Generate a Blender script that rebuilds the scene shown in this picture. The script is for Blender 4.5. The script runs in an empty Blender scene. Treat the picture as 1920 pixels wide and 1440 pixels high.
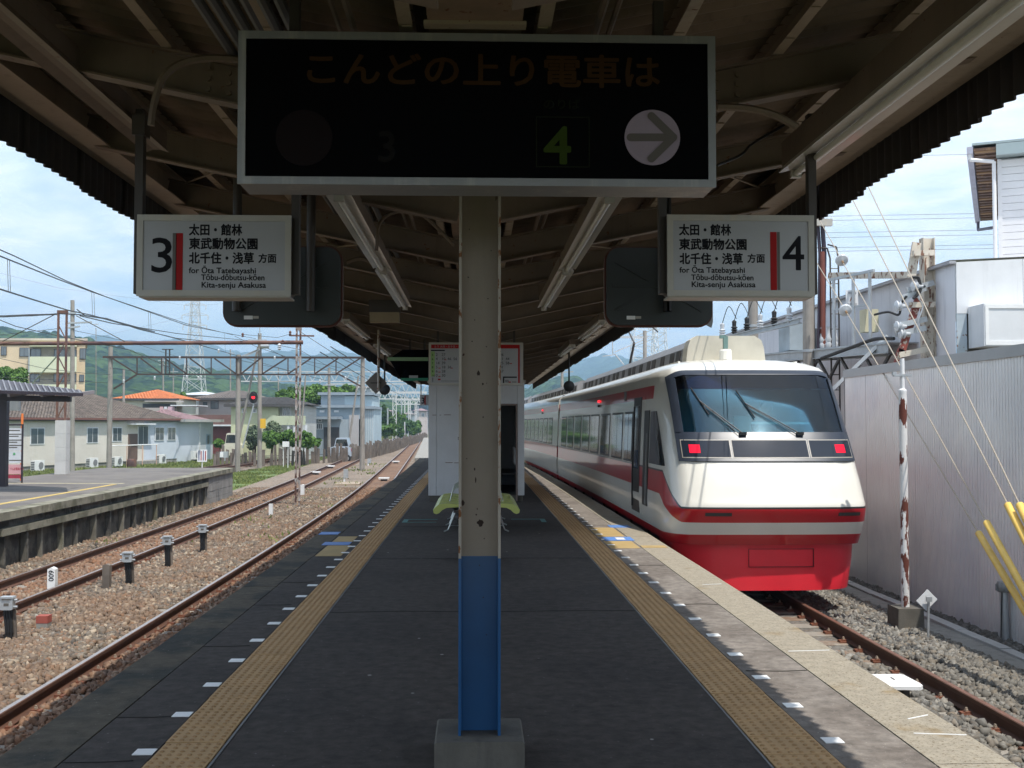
import bpy, bmesh, math, random
import numpy as np
from mathutils import Vector, Matrix
random.seed(7); rng = np.random.default_rng(11)
sc = bpy.context.scene; C = sc.collection
R = math.radians; PI = math.pi

# ---------------------------------------------------------------- camera, sky, sun, exposure
CAMZ = 1.6; F = 2050.0
cam = bpy.data.objects.new('camera', bpy.data.cameras.new('camera')); C.objects.link(cam)
cam.location = (0, 0, CAMZ); cam.rotation_euler = (R(90 + 2.10), 0, R(-1.96))
cam.data.sensor_width = 36; cam.data.lens = F / 1920 * 36
cam.data.clip_start = 0.05; cam.data.clip_end = 20000
sc.camera = cam
SUN = Vector((0.268, -0.36, 1.0)).normalized()          # towards the sun
world = bpy.data.worlds.new("World"); sc.world = world; world.use_nodes = True
wn = world.node_tree; wn.nodes.clear()
def N(nt, t, **kw):
    n = nt.nodes.new(t)
    for k, v in kw.items():
        if k.startswith('_'): setattr(n, k[1:], v)
        else: n.inputs[k.replace('__', ' ')].default_value = v
    return n
wo = N(wn, 'ShaderNodeOutputWorld'); bg = N(wn, 'ShaderNodeBackground')
sky = N(wn, 'ShaderNodeTexSky', _sky_type='NISHITA', _sun_disc=False)
sky.sun_elevation = math.asin(SUN.z); sky.sun_rotation = math.atan2(SUN.x, SUN.y)
sky.air_density = 1.0; sky.dust_density = 1.2; sky.ozone_density = 1.5; sky.altitude = 100
SKY_STRENGTH = 0.15
bg.inputs['Strength'].default_value = SKY_STRENGTH
tc = N(wn, 'ShaderNodeTexCoord')
sep = N(wn, 'ShaderNodeSeparateXYZ'); wn.links.new(tc.outputs['Generated'], sep.inputs[0])
add = N(wn, 'ShaderNodeMath', _operation='ADD'); add.inputs[1].default_value = 0.16
wn.links.new(sep.outputs['Z'], add.inputs[0])
mx = N(wn, 'ShaderNodeMath', _operation='MAXIMUM'); mx.inputs[1].default_value = 0.05
wn.links.new(add.outputs[0], mx.inputs[0])
dv = N(wn, 'ShaderNodeVectorMath', _operation='DIVIDE')
cmb = N(wn, 'ShaderNodeCombineXYZ')
for i in range(3): wn.links.new(mx.outputs[0], cmb.inputs[i])
wn.links.new(tc.outputs['Generated'], dv.inputs[0]); wn.links.new(cmb.outputs[0], dv.inputs[1])
cn = N(wn, 'ShaderNodeTexNoise', Scale=1.25, Detail=9.0, Roughness=0.58, Distortion=0.35)
wn.links.new(dv.outputs[0], cn.inputs['Vector'])
cn2 = N(wn, 'ShaderNodeTexNoise', Scale=4.0, Detail=6.0, Roughness=0.6, Distortion=0.6)
wn.links.new(dv.outputs[0], cn2.inputs['Vector'])
cr = N(wn, 'ShaderNodeValToRGB'); cr.color_ramp.elements[0].position = 0.42; cr.color_ramp.elements[1].position = 0.58
cr.color_ramp.elements[0].color = (0.20, 0.20, 0.20, 1); cr.color_ramp.elements[1].color = (1, 1, 1, 1)
wn.links.new(cn.outputs['Fac'], cr.inputs['Fac'])
# clouds stand thicker towards the horizon
hz = N(wn, 'ShaderNodeMapRange'); hz.inputs['From Min'].default_value = 0.0; hz.inputs['From Max'].default_value = 0.30
hz.inputs['To Min'].default_value = 0.6; hz.inputs['To Max'].default_value = 0.0
wn.links.new(sep.outputs['Z'], hz.inputs['Value'])
ad2 = N(wn, 'ShaderNodeMath', _operation='ADD', _use_clamp=True)
wn.links.new(cr.outputs['Color'], ad2.inputs[0]); wn.links.new(hz.outputs['Result'], ad2.inputs[1])
ccol = N(wn, 'ShaderNodeValToRGB'); ccol.color_ramp.elements[0].color = (4.7, 5.7, 6.9, 1); ccol.color_ramp.elements[1].color = (6.7, 7.0, 7.4, 1)
ccol.color_ramp.elements[0].position = 0.35; ccol.color_ramp.elements[1].position = 0.6
wn.links.new(cn2.outputs['Fac'], ccol.inputs['Fac'])
mix = N(wn, 'ShaderNodeMix', _data_type='RGBA')
wn.links.new(ad2.outputs[0], mix.inputs['Factor']); wn.links.new(sky.outputs[0], mix.inputs[6]); wn.links.new(ccol.outputs[0], mix.inputs[7])
wn.links.new(mix.outputs[2], bg.inputs['Color']); wn.links.new(bg.outputs[0], wo.inputs['Surface'])
sl = bpy.data.lights.new('sun', 'SUN'); sl.energy = 3.8; sl.angle = R(0.55); sl.color = (1.0, 0.955, 0.88)
so = bpy.data.objects.new('sun', sl); C.objects.link(so)
so.rotation_euler = SUN.to_track_quat('Z', 'Y').to_euler()
sc.view_settings.view_transform = 'Standard'; sc.view_settings.look = 'None'
sc.view_settings.exposure = 0.5; sc.view_settings.gamma = 1.0; sc.view_settings.use_curve_mapping = False
sc.render.engine = 'CYCLES'
sc.cycles.use_denoising = True
sc.cycles.max_bounces = 8; sc.cycles.diffuse_bounces = 4; sc.cycles.glossy_bounces = 4
sc.cycles.transmission_bounces = 6; sc.cycles.transparent_max_bounces = 12; sc.cycles.volume_bounces = 0
sc.cycles.caustics_reflective = False; sc.cycles.caustics_refractive = False
sc.cycles.sample_clamp_indirect = 6.0
RAIL_Z = -0.93; SLEEPER_Z = -1.085; BED_Z = -1.10; GROUND_Z = -1.20

# ---------------------------------------------------------------- helpers
_cr = cam.rotation_euler.to_matrix()
def ray(px, py): return _cr @ Vector(((px - 960) / F, -(py - 720) / F, -1.0))
def at(px, py, Y):
    d = ray(px, py); return Vector((0, 0, CAMZ)) + d * (Y / d.y)
def pg(px, py, z=0.0):
    d = ray(px, py); return Vector((0, 0, CAMZ)) + d * ((z - CAMZ) / d.z)
def bend(y):                                            # both tracks and the platform ends swing left far off
    if y <= 16: return 0.0
    if y <= 50: return -5.5e-4 * (y - 16) ** 2
    return -5.5e-4 * 34 ** 2 - 0.0374 * (y - 50) - 1.2e-5 * (y - 50) ** 2

class MB:
    def __init__(s): s.v = []; s.f = []; s.m = []; s.cur = 0
    def add(s, vs, fs):
        o = len(s.v); s.v += [tuple(v) for v in vs]
        for f in fs: s.f.append(tuple(i + o for i in f)); s.m.append(s.cur)
        return s
    def box(s, x0, x1, y0, y1, z0, z1):
        return s.add([(x0,y0,z0),(x1,y0,z0),(x1,y1,z0),(x0,y1,z0),(x0,y0,z1),(x1,y0,z1),(x1,y1,z1),(x0,y1,z1)],
              [(0,3,2,1),(4,5,6,7),(0,1,5,4),(1,2,6,5),(2,3,7,6),(3,0,4,7)])
    def cbox(s, c, d, rz=0.0, rx=0.0, ry=0.0):
        M = Matrix.Translation(c) @ Matrix.Rotation(rz,4,'Z') @ Matrix.Rotation(rx,4,'X') @ Matrix.Rotation(ry,4,'Y')
        hx,hy,hz_ = d[0]/2,d[1]/2,d[2]/2
        vs = [M @ Vector(p) for p in [(-hx,-hy,-hz_),(hx,-hy,-hz_),(hx,hy,-hz_),(-hx,hy,-hz_),(-hx,-hy,hz_),(hx,-hy,hz_),(hx,hy,hz_),(-hx,hy,hz_)]]
        return s.add(vs, [(0,3,2,1),(4,5,6,7),(0,1,5,4),(1,2,6,5),(2,3,7,6),(3,0,4,7)])
    def tube(s, p0, p1, r, seg=8, r1=None, cap=True):
        p0 = Vector(p0); p1 = Vector(p1); r1 = r if r1 is None else r1
        d = (p1 - p0).normalized(); a = d.orthogonal().normalized(); b = d.cross(a)
        vs = []
        for p, rr in ((p0, r), (p1, r1)):
            for k in range(seg):
                t = 2*PI*k/seg; vs.append(p + (a*math.cos(t) + b*math.sin(t))*rr)
        fs = [(k, (k+1) % seg, seg+(k+1) % seg, seg+k) for k in range(seg)]
        if cap: fs += [tuple(range(seg))[::-1], tuple(range(seg, 2*seg))]
        return s.add(vs, fs)
    def path(s, pts, r, seg=6):
        for a, b in zip(pts[:-1], pts[1:]): s.tube(a, b, r, seg)
        return s
    def bar(s, p0, p1, w, h, up=(0,0,1)):
        p0 = Vector(p0); p1 = Vector(p1); d = (p1-p0).normalized(); u = Vector(up)
        a = d.cross(u)
        if a.length < 1e-4: a = d.orthogonal()
        a.normalize(); b = a.cross(d)
        vs = []
        for p in (p0, p1):
            for sx, sz in ((-1,-1),(1,-1),(1,1),(-1,1)): vs.append(p + a*sx*w/2 + b*sz*h/2)
        return s.add(vs, [(0,1,2,3),(4,7,6,5),(0,4,5,1),(1,5,6,2),(2,6,7,3),(3,7,4,0)])
    def prism(s, poly, axis, a0, a1):                    # polygon in the two other axes, swept along axis
        def pt(p, a): return {'x': (a, p[0], p[1]), 'y': (p[0], a, p[1]), 'z': (p[0], p[1], a)}[axis]
        n = len(poly); vs = [pt(p, a0) for p in poly] + [pt(p, a1) for p in poly]
        return s.add(vs, [tuple(range(n)), tuple(range(n, 2*n))[::-1]] + [(k, n+k, n+(k+1) % n, (k+1) % n) for k in range(n)])
    def lathe(s, prof, c, axis='z', seg=12):
        vs = []; n = len(prof)
        for r, h in prof:
            for k in range(seg):
                t = 2*PI*k/seg; x, y = r*math.cos(t), r*math.sin(t)
                vs.append({'z': (c[0]+x, c[1]+y, c[2]+h), 'y': (c[0]+x, c[1]+h, c[2]+y), 'x': (c[0]+h, c[1]+x, c[2]+y)}[axis])
        fs = [(i*seg+k, i*seg+(k+1) % seg, (i+1)*seg+(k+1) % seg, (i+1)*seg+k) for i in range(n-1) for k in range(seg)]
        fs += [tuple(range(seg))[::-1], tuple(range((n-1)*seg, n*seg))]
        return s.add(vs, fs)
    def ball(s, c, r, seg=10, sz=1.0):
        n = 6; prof = [(max(1e-4, r*math.sin(PI*i/n)), -r*sz*math.cos(PI*i/n)) for i in range(n+1)]
        return s.lathe(prof, c, 'z', seg)
    def ibeam(s, p0, p1, h, w, t=0.012, up=(0,0,1)):     # H section between two points
        p0 = Vector(p0); p1 = Vector(p1); d = (p1-p0).normalized(); a = d.cross(Vector(up)).normalized(); b = a.cross(d)
        s.bar(p0 + b*(h/2-t/2), p1 + b*(h/2-t/2), w, t, up); s.bar(p0 - b*(h/2-t/2), p1 - b*(h/2-t/2), w, t, up)
        return s.bar(p0, p1, t, h-2*t, up)
    def mesh(s, name, org=(0,0,0)):
        me = bpy.data.meshes.new(name); o = Vector(org)
        me.from_pydata([tuple(Vector(v)-o) for v in s.v], [], s.f)
        return me
    def build(s, name, mats, parent=None, smooth=False):
        org = ORG.get(parent.name, Vector((0,0,0))) if parent else Vector((0,0,0))
        me = s.mesh(name, org)
        if not isinstance(mats, (list, tuple)): mats = [mats]
        for m in mats: me.materials.append(m)
        if len(mats) > 1: me.polygons.foreach_set('material_index', s.m)
        bm = bmesh.new(); bm.from_mesh(me); bmesh.ops.recalc_face_normals(bm, faces=bm.faces); bm.to_mesh(me); bm.free()
        if smooth:
            me.polygons.foreach_set('use_smooth', [True]*len(me.polygons))
            try: me.set_sharp_from_angle(angle=R(38))
            except Exception: pass
        return link(name, me, parent)
ORG = {}
def link(name, me, parent=None, loc=None):
    o = bpy.data.objects.new(name, me); C.objects.link(o)
    if parent: o.parent = parent; ORG[o.name] = ORG.get(parent.name, Vector((0,0,0)))
    if loc is not None:
        o.location = Vector(loc) - (ORG.get(parent.name, Vector((0,0,0))) if parent else Vector((0,0,0)))
    return o
def tag(o, label, cat, group=None, kind=None):
    if label: o['label'] = label
    if cat: o['category'] = cat
    if group: o['group'] = group
    if kind: o['kind'] = kind
    return o
def thing(name, label, cat, loc=(0,0,0), group=None):
    o = bpy.data.objects.new(name, None); C.objects.link(o); o.location = loc; o.empty_display_size = 0.2
    ORG[o.name] = Vector(loc); return tag(o, label, cat, group)
def struct(o): o['kind'] = 'structure'; return o
def stuff(o): o['kind'] = 'stuff'; return o
KIDS = {}
def copy_thing(root, loc, label=None, rotz=0.0, scale=None):
    kids = [o for o in C.objects if o.parent == root]
    r = root.copy(); C.objects.link(r); r.location = loc; r.rotation_euler = (0,0,rotz)
    if scale: r.scale = scale
    if label: r['label'] = label
    for ch in kids:
        c = ch.copy(); C.objects.link(c); c.parent = r
        for g in [o for o in ch.children]:
            d = g.copy(); C.objects.link(d); d.parent = c
    return r

def text(s, size, loc, mat, parent, name='lettering', bold=0.0, align='LEFT', yaw=0.0, roll=0.0, sx=1.0, fat=0.0):
    cu = bpy.data.curves.new('t', 'FONT'); cu.body = s; cu.size = size; cu.align_x = align; cu.offset = bold*size; cu.resolution_u = 3
    o = bpy.data.objects.new('t', cu); C.objects.link(o)
    dg = bpy.context.evaluated_depsgraph_get(); dg.update()
    me = bpy.data.meshes.new_from_object(o.evaluated_get(dg)); bpy.data.objects.remove(o); bpy.data.curves.remove(cu)
    me.materials.clear(); me.materials.append(mat); me.name = name
    if fat:
        bm0 = bmesh.new(); d0 = fat*size
        for kk, (fx, fy) in enumerate(((0,0),(d0,0),(-d0,0),(0,d0),(0,-d0),(d0*.7,d0*.7),(-d0*.7,-d0*.7),(d0*.7,-d0*.7),(-d0*.7,d0*.7))):
            m9 = me.copy(); m9.transform(Matrix.Translation((fx,fy,kk*0.00006))); bm0.from_mesh(m9); bpy.data.meshes.remove(m9)
        bm0.to_mesh(me); bm0.free()
    M = Matrix.Rotation(yaw,4,'Z') @ Matrix.Rotation(R(90),4,'X') @ Matrix.Rotation(roll,4,'Z') @ Matrix.Diagonal((sx,1,1,1))
    org = ORG.get(parent.name, Vector((0,0,0)))
    me.transform(Matrix.Translation(Vector(loc)-org) @ M)
    return link(name, me, parent)
def textw(s, width, loc, mat, parent, h=None, **kw):     # lettering fitted to a width
    o = text(s, 1.0 if h is None else h, loc, mat, parent, **kw)
    xs = [v.co.x for v in o.data.vertices]
    if xs:
        w = max(xs)-min(xs); x0 = min(xs); k = width/w
        if h is None:
            zs = [v.co.z for v in o.data.vertices]; z0 = min(zs)
            for v in o.data.vertices: v.co.x = x0+(v.co.x-x0)*k; v.co.z = z0+(v.co.z-z0)*k
        else:
            for v in o.data.vertices: v.co.x = x0+(v.co.x-x0)*k
    return o

# ---------------------------------------------------------------- materials
MATS = {}
def new_mat(name):
    m = bpy.data.materials.new(name); m.use_nodes = True; nt = m.node_tree
    return m, nt, nt.nodes['Principled BSDF']
def mk(name, col, rough=0.6, metal=0.0, var=0.12, vscale=3.0, bump=0.0, bscale=40.0, spots=None, streak=None, col2=None, c2scale=1.0, c2=(0.45,0.6),
       island=0.0, coat=0.0, emit=None, spec=None, vstretch=None):
    """col: base, var: value noise, spots: (colour, scale, threshold) peeling or rust, streak: (colour, amount) vertical runs"""
    m, nt, b = new_mat(name); L = nt.links
    geo = N(nt, 'ShaderNodeNewGeometry')
    def noise(scale, detail=5.0, rough_=0.6, vec=None):
        n = N(nt, 'ShaderNodeTexNoise', Scale=scale, Detail=detail, Roughness=rough_)
        L.new(vec or geo.outputs['Position'], n.inputs['Vector']); return n
    def mixc(fac, a, bcol):
        x = N(nt, 'ShaderNodeMix', _data_type='RGBA'); L.new(fac, x.inputs['Factor'])
        for i, v in ((6, a), (7, bcol)):
            if isinstance(v, (tuple, list)): x.inputs[i].default_value = (*v[:3], 1)
            else: L.new(v, x.inputs[i])
        return x.outputs[2]
    def ramp(sock, a, bb):
        r = N(nt, 'ShaderNodeMapRange', _interpolation_type='SMOOTHSTEP'); r.inputs['From Min'].default_value = a; r.inputs['From Max'].default_value = bb
        L.new(sock, r.inputs['Value']); return r.outputs['Result']
    base = tuple(col)
    if col2: base = mixc(ramp(noise(c2scale, 6).outputs['Fac'], *c2), base, col2)
    if streak:
        mp = N(nt, 'ShaderNodeMapping'); mp.inputs['Scale'].default_value = (9, 9, 0.5); L.new(geo.outputs['Position'], mp.inputs['Vector'])
        base = mixc(ramp(noise(1.0, 4, 0.7, mp.outputs[0]).outputs['Fac'], 0.5, 0.5+streak[1]), base, streak[0])
    rsock = None
    if spots:
        vv = None
        if vstretch:
            m2 = N(nt, 'ShaderNodeMapping'); m2.inputs['Scale'].default_value = (1, 1, vstretch); L.new(geo.outputs['Position'], m2.inputs['Vector']); vv = m2.outputs[0]
        fac = ramp(noise(spots[1], 7, 0.65, vv).outputs['Fac'], spots[2], spots[2]+0.02)
        base = mixc(fac, base, spots[0]); rsock = fac
    v = N(nt, 'ShaderNodeMapRange'); v.inputs['From Min'].default_value = 0.3; v.inputs['From Max'].default_value = 0.7
    v.inputs['To Min'].default_value = 1-var; v.inputs['To Max'].default_value = 1+var
    L.new(noise(vscale, 8, 0.65).outputs['Fac'], v.inputs['Value'])
    hs = N(nt, 'ShaderNodeHueSaturation'); L.new(v.outputs['Result'], hs.inputs['Value'])
    if isinstance(base, tuple): hs.inputs['Color'].default_value = (*base[:3], 1)
    else: L.new(base, hs.inputs['Color'])
    outc = hs.outputs['Color']
    if island:
        r2 = N(nt, 'ShaderNodeMapRange'); r2.inputs['To Min'].default_value = 1-island; r2.inputs['To Max'].default_value = 1+island
        L.new(geo.outputs['Random Per Island'], r2.inputs['Value'])
        h2 = N(nt, 'ShaderNodeHueSaturation'); L.new(r2.outputs[0], h2.inputs['Value']); L.new(outc, h2.inputs['Color']); outc = h2.outputs['Color']
    L.new(outc, b.inputs['Base Color'])
    b.inputs['Roughness'].default_value = rough; b.inputs['Metallic'].default_value = metal
    if rsock is not None:
        rr = N(nt, 'ShaderNodeMapRange'); rr.inputs['To Min'].default_value = rough; rr.inputs['To Max'].default_value = 0.9
        L.new(rsock, rr.inputs['Value']); L.new(rr.outputs[0], b.inputs['Roughness'])
    if coat: b.inputs['Coat Weight'].default_value = coat; b.inputs['Coat Roughness'].default_value = 0.05
    if spec is not None: b.inputs['Specular IOR Level'].default_value = spec
    if emit: b.inputs['Emission Color'].default_value = (*emit[0], 1); b.inputs['Emission Strength'].default_value = emit[1]
    if bump:
        bn = N(nt, 'ShaderNodeBump', Strength=1.0, Distance=bump); L.new(noise(bscale, 4, 0.7).outputs['Fac'], bn.inputs['Height']); L.new(bn.outputs[0], b.inputs['Normal'])
    MATS[name] = m; return m
RUST = (0.13, 0.045, 0.02)
paint_cream = mk('cream_paint_chipped', (0.30,0.24,0.175), 0.55, var=0.10, vscale=2.5, bump=0.002, bscale=30, spots=(RUST, 26, 0.665), streak=((0.20,0.155,0.11), 0.3))
col_cream = mk('column_cream_paint', (0.29,0.24,0.185), 0.5, var=0.07, vscale=2.5, bump=0.001, bscale=30, spots=((0.07,0.03,0.02), 24, 0.675), streak=((0.26,0.22,0.17), 0.3))
col_edge = mk('column_edge_rust', (0.34,0.30,0.25), 0.55, var=0.1, spots=((0.18,0.075,0.03), 22, 0.55), vstretch=0.5, bump=0.002, bscale=40)
col_blue = mk('column_blue_paint', (0.012,0.078,0.200), 0.3, var=0.10, vscale=3, spots=((0.012,0.02,0.04), 24, 0.70))
roof_sheet_m = mk('slate_sheet_underside', (0.165,0.12,0.083), 0.9, var=0.2, vscale=1.3, streak=((0.075,0.052,0.036), 0.35))
roof_top_m = mk('slate_sheet_top', (0.12,0.11,0.10), 0.9, var=0.2)
fascia_m = mk('dark_corrugated_fascia', (0.028,0.023,0.02), 0.85, var=0.3, vscale=4)
beam_dark = mk('grimy_steel_paint', (0.155,0.115,0.083), 0.65, var=0.18, vscale=2, spots=(RUST, 18, 0.66), streak=((0.11,0.08,0.055), 0.35))
dark_steel = mk('dark_brown_steel', (0.045,0.036,0.03), 0.5, var=0.2, spots=(RUST, 10, 0.68))
purple_steel = mk('dark_plum_steel', (0.028,0.018,0.026), 0.45, var=0.15)
alu = mk('aluminium_frame', (0.25,0.255,0.255), 0.4, 0.4, var=0.06, bump=0.0006, bscale=60, streak=((0.42,0.40,0.36),0.3))
lamp_white = mk('fixture_white_enamel', (0.56,0.53,0.48), 0.30, var=0.06, spots=((0.25,0.12,0.06), 30, 0.73), coat=0.3)
tube_white = mk('fluorescent_tube', (0.62,0.61,0.57), 0.2, var=0.03)
led_black = mk('led_panel_black', (0.002,0.002,0.0025), 0.6, var=0.05, spec=0.03)
amber = mk('unlit_amber_lettering', (0.038,0.017,0.0035), 0.5, var=0.05)
olive = mk('unlit_green_lettering', (0.026,0.044,0.003), 0.5, var=0.05)
olive_dim = mk('unlit_dim_green_lettering', (0.007,0.010,0.002), 0.5, var=0.05)
dim_red = mk('unlit_red_lamp', (0.006,0.0025,0.0025), 0.5, var=0.05)
dim_three = mk('unlit_three', (0.004,0.003,0.002), 0.5, var=0.05)
disc_pale = mk('arrow_disc_pale', (0.26,0.205,0.25), 0.4, var=0.08, vscale=5)
disc_arrow = mk('arrow_grey', (0.085,0.07,0.06), 0.5, var=0.05)
sign_white = mk('sign_face_white', (0.36,0.365,0.375), 0.25, var=0.04, vscale=1.5)
sign_frame = mk('sign_frame_worn', (0.40,0.38,0.335), 0.4, 0.1, var=0.08, spots=((0.12,0.06,0.03), 30, 0.72), streak=((0.45,0.38,0.28),0.35))
ink = mk('black_ink', (0.009,0.009,0.012), 0.6, var=0.02, spec=0.1)
ink_grey = mk('grey_band', (0.10,0.088,0.075), 0.5, var=0.02)
ink_red = mk('red_band', (0.34,0.009,0.009), 0.5, var=0.03, spec=0.15)
white_paint = mk('white_paint', (0.78,0.78,0.77), 0.5, var=0.06)
asphalt = mk('platform_asphalt', (0.058,0.048,0.042), 0.92, var=0.42, vscale=11, bump=0.003, bscale=60, spots=((0.26,0.24,0.22), 42, 0.665), col2=(0.047,0.039,0.035), c2scale=0.8, spec=0.3)
asphalt_edge = mk('edge_strip_asphalt', (0.21,0.185,0.162), 0.92, var=0.36, vscale=12, bump=0.003, bscale=60, spots=((0.42,0.39,0.35), 45, 0.65), col2=(0.155,0.133,0.115), c2scale=1.2, spec=0.3)
edge_left = mk('platform_edge_mossy', (0.086,0.071,0.050), 0.9, var=0.38, vscale=9, bump=0.004, bscale=90, col2=(0.034,0.034,0.029), c2scale=1.6, spots=((0.30,0.28,0.24), 45, 0.655), spec=0.3)
edge_right = mk('platform_edge_concrete', (0.315,0.28,0.22), 0.95, var=0.20, vscale=14, bump=0.003, bscale=60, col2=(0.25,0.19,0.11), c2scale=2.2, c2=(0.57,0.72), spots=((0.18,0.14,0.09), 60, 0.565), spec=0.3)
moss_yel = mk('ochre_lichen', (0.36,0.235,0.07), 0.95, var=0.3, vscale=9)
concrete = mk('concrete_grey', (0.27,0.26,0.235), 0.9, var=0.2, vscale=2.2, bump=0.004, bscale=60, streak=((0.12,0.11,0.10),0.3))
concrete_base = mk('column_base_concrete', (0.115,0.105,0.088), 0.9, var=0.25, vscale=4, bump=0.003, bscale=50, streak=((0.06,0.055,0.05),0.35))
old_concrete = mk('old_dark_concrete', (0.13,0.12,0.10), 0.95, var=0.35, vscale=1.8, bump=0.01, bscale=18, col2=(0.055,0.05,0.045), c2scale=2.5, streak=((0.03,0.028,0.025),0.3))
old_edge = mk('far_platform_edge', (0.23,0.215,0.165), 0.95, var=0.3, vscale=3, bump=0.008, bscale=24, col2=(0.13,0.125,0.085), c2scale=2)
far_asphalt = mk('far_platform_asphalt', (0.155,0.14,0.125), 0.9, var=0.18, vscale=0.9, bump=0.004, bscale=60, col2=(0.12,0.108,0.10), c2scale=0.6)
block_wall = mk('grey_block_wall', (0.27,0.26,0.25), 0.9, var=0.25, vscale=2.5, streak=((0.13,0.12,0.11),0.3), bump=0.004, bscale=30)
tact = mk('tactile_ochre', (0.47,0.29,0.13), 0.8, var=0.14, vscale=6, bump=0.0015, bscale=90, island=0.0, spots=((0.20,0.135,0.075), 40, 0.66))
tact_dot = mk('tactile_dot_worn', (0.33,0.195,0.085), 0.85, var=0.15)
tact_line = mk('tactile_grout', (0.085,0.08,0.075), 0.9, var=0.2)
yellow_line = mk('faded_yellow_line', (0.50,0.36,0.11), 0.8, var=0.2, spots=((0.15,0.14,0.12), 14, 0.6))
blue_decal = mk('blue_floor_sticker', (0.10,0.23,0.55), 0.6, var=0.1, spots=((0.45,0.5,0.6), 30, 0.62))
pale_patch = mk('ochre_floor_paint', (0.40,0.28,0.115), 0.8, var=0.14, spots=((0.16,0.14,0.12), 30, 0.66))
teal_tape = mk('teal_tape', (0.05,0.20,0.19), 0.6)
rail_side = mk('rail_rust', (0.095,0.042,0.024), 0.75, var=0.22, vscale=6, bump=0.001, bscale=50)
rail_top = mk('rail_head_polished', (0.42,0.36,0.33), 0.35, 0.75, var=0.15, vscale=8)
rail_top_rust = mk('rail_head_rust', (0.20,0.10,0.07), 0.5, 0.3, var=0.2, vscale=8)
sleeper_m = mk('concrete_sleeper', (0.26,0.235,0.20), 0.9, var=0.2, vscale=3, bump=0.003, bscale=40, col2=(0.19,0.13,0.09), c2scale=2)
clip_m = mk('rusty_clip', (0.17,0.062,0.032), 0.7, var=0.3, vscale=12)
bolt_m = mk('bolt_steel', (0.42,0.34,0.26), 0.5, 0.4, var=0.2)
pole_conc = mk('pole_concrete', (0.29,0.265,0.235), 0.9, var=0.18, vscale=2, streak=((0.16,0.14,0.12),0.3))
galv = mk('galvanised_steel', (0.46,0.48,0.49), 0.45, 0.5, var=0.14, vscale=5)
rust_steel = mk('rusty_steel', (0.17,0.085,0.06), 0.8, var=0.3, vscale=4, col2=(0.10,0.055,0.055), c2scale=2)
brown_truss = mk('brown_truss_paint', (0.055,0.038,0.035), 0.7, var=0.25, spots=(RUST,9,0.6))
white_truss = mk('pale_truss_paint', (0.55,0.56,0.55), 0.6, var=0.12, spots=((0.28,0.22,0.18),6,0.62))
peeling = mk('peeling_cream_paint', (0.60,0.54,0.45), 0.7, var=0.12, spots=((0.20,0.10,0.065), 14, 0.555), vstretch=0.35, bump=0.003, bscale=30)
peeling_white = mk('peeling_white_pole', (0.74,0.73,0.71), 0.6, vstretch=0.3, var=0.06, spots=((0.13,0.035,0.022), 9.0, 0.505), bump=0.003, bscale=25)
black_rubber = mk('black_rubber', (0.015,0.015,0.016), 0.55, var=0.15)
wire_m = mk('wire_grey', (0.06,0.06,0.065), 0.6, 0.3)
wire_pale = mk('stranded_guy_wire', (0.42,0.36,0.28), 0.5, 0.4, var=0.15, vscale=25)
yellow_guard = mk('yellow_guy_guard', (0.84,0.55,0.12), 0.45, var=0.12, vscale=4)
porcelain = mk('porcelain_grey', (0.52,0.54,0.56), 0.25, var=0.08)
brass = mk('brass_fitting', (0.40,0.24,0.12), 0.4, 0.7)
wood_stake = mk('weathered_timber', (0.145,0.12,0.10), 0.9, var=0.45, vscale=1.5, island=0.5, streak=((0.07,0.055,0.045),0.2))

for _m in (amber, olive, olive_dim, dim_red, dim_three): _m.node_tree.nodes['Principled BSDF'].inputs['Specular IOR Level'].default_value = 0.1
# special materials
def ballast_mat(name, cols, gscale=17):
    m, nt, b = new_mat(name); L = nt.links
    geo = N(nt,'ShaderNodeNewGeometry'); vo = N(nt,'ShaderNodeTexVoronoi', Scale=gscale); L.new(geo.outputs['Position'], vo.inputs['Vector'])
    cr = N(nt,'ShaderNodeValToRGB'); e = cr.color_ramp.elements
    while len(e) < len(cols): e.new(0.5)
    for i,c in enumerate(cols): e[i].position = i/(len(cols)-1); e[i].color = (*c,1)
    sp = N(nt,'ShaderNodeSeparateColor'); L.new(vo.outputs['Color'], sp.inputs[0]); L.new(sp.outputs[0], cr.inputs['Fac'])
    nz = N(nt,'ShaderNodeTexNoise', Scale=0.5, Detail=5.0); L.new(geo.outputs['Position'], nz.inputs['Vector'])
    mr = N(nt,'ShaderNodeMapRange'); mr.inputs['To Min'].default_value=0.55; mr.inputs['To Max'].default_value=1.4; L.new(nz.outputs['Fac'], mr.inputs['Value'])
    hs = N(nt,'ShaderNodeHueSaturation'); L.new(cr.outputs[0], hs.inputs['Color']); L.new(mr.outputs[0], hs.inputs['Value'])
    L.new(hs.outputs[0], b.inputs['Base Color']); b.inputs['Roughness'].default_value = 0.95
    bp = N(nt,'ShaderNodeBump', Strength=1.0, Distance=0.035); bp.invert = True; L.new(vo.outputs['Distance'], bp.inputs['Height']); L.new(bp.outputs[0], b.inputs['Normal'])
    return m
BROWN = [(0.13,0.095,0.07),(0.22,0.185,0.15),(0.25,0.16,0.105),(0.19,0.17,0.145),(0.32,0.27,0.21),(0.15,0.105,0.075)]
RUSTY = [(0.12,0.065,0.04),(0.20,0.125,0.085),(0.23,0.115,0.062),(0.15,0.10,0.07),(0.26,0.18,0.125)]
GREY = [(0.12,0.11,0.095),(0.18,0.17,0.15),(0.15,0.135,0.12),(0.21,0.20,0.175),(0.17,0.14,0.11),(0.10,0.095,0.09)]
bed_rusty = ballast_mat('ballast_bed_rusty', RUSTY); bed_brown = ballast_mat('ballast_bed_brown', BROWN); bed_grey = ballast_mat('ballast_bed_grey', GREY)
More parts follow.
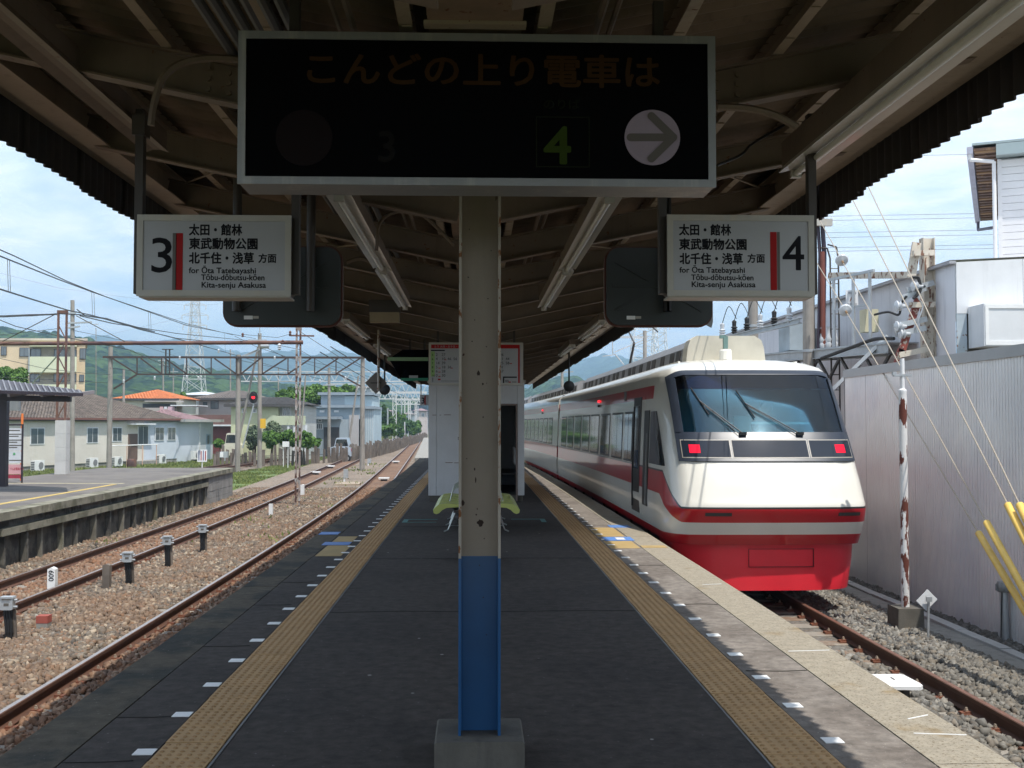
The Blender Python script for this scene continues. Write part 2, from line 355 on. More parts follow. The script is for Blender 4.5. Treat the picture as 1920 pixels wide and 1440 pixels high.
def stone_mat(name, cols, rusty=None):
    m, nt, b = new_mat(name); L = nt.links; geo = N(nt,'ShaderNodeNewGeometry')
    cr = N(nt,'ShaderNodeValToRGB'); e = cr.color_ramp.elements
    while len(e) < len(cols): e.new(0.5)
    for i,c in enumerate(cols): e[i].position = i/(len(cols)-1); e[i].color = (*c,1)
    L.new(geo.outputs['Random Per Island'], cr.inputs['Fac'])
    nz = N(nt,'ShaderNodeTexNoise', Scale=0.7, Detail=4.0); L.new(geo.outputs['Position'], nz.inputs['Vector'])
    mr = N(nt,'ShaderNodeMapRange'); mr.inputs['From Min'].default_value=0.45; mr.inputs['From Max'].default_value=0.62; L.new(nz.outputs['Fac'], mr.inputs['Value'])
    x = N(nt,'ShaderNodeMix', _data_type='RGBA'); x.inputs[7].default_value = (*(rusty or (0.25,0.2,0.16)),1)
    mm = N(nt,'ShaderNodeMath', _operation='MULTIPLY'); mm.inputs[1].default_value = 0.45; L.new(mr.outputs[0], mm.inputs[0])
    L.new(mm.outputs[0], x.inputs['Factor']); L.new(cr.outputs[0], x.inputs[6]); L.new(x.outputs[2], b.inputs['Base Color'])
    b.inputs['Roughness'].default_value = 0.9; return m
stone_brown = stone_mat('ballast_stone_brown', [(0.090,0.065,0.047),(0.175,0.141,0.109),(0.210,0.121,0.072),(0.145,0.124,0.102),(0.380,0.307,0.225),(0.130,0.086,0.054),(0.200,0.163,0.123),(0.075,0.063,0.051),(0.180,0.149,0.119)], (0.190,0.107,0.060))
stone_rusty = stone_mat('ballast_stone_rusty', [(0.12,0.07,0.045),(0.20,0.125,0.085),(0.24,0.12,0.065),(0.15,0.105,0.078),(0.30,0.22,0.155),(0.17,0.085,0.045)], (0.20,0.10,0.052))
stone_grey = stone_mat('ballast_stone_grey', [(0.10,0.096,0.086),(0.18,0.172,0.155),(0.13,0.12,0.105),(0.28,0.265,0.235),(0.19,0.155,0.115),(0.085,0.081,0.076)], (0.15,0.135,0.11))
stone_dark = stone_mat('drain_stone_dark', [(0.09,0.085,0.075),(0.16,0.15,0.13),(0.12,0.105,0.09),(0.22,0.21,0.19)], (0.08,0.07,0.06))

def glass_mat(name, col, rough=0.04, spec=1.0):
    m, nt, b = new_mat(name); b.inputs['Base Color'].default_value = (*col,1); b.inputs['Roughness'].default_value = rough
    b.inputs['Specular IOR Level'].default_value = spec; b.inputs['IOR'].default_value = 1.6; return m
glass_dark = glass_mat('dark_tinted_glass', (0.02,0.025,0.03))
glass_house = glass_mat('house_window_glass', (0.10,0.12,0.13), 0.12)
def clear_glass(name, tint=(0.55,0.66,0.70), fac=0.20):
    m, nt, b = new_mat(name); L = nt.links
    out = nt.nodes['Material Output']; tr = N(nt,'ShaderNodeBsdfTransparent'); tr.inputs[0].default_value = (*tint,1)
    gl = N(nt,'ShaderNodeBsdfGlossy', Roughness=0.03); gl.inputs[0].default_value = (0.9,0.95,1,1)
    fr = N(nt,'ShaderNodeFresnel', IOR=1.5); ad = N(nt,'ShaderNodeMath', _operation='ADD', _use_clamp=True); ad.inputs[1].default_value = fac; L.new(fr.outputs[0], ad.inputs[0])
    mx_ = N(nt,'ShaderNodeMixShader'); L.new(ad.outputs[0], mx_.inputs[0]); L.new(tr.outputs[0], mx_.inputs[1]); L.new(gl.outputs[0], mx_.inputs[2]); L.new(mx_.outputs[0], out.inputs['Surface'])
    return m
windscreen_m = clear_glass('windscreen_glass', (0.45,0.70,0.78), 0.0)
tint_band_m = clear_glass('windscreen_sun_band', (0.09,0.17,0.32), 0.0)
lamp_glass_m = clear_glass('lamp_cover_glass', (0.35,0.38,0.42), 0.06)

def leaf_mat(name, c1, c2):
    m, nt, b = new_mat(name); L = nt.links; geo = N(nt,'ShaderNodeNewGeometry')
    cr = N(nt,'ShaderNodeValToRGB'); cr.color_ramp.elements[0].color=(*c1,1); cr.color_ramp.elements[1].color=(*c2,1); L.new(geo.outputs['Random Per Island'], cr.inputs['Fac'])
    nz = N(nt,'ShaderNodeTexNoise', Scale=0.6, Detail=3.0); L.new(geo.outputs['Position'], nz.inputs['Vector'])
    mr = N(nt,'ShaderNodeMapRange'); mr.inputs['From Min'].default_value=0.3; mr.inputs['From Max'].default_value=0.7; mr.inputs['To Min'].default_value=0.7; mr.inputs['To Max'].default_value=1.3; L.new(nz.outputs['Fac'], mr.inputs['Value'])
    hs = N(nt,'ShaderNodeHueSaturation'); L.new(cr.outputs[0], hs.inputs['Color']); L.new(mr.outputs[0], hs.inputs['Value'])
    L.new(hs.outputs[0], b.inputs['Base Color']); b.inputs['Roughness'].default_value = 0.7; b.inputs['Specular IOR Level'].default_value = 0.25
    try: b.inputs['Transmission Weight'].default_value = 0.0
    except Exception: pass
    return m
leaf_mid = leaf_mat('leaf_mid_green', (0.045,0.10,0.018),(0.12,0.22,0.04))
leaf_dark = leaf_mat('leaf_dark_green', (0.025,0.06,0.014),(0.07,0.13,0.03))
leaf_grey = leaf_mat('leaf_grey_green', (0.10,0.14,0.08),(0.18,0.22,0.13))
grass_leaf = leaf_mat('grass_blade', (0.09,0.13,0.03),(0.26,0.28,0.10))
bark = mk('bark_brown', (0.10,0.075,0.055), 0.9, var=0.3)
ground_m = mk('dirt_ground', (0.17,0.15,0.12), 0.95, var=0.25, vscale=0.3, col2=(0.075,0.12,0.03), c2scale=0.09, bump=0.03, bscale=3)
grass_m = mk('grass_ground', (0.10,0.155,0.038), 0.95, var=0.3, vscale=1.2, col2=(0.20,0.20,0.10), c2scale=0.5, c2=(0.5,0.75), bump=0.05, bscale=6)
dirt_m = mk('sandy_path', (0.36,0.32,0.26), 0.95, var=0.2, vscale=1.0, bump=0.01, bscale=10)

def livery_mat():
    m, nt, b = new_mat('train_livery_paint'); L = nt.links
    tcn = N(nt,'ShaderNodeTexCoord'); sp = N(nt,'ShaderNodeSeparateXYZ'); L.new(tcn.outputs['Object'], sp.inputs[0])
    y, z = sp.outputs['Y'], sp.outputs['Z']                 # object space: y from the nose backwards, z above platform level
    def mr(v,a,bb,c,d):
        n = N(nt,'ShaderNodeMapRange'); n.inputs['From Min'].default_value=a; n.inputs['From Max'].default_value=bb; n.inputs['To Min'].default_value=c; n.inputs['To Max'].default_value=d
        L.new(v,n.inputs['Value']); return n.outputs[0]
    def op(o,a,bb):
        n = N(nt,'ShaderNodeMath', _operation=o)
        for i,v in ((0,a),(1,bb)):
            if isinstance(v,(int,float)): n.inputs[i].default_value=v
            else: L.new(v,n.inputs[i])
        return n.outputs[0]
    top = mr(y,0.20,1.10,0.43,0.90); bot = mr(y,0.25,1.25,0.24,0.575)
    band = op('MULTIPLY', op('LESS_THAN', z, top), op('GREATER_THAN', z, bot))
    low = op('LESS_THAN', z, mr(y,0.0,1.2,0.075,0.03))
    up = op('MULTIPLY', op('MULTIPLY', op('LESS_THAN', z, 2.205), op('GREATER_THAN', z, 2.0)), op('GREATER_THAN', y, 2.15))
    red = op('MAXIMUM', op('MAXIMUM', band, low), up)
    line = op('MULTIPLY', op('GREATER_THAN', z, top), op('LESS_THAN', z, op('ADD', top, 0.028)))
    white = (0.70,0.68,0.615); redc = (0.46,0.006,0.014)
    geo = N(nt,'ShaderNodeNewGeometry'); nz = N(nt,'ShaderNodeTexNoise', Scale=1.2, Detail=6.0); L.new(geo.outputs['Position'], nz.inputs['Vector'])
    x1 = N(nt,'ShaderNodeMix', _data_type='RGBA'); x1.inputs[6].default_value=(*white,1); x1.inputs[7].default_value=(*redc,1); L.new(red,x1.inputs['Factor'])
    x2 = N(nt,'ShaderNodeMix', _data_type='RGBA'); x2.inputs[7].default_value=(0.02,0.02,0.022,1); L.new(line,x2.inputs['Factor']); L.new(x1.outputs[2],x2.inputs[6])
    hs = N(nt,'ShaderNodeHueSaturation'); L.new(mr(nz.outputs['Fac'],0.3,0.7,0.93,1.04), hs.inputs['Value']); L.new(x2.outputs[2],hs.inputs['Color'])
    L.new(hs.outputs[0], b.inputs['Base Color']); b.inputs['Roughness'].default_value=0.32; b.inputs['Coat Weight'].default_value=0.5; b.inputs['Coat Roughness'].default_value=0.04
    return m
livery = livery_mat()
train_red = mk('train_skirt_red', (0.80,0.026,0.045), 0.32, var=0.06, vscale=2, coat=0.3)
train_white = mk('train_white', (0.80,0.775,0.70), 0.35, var=0.05)
train_black = mk('train_mask_grey', (0.035,0.043,0.06), 0.30, var=0.08, spec=0.3)
train_rubber = mk('train_black_rubber', (0.012,0.012,0.013), 0.4, var=0.1)
ac_beige = mk('roof_unit_beige', (0.50,0.47,0.39), 0.7, var=0.1, spots=((0.2,0.16,0.12),35,0.72))
ac_grey = mk('roof_unit_grey', (0.22,0.22,0.225), 0.6, var=0.12)
ac_dark = mk('roof_unit_grille', (0.05,0.045,0.042), 0.8, var=0.2)
tail_red = mk('tail_lamp_lit', (0.22,0.0,0.01), 0.5, emit=((1.0,0.012,0.045), 0.75), spec=0.1)
red_led = mk('red_lamp_lit', (0.6,0.02,0.03), 0.4, emit=((1.0,0.015,0.03), 1.6))
seat_int = mk('cab_interior_grey', (0.45,0.49,0.50), 0.7, var=0.1)
curtain = mk('cab_curtain_pale', (0.55,0.60,0.62), 0.8, var=0.08)
shirt = mk('pale_blue_shirt', (0.35,0.58,0.66), 0.8, var=0.08)
skin = mk('skin', (0.45,0.28,0.20), 0.6, var=0.05)
hair = mk('dark_hair', (0.02,0.016,0.014), 0.7)
# ================================================================ GROUND, BALLAST
def ys(a, b, near=2.0):
    out = [a]; y = a
    while y < b:
        y += near if y < 60 else (5 if y < 140 else 12)
        out.append(min(y, b))
    return out
def strip(name, xl, xr, a, b, z, m, parent=None, thick=0.02, near=2.0):
    mb = MB(); Y = ys(a, b, near); n = len(Y)
    vs = []
    for y in Y:
        l = xl(y) if callable(xl) else xl; r = xr(y) if callable(xr) else xr
        vs += [(l,y,z),(r,y,z),(r,y,z-thick),(l,y,z-thick)]
    fs = []
    for i in range(n-1):
        o = i*4
        fs += [(o,o+1,o+5,o+4),(o+1,o+2,o+6,o+5),(o+3,o,o+4,o+7)]
    fs += [(0,3,2,1),((n-1)*4,(n-1)*4+1,(n-1)*4+2,(n-1)*4+3)]
    mb.add(vs, fs); return mb.build(name, m, parent)

g = MB(); S = 5200
g.add([(-S,-300,GROUND_Z-0.03),(S,-300,GROUND_Z-0.03),(S,S,GROUND_Z-0.03),(-S,S,GROUND_Z-0.03)], [(0,1,2,3)])
struct(g.build('ground', ground_m))
struct(strip('track_bed', lambda y: -9.3+bend(y)*1.15, lambda y: -2.30+bend(y)*0.45, 0, 230, BED_Z, bed_brown, thick=0.12))
for xc_ in (lambda y: -3.60+bend(y), lambda y: -7.08+bend(y)*1.05):
    struct(strip('track_bed', lambda y: xc_(y)-.72, lambda y: xc_(y)+.72, 0, 200, BED_Z+.004, bed_rusty, thick=0.05))
struct(strip('track_bed', lambda y: 2.45+bend(y), lambda y: 5.86 if y < 40 else 6.6+bend(y), 0, 120, BED_Z-0.004, bed_grey, thick=0.12))
struct(strip('grass_verge', lambda y: -60, lambda y: -13.9, 24, 66, GROUND_Z-0.012, grass_m, thick=0.01))
def t1x(y):
    P = [(40,-16.4),(55,-15.9),(69,-15.2),(90,-14.2),(120,-13.4),(152,-13.0),(220,-13.2),(330,-15.5)]
    for (a,xa),(b,xb) in zip(P[:-1],P[1:]):
        if y <= b: return xa+(xb-xa)*(y-a)/(b-a)
    return P[-1][1]
struct(strip('track_bed', lambda y: t1x(y)-1.7, lambda y: t1x(y)+1.5, 42, 230, GROUND_Z+0.035, bed_brown, thick=0.05))
struct(strip('grass_verge', lambda y: t1x(y)-16, lambda y: t1x(y)-1.75, 66.5, 330, GROUND_Z-0.008, grass_m, thick=0.01))
struct(strip('grass_verge', lambda y: min(-9.4+bend(y)*1.15-1.0-4.2*max(0,1-(y-41)/45), -9.9+bend(y)*1.15), lambda y: -9.35+bend(y)*1.15, 41.5, 90, GROUND_Z+0.012, grass_m, thick=0.01))

# rails
PROF = [(-.0635,0),(.0635,0),(.0635,.010),(.012,.028),(.0085,.055),(.0085,.10),(.0325,.115),(.0325,.145),(.024,.152),(-.024,.152),(-.0325,.145),(-.0325,.115),(-.0085,.10),(-.0085,.055),(-.012,.028),(-.0635,.010)]
def rail(xc, off, a, b, parent, topm=rail_top):
    Y = ys(a, b, 2.0); n = len(PROF); mb = MB(); vs = []
    for y in Y:
        for px_, pz in PROF: vs.append((xc(y)+off+px_, y, RAIL_Z-0.152+pz))
    mb.add(vs, []); 
    for i in range(len(Y)-1):
        for k in range(n):
            mb.f.append((i*n+k, i*n+(k+1)%n, (i+1)*n+(k+1)%n, (i+1)*n+k)); mb.m.append(1 if k == 8 else 0)
    mb.f.append(tuple(range(n))); mb.m.append(0)
    mb.f.append(tuple(range((len(Y)-1)*n, len(Y)*n))); mb.m.append(0)
    return mb.build('rail', [rail_side, topm], parent)
sm = MB(); sm.prism([(-.12,-.10),(.12,-.10),(.12,-.012),(.10,0),(-.10,0),(-.12,-.012)], 'x', -1.0, 1.0)
sleeper_me = sm.mesh('sleeper'); sleeper_me.materials.append(sleeper_m)
cm = MB(); cm.box(-.05,.05,-.055,.055,0,.016); cm.box(-.012,.045,-.03,.03,.016,.034); cm.box(-.05,-.012,-.035,.035,.016,.028); cm.cur = 1; cm.lathe([(.018,.034),(.018,.052),(.012,.053),(.012,.068)],(0.008,0,0),'z',6)
clip_me = cm.mesh('rail_clip'); clip_me.materials.append(clip_m); clip_me.materials.append(bolt_m); clip_me.polygons.foreach_set('material_index', cm.m)
def track(label, xc, a, b, s0, s1, clips, topm=rail_top, phase=0.0):
    t = thing('railway_track', label, 'railway track', (xc(a), a, BED_Z))
    for s in (-1, 1): rail(xc, s*0.565, a, b, t, topm)
    y = s0+phase
    while y < s1:
        o = link('sleeper', sleeper_me, t, (xc(y), y, SLEEPER_Z+random.uniform(-.004,.004))); o.rotation_euler.z = random.uniform(-.02,.02)
        for (off, sd, c0, c1) in clips:
            if c0 <= y <= c1:
                k = link('rail_clip', clip_me, t, (xc(y)+off+sd*0.098, y, SLEEPER_Z+0.001)); k.rotation_euler.z = 0 if sd < 0 else PI
        y += 0.562
    return t
x3 = lambda y: -3.60+bend(y); x4 = lambda y: 4.07+bend(y); x2 = lambda y: -7.08+bend(y)*1.05
track('rusty-sided railway track nearest the left edge of the near platform', x3, 3, 220, 4.5, 40, [(-.565,1,4,26),(-.565,-1,4,16)], rail_top, 0.3)
track('railway track under the train on the right of the near platform', x4, 3, 60, 5, 20, [(.565,-1,4,17),(.565,1,4,14)], rail_top_rust)
track('railway track running beside the edge of the empty far platform', x2, 10, 200, 14, 44, [(.565,1,12,24)], rail_top)
track('distant railway track curving past the low beige house and grass', t1x, 44, 300, 46, 60, [], rail_top_rust)

# ballast stones: tens of thousands of crushed stones, one object each side
def stones(name, pts, mat_, smin, smax, flat=0.62):
    n = len(pts)
    base = np.array([(-1,-1,-1),(1,-1,-1),(1,1,-1),(-1,1,-1),(-1,-1,1),(1,-1,1),(1,1,1),(-1,1,1)], float)
    v = base[None]*(1+rng.uniform(-.55,.25,(n,8,3)))
    s = rng.uniform(smin,smax,(n,1,1))*np.array([1,0.8,flat])[None,None]*rng.uniform(.75,1.25,(n,1,3))
    v = v*s*0.5
    q = rng.normal(size=(n,4)); q[:,0] += 0.4; q /= np.linalg.norm(q,axis=1,keepdims=True)
    w,x,y,z = q.T
    Rm = np.stack([1-2*(y*y+z*z),2*(x*y-z*w),2*(x*z+y*w),2*(x*y+z*w),1-2*(x*x+z*z),2*(y*z-x*w),2*(x*z-y*w),2*(y*z+x*w),1-2*(x*x+y*y)],-1).reshape(n,3,3)
    v = np.einsum('nij,nkj->nki', Rm, v) + pts[:,None,:]
    tri = np.array([(0,3,2),(0,2,1),(4,5,6),(4,6,7),(0,1,5),(0,5,4),(1,2,6),(1,6,5),(2,3,7),(2,7,6),(3,0,4),(3,4,7)])
    f = (tri[None]+(np.arange(n)*8)[:,None,None]).reshape(-1,3)
    me = bpy.data.meshes.new(name); me.vertices.add(n*8); me.vertices.foreach_set('co', v.reshape(-1))
    me.loops.add(len(f)*3); me.loops.foreach_set('vertex_index', f.reshape(-1).astype(np.int32))
    me.polygons.add(len(f)); me.polygons.foreach_set('loop_start', np.arange(0,len(f)*3,3,dtype=np.int32))
    me.update(calc_edges=True); me.materials.append(mat_)
    return stuff(link(name, me))
def scatter(x0f, x1f, y0, y1, dens, rails, z0=BED_Z):
    A = 12.0*(y1-y0); n = int(A*dens)
    y = rng.uniform(y0,y1,n); x = rng.uniform(-9.5,7.0,int(n*16.5/12)) ; y = rng.uniform(y0,y1,len(x))
    lo = np.array([x0f(v) for v in y]); hi = np.array([x1f(v) for v in y]); k = (x>lo)&(x<hi)
    x,y = x[k],y[k]
    bd = np.array([bend(v) for v in y]); keep = np.ones(len(x),bool); z = np.full(len(x), z0)+rng.uniform(-.014,.040,len(x))
    z += 0.03*np.sin(x*2.3+y*0.35)*np.cos(y*.9+x)*.5
    for rc, ph in rails:
        for s in (-1,1):
            d = np.abs(x-(rc+bd+s*.565)); keep &= d > .085
            ons = (np.abs(((y-ph) % .562)-.281) > .281-.13) & (d < .40); keep &= ~(ons & (rng.random(len(x)) < .88))
            z -= 0.022*np.exp(-(d/.25)**2)
    x,y,z = x[keep],y[keep],z[keep]
    return np.stack([x,y,z],1)
RL = [(-3.60,4.8),(-7.08,14.0)]
lx0 = lambda y: max(-.455*y-.6, -8.85+bend(y)*1.05); lx1 = lambda y: -2.36+bend(y)*.45
P1 = scatter(lx0, lx1, 4.6, 14, 1050, RL); P2 = scatter(lx0, lx1, 14, 24, 620, RL); P3 = scatter(lx0, lx1, 24, 46, 300, RL)
PA = np.concatenate([P1,P2,P3]); bdn = np.array([bend(v) for v in PA[:,1]]); inn = (np.abs(PA[:,0]-bdn+3.6) < .60+rng.normal(size=len(PA))*.10) | (np.abs(PA[:,0]-bdn+7.08) < .60+rng.normal(size=len(PA))*.10)
stones('rusty_ballast_stones', PA[inn], stone_rusty, .05, .095)
k1,k2 = len(P1),len(P1)+len(P2); P1 = P1[~inn[:k1]]; P2 = P2[~inn[k1:k2]]; P3 = P3[~inn[k2:]]
stones('ballast_stones', P1, stone_brown, .050, .088); stones('ballast_stones', P2, stone_brown, .055, .095); stones('ballast_stones', P3, stone_brown, .065, .115)
P4 = scatter(lambda y: 3.2, lambda y: 5.86, 5.0, 13, 1050, [(4.07,5.0)]); P5 = scatter(lambda y: 4.9, lambda y: 5.86, 13, 22, 950, [(4.07,5.0)])
stones('ballast_stones', P4, stone_grey, .048, .088); stones('ballast_stones', P5, stone_grey, .05, .09)
P6 = scatter(lambda y: 6.36, lambda y: 6.74, 7, 22, 900, [], GROUND_Z+0.03); stones('drain_stones', P6, stone_dark, .04, .09)

# concrete walkway with drain edge along the right wall
dr = thing('drain_channel', 'concrete drain channel with pale kerb running beside the ribbed wall', 'drain', (6.1, 12, GROUND_Z))
strip('channel_floor', 5.87, 6.19, 5, 30, -1.075, concrete, dr, thick=0.15)
y = 5.0
km = MB(); km.box(-.075,.075,0,.596,-.16,0.0); kme = km.mesh('kerb_block'); kme.materials.append(mk('kerb_pale', (0.42,0.415,0.40), 0.9, var=0.15, vscale=3, bump=0.003, bscale=40))
while y < 26:
    k = link('kerb_block', kme, dr, (6.275+random.uniform(-.006,.006), y, -1.045+random.uniform(-.008,.008))); k.rotation_euler.z = random.uniform(-.012,.012); y += 0.60

# ================================================================ NEAR PLATFORM
pl = bpy.data.objects.new('platform', None); C.objects.link(pl); pl['kind'] = 'structure'; ORG[pl.name] = Vector((0,0,0))
PYEND = 52
xl = lambda y: -2.28+bend(y)*.45; xr = lambda y: 2.54+bend(y)
strip('asphalt_surface', -1.245, 1.395, -1, PYEND, 0.0, asphalt, pl, thick=0.1)
strip('asphalt_surface', lambda y: -1.95+bend(y)*.45, -1.555, -1, PYEND, -0.001, asphalt_edge if False else asphalt, pl, thick=0.1)
strip('asphalt_surface', 1.735, lambda y: 2.165+bend(y), -1, 40, -0.001, asphalt_edge, pl, thick=0.1)
strip('tactile_bed', -1.555, -1.245, -1, PYEND, -0.006, tact_line, pl, thick=0.09)
strip('tactile_bed', 1.395, 1.735, -1, PYEND, -0.006, tact_line, pl, thick=0.09)
strip('platform_core', lambda y: -2.16+bend(y)*.45, lambda y: 2.42+bend(y), -1, PYEND, -0.10, old_concrete, pl, thick=1.1)
strip('platform_extension', lambda y: -2.30+bend(y)*.75-max(0,(y-52))*.012, lambda y: 0.9+bend(y), PYEND+.01, 130, -0.004, concrete, pl, thick=1.1)
def coping(x0f, x1f, m, L0, y0, y1, edge):
    y = y0; i = 0
    while y < y1:
        e = y+L0-0.008; mb = MB()
        a0,a1,b0,b1 = x0f(y),x1f(y),x0f(e),x1f(e); dz = random.uniform(-.002,.002); n=4
        vs=[]
        for k in range(n+1):
            t=k/n; yy=y+(e-y)*t; vs += [(x0f(yy),yy,dz),(x1f(yy),yy,dz),(x1f(yy),yy,-.15),(x0f(yy),yy,-.15)]
        fs=[(0,3,2,1),(n*4,n*4+1,n*4+2,n*4+3)]
        for k in range(n):
            o=k*4; fs += [(o,o+1,o+5,o+4),(o+1,o+2,o+6,o+5),(o+2,o+3,o+7,o+6),(o+3,o,o+4,o+7)]
        mb.add(vs,fs); mb.build('coping_slab', m, pl); y += L0
coping(lambda y: xl(y)+random.uniform(-.002,.002), lambda y: -1.958+bend(y)*.45, edge_left, 1.95, 1.2, PYEND-.2, 0)
coping(lambda y: 2.172+bend(y), lambda y: xr(y)+random.uniform(-.002,.002), edge_right, 2.62, 2.52, 44, 1)
# tactile blocks
def tile_mesh(w, l, nx, ny, bar_side):
    mb = MB(); h = .006; bx = w/2-.003; by = l/2-.0065
    mb.prism([(-bx,-.02),(bx,-.02),(bx,h-.002),(bx-.003,h),(-bx+.003,h),(-bx,h-.002)], 'y', -by, by)
    for i in range(nx):
        for j in range(ny):
            x = -bx+(i+.5)*2*bx/nx; yy = -by+(j+.5)*2*by/ny; r,r2 = .0145,.009
            o = [(x+r*math.cos(t), yy+r*math.sin(t), h) for t in [k*PI/3 for k in range(6)]] + [(x+r2*math.cos(t), yy+r2*math.sin(t), h+.006) for t in [k*PI/3 for k in range(6)]]
            mb.cur = 1; mb.add(o, [(k,(k+1)%6,6+(k+1)%6,6+k) for k in range(6)]+[(6,7,8,9,10,11)])
    me = mb.mesh('tactile_block'); me.materials.append(tact); me.materials.append(tact_dot); me.polygons.foreach_set('material_index', mb.m); return me
tl = tile_mesh(.30,.30,6,5,0); tr_ = tile_mesh(.33,.30,6,5,0)
for i in range(100):
    yb = 2.6+.3*i+.15
    for me, x in ((tl,-1.40),(tr_,1.565)):
        o = link('tactile_block', me, pl, (x+random.uniform(-.002,.002), yb, -.002+random.uniform(-.0015,.0015))); o.rotation_euler.z = random.uniform(-.004,.004)
far = MB()
for i in range(100, 163):
    yb = 2.6+.3*i
    for x,w in ((-1.40,.30),(1.565,.33)): far.box(x-w/2+.004,x+w/2-.004,yb+.004,yb+.296,-.02,.004)
stuff(far.build('tactile_paving', tact, pl))
strip('grout_line', -1.243, -1.232, 0, PYEND, 0.004, mk('grout_pale',(0.20,0.195,0.19),0.9,var=0.2), pl, thick=0.006)
strip('grout_line', 1.384, 1.394, 0, PYEND, 0.004, MATS['grout_pale'], pl, thick=0.006)
# white marker squares
mm = MB(); mm.box(-.048,.048,-.047,.047,0,.004); mme = mm.mesh('marker_square'); mme.materials.append(white_paint)
for i in range(62):
    yy = 3.36+i*.69
    if yy > 44: break
    link('marker_square', mme, pl, (-1.605, yy+.02, .001)); link('marker_square', mme, pl, (1.81+ (bend(yy)*.5 if yy>22 else 0), yy+.10, .001))
def decal(name, x0,x1,y0,y1,m,z=.003):
    q = MB(); q.box(x0,x1,y0,y1,-.002,z); return q.build(name, m, pl)
decal('floor_sticker', -2.02,-1.66,14.6,14.95,blue_decal,.0055); decal('floor_sticker', -2.30+.04,-1.98,16.0,16.35,blue_decal,.004)
decal('floor_patch', -1.93,-1.62,13.4,14.55,pale_patch); decal('floor_patch', -1.93,-1.66,15.0,15.7,pale_patch)
decal('floor_patch', 1.76,2.14,15.55,16.9,pale_patch); decal('floor_patch', 1.76,2.14,14.1,14.95,pale_patch)
decal('floor_sticker', 1.80,2.20,15.02,15.48,blue_decal,.0055); decal('floor_sticker', 1.97,2.09,15.12,15.38,white_paint,.0065)
decal('floor_patch', 2.18,2.50,14.15,14.4,pale_patch); decal('floor_sticker', 2.1,2.42,16.9,17.3,blue_decal,.0055)
decal('tape_mark', -1.18,-1.10,17.9,18.5,teal_tape); decal('tape_mark', -1.10,-.62,18.42,18.5,teal_tape); decal('tape_mark', -1.10,-.62,17.9,17.95,teal_tape)
decal('tape_mark', 1.10,1.18,17.9,18.5,teal_tape); decal('tape_mark', .62,1.10,18.42,18.5,teal_tape)
rs = random.Random(3)
joint_m = mk('joint_tar', (0.018,0.016,0.015), 0.95)
def crack(pts, w=.007):
    q = MB()
    for (x0,y0),(x1,y1) in zip(pts[:-1],pts[1:]): q.bar((x0,y0,.0015),(x1,y1,.0015),w,.003)
    q.build('surface_crack', joint_m, pl)
crack([(.26,5.06),(.6,5.04),(1.0,5.05),(1.38,5.03)],.010); crack([(-1.23,9.4),(-.6,9.44),(.1,9.39),(.8,9.42),(1.38,9.4)],.012); crack([(-1.23,17.2),(.4,17.22),(1.38,17.2)],.02); crack([(-1.23,13.1),(0,13.13),(1.38,13.1)],.014)
for k_ in range(7):
    y_=(3.9,5.3,6.1,8.0,9.8,11.2,13.6)[k_]; crack([(-1.95,y_),(-1.75,y_+rs.uniform(-.02,.02)),(-1.62,y_+.02)],.005)
for k_ in range(4): crack([(1.76,(4.6,7.1,9.7,12.4)[k_]),(2.0,(4.62,7.08,9.73,12.4)[k_]),(2.16,(4.6,7.1,9.7,12.4)[k_])],.006)
for k_ in range(46):
    x_=rs.uniform(-1.15,1.3); y_=4.2+rs.random()**1.6*12; r_=rs.uniform(.008,.018); q=MB(); q.add([(x_+r_*math.cos(a_*PI/3),y_+r_*1.3*math.sin(a_*PI/3),.0012) for a_ in range(6)],[(0,1,2,3,4,5)]); q.build('gum_spot', joint_m if k_%3 else concrete, pl)
for (cx,cy,l,a) in [(2.36,7.7,.30,.1),(2.42,5.95,.16,.5),(2.40,5.62,.26,-.15),(2.37,10.9,.2,.2)]:
    q = MB(); q.cbox((cx,cy,.0035),(l,.008,.003),rz=a); q.build('scratch', white_paint, pl)

# ================================================================ CANOPY
cp = thing('platform_canopy', 'butterfly canopy of steel rafters and corrugated sheets over the near platform', 'canopy', (0,5.34,0))
SL = 0.205; rz_ = lambda x: 2.915+SL*abs(x)                 # underside of the rafters
EX = 2.66; CY0, CY1 = -1.6, 50.5
nR = 0; y = 5.34-1.9*3
while y < CY1:
    for s in (-1,1):
        mb = MB(); mb.ibeam((s*.10,y,rz_(.1)+.10),(s*2.56,y,rz_(2.56)+.10), .20, .10, .011); mb.build('rafter', beam_dark, cp)
        if abs(((y-5.34)/7.6) - round((y-5.34)/7.6)) < .05:
            b2 = MB(); b2.prism([(s*.10,rz_(0)-.22),(s*.10,rz_(0)+.02),(s*.42,rz_(.42)+.01)], 'y', y-.006, y+.006); b2.build('gusset_plate', beam_dark, cp)
            bt = MB()
            for bx in (.85,.95,1.2,1.3):
                for bz in (.05,.10,.15): bt.tube((s*bx,y-.016,rz_(bx)+bz),(s*bx,y-.030,rz_(bx)+bz),.014,6)
            bt.cbox((s*1.08,y-.011,rz_(1.08)+.10),(.62,.010,.17),ry=-s*math.atan(SL)); bt.build('splice_plate', beam_dark, cp)
    y += 1.9
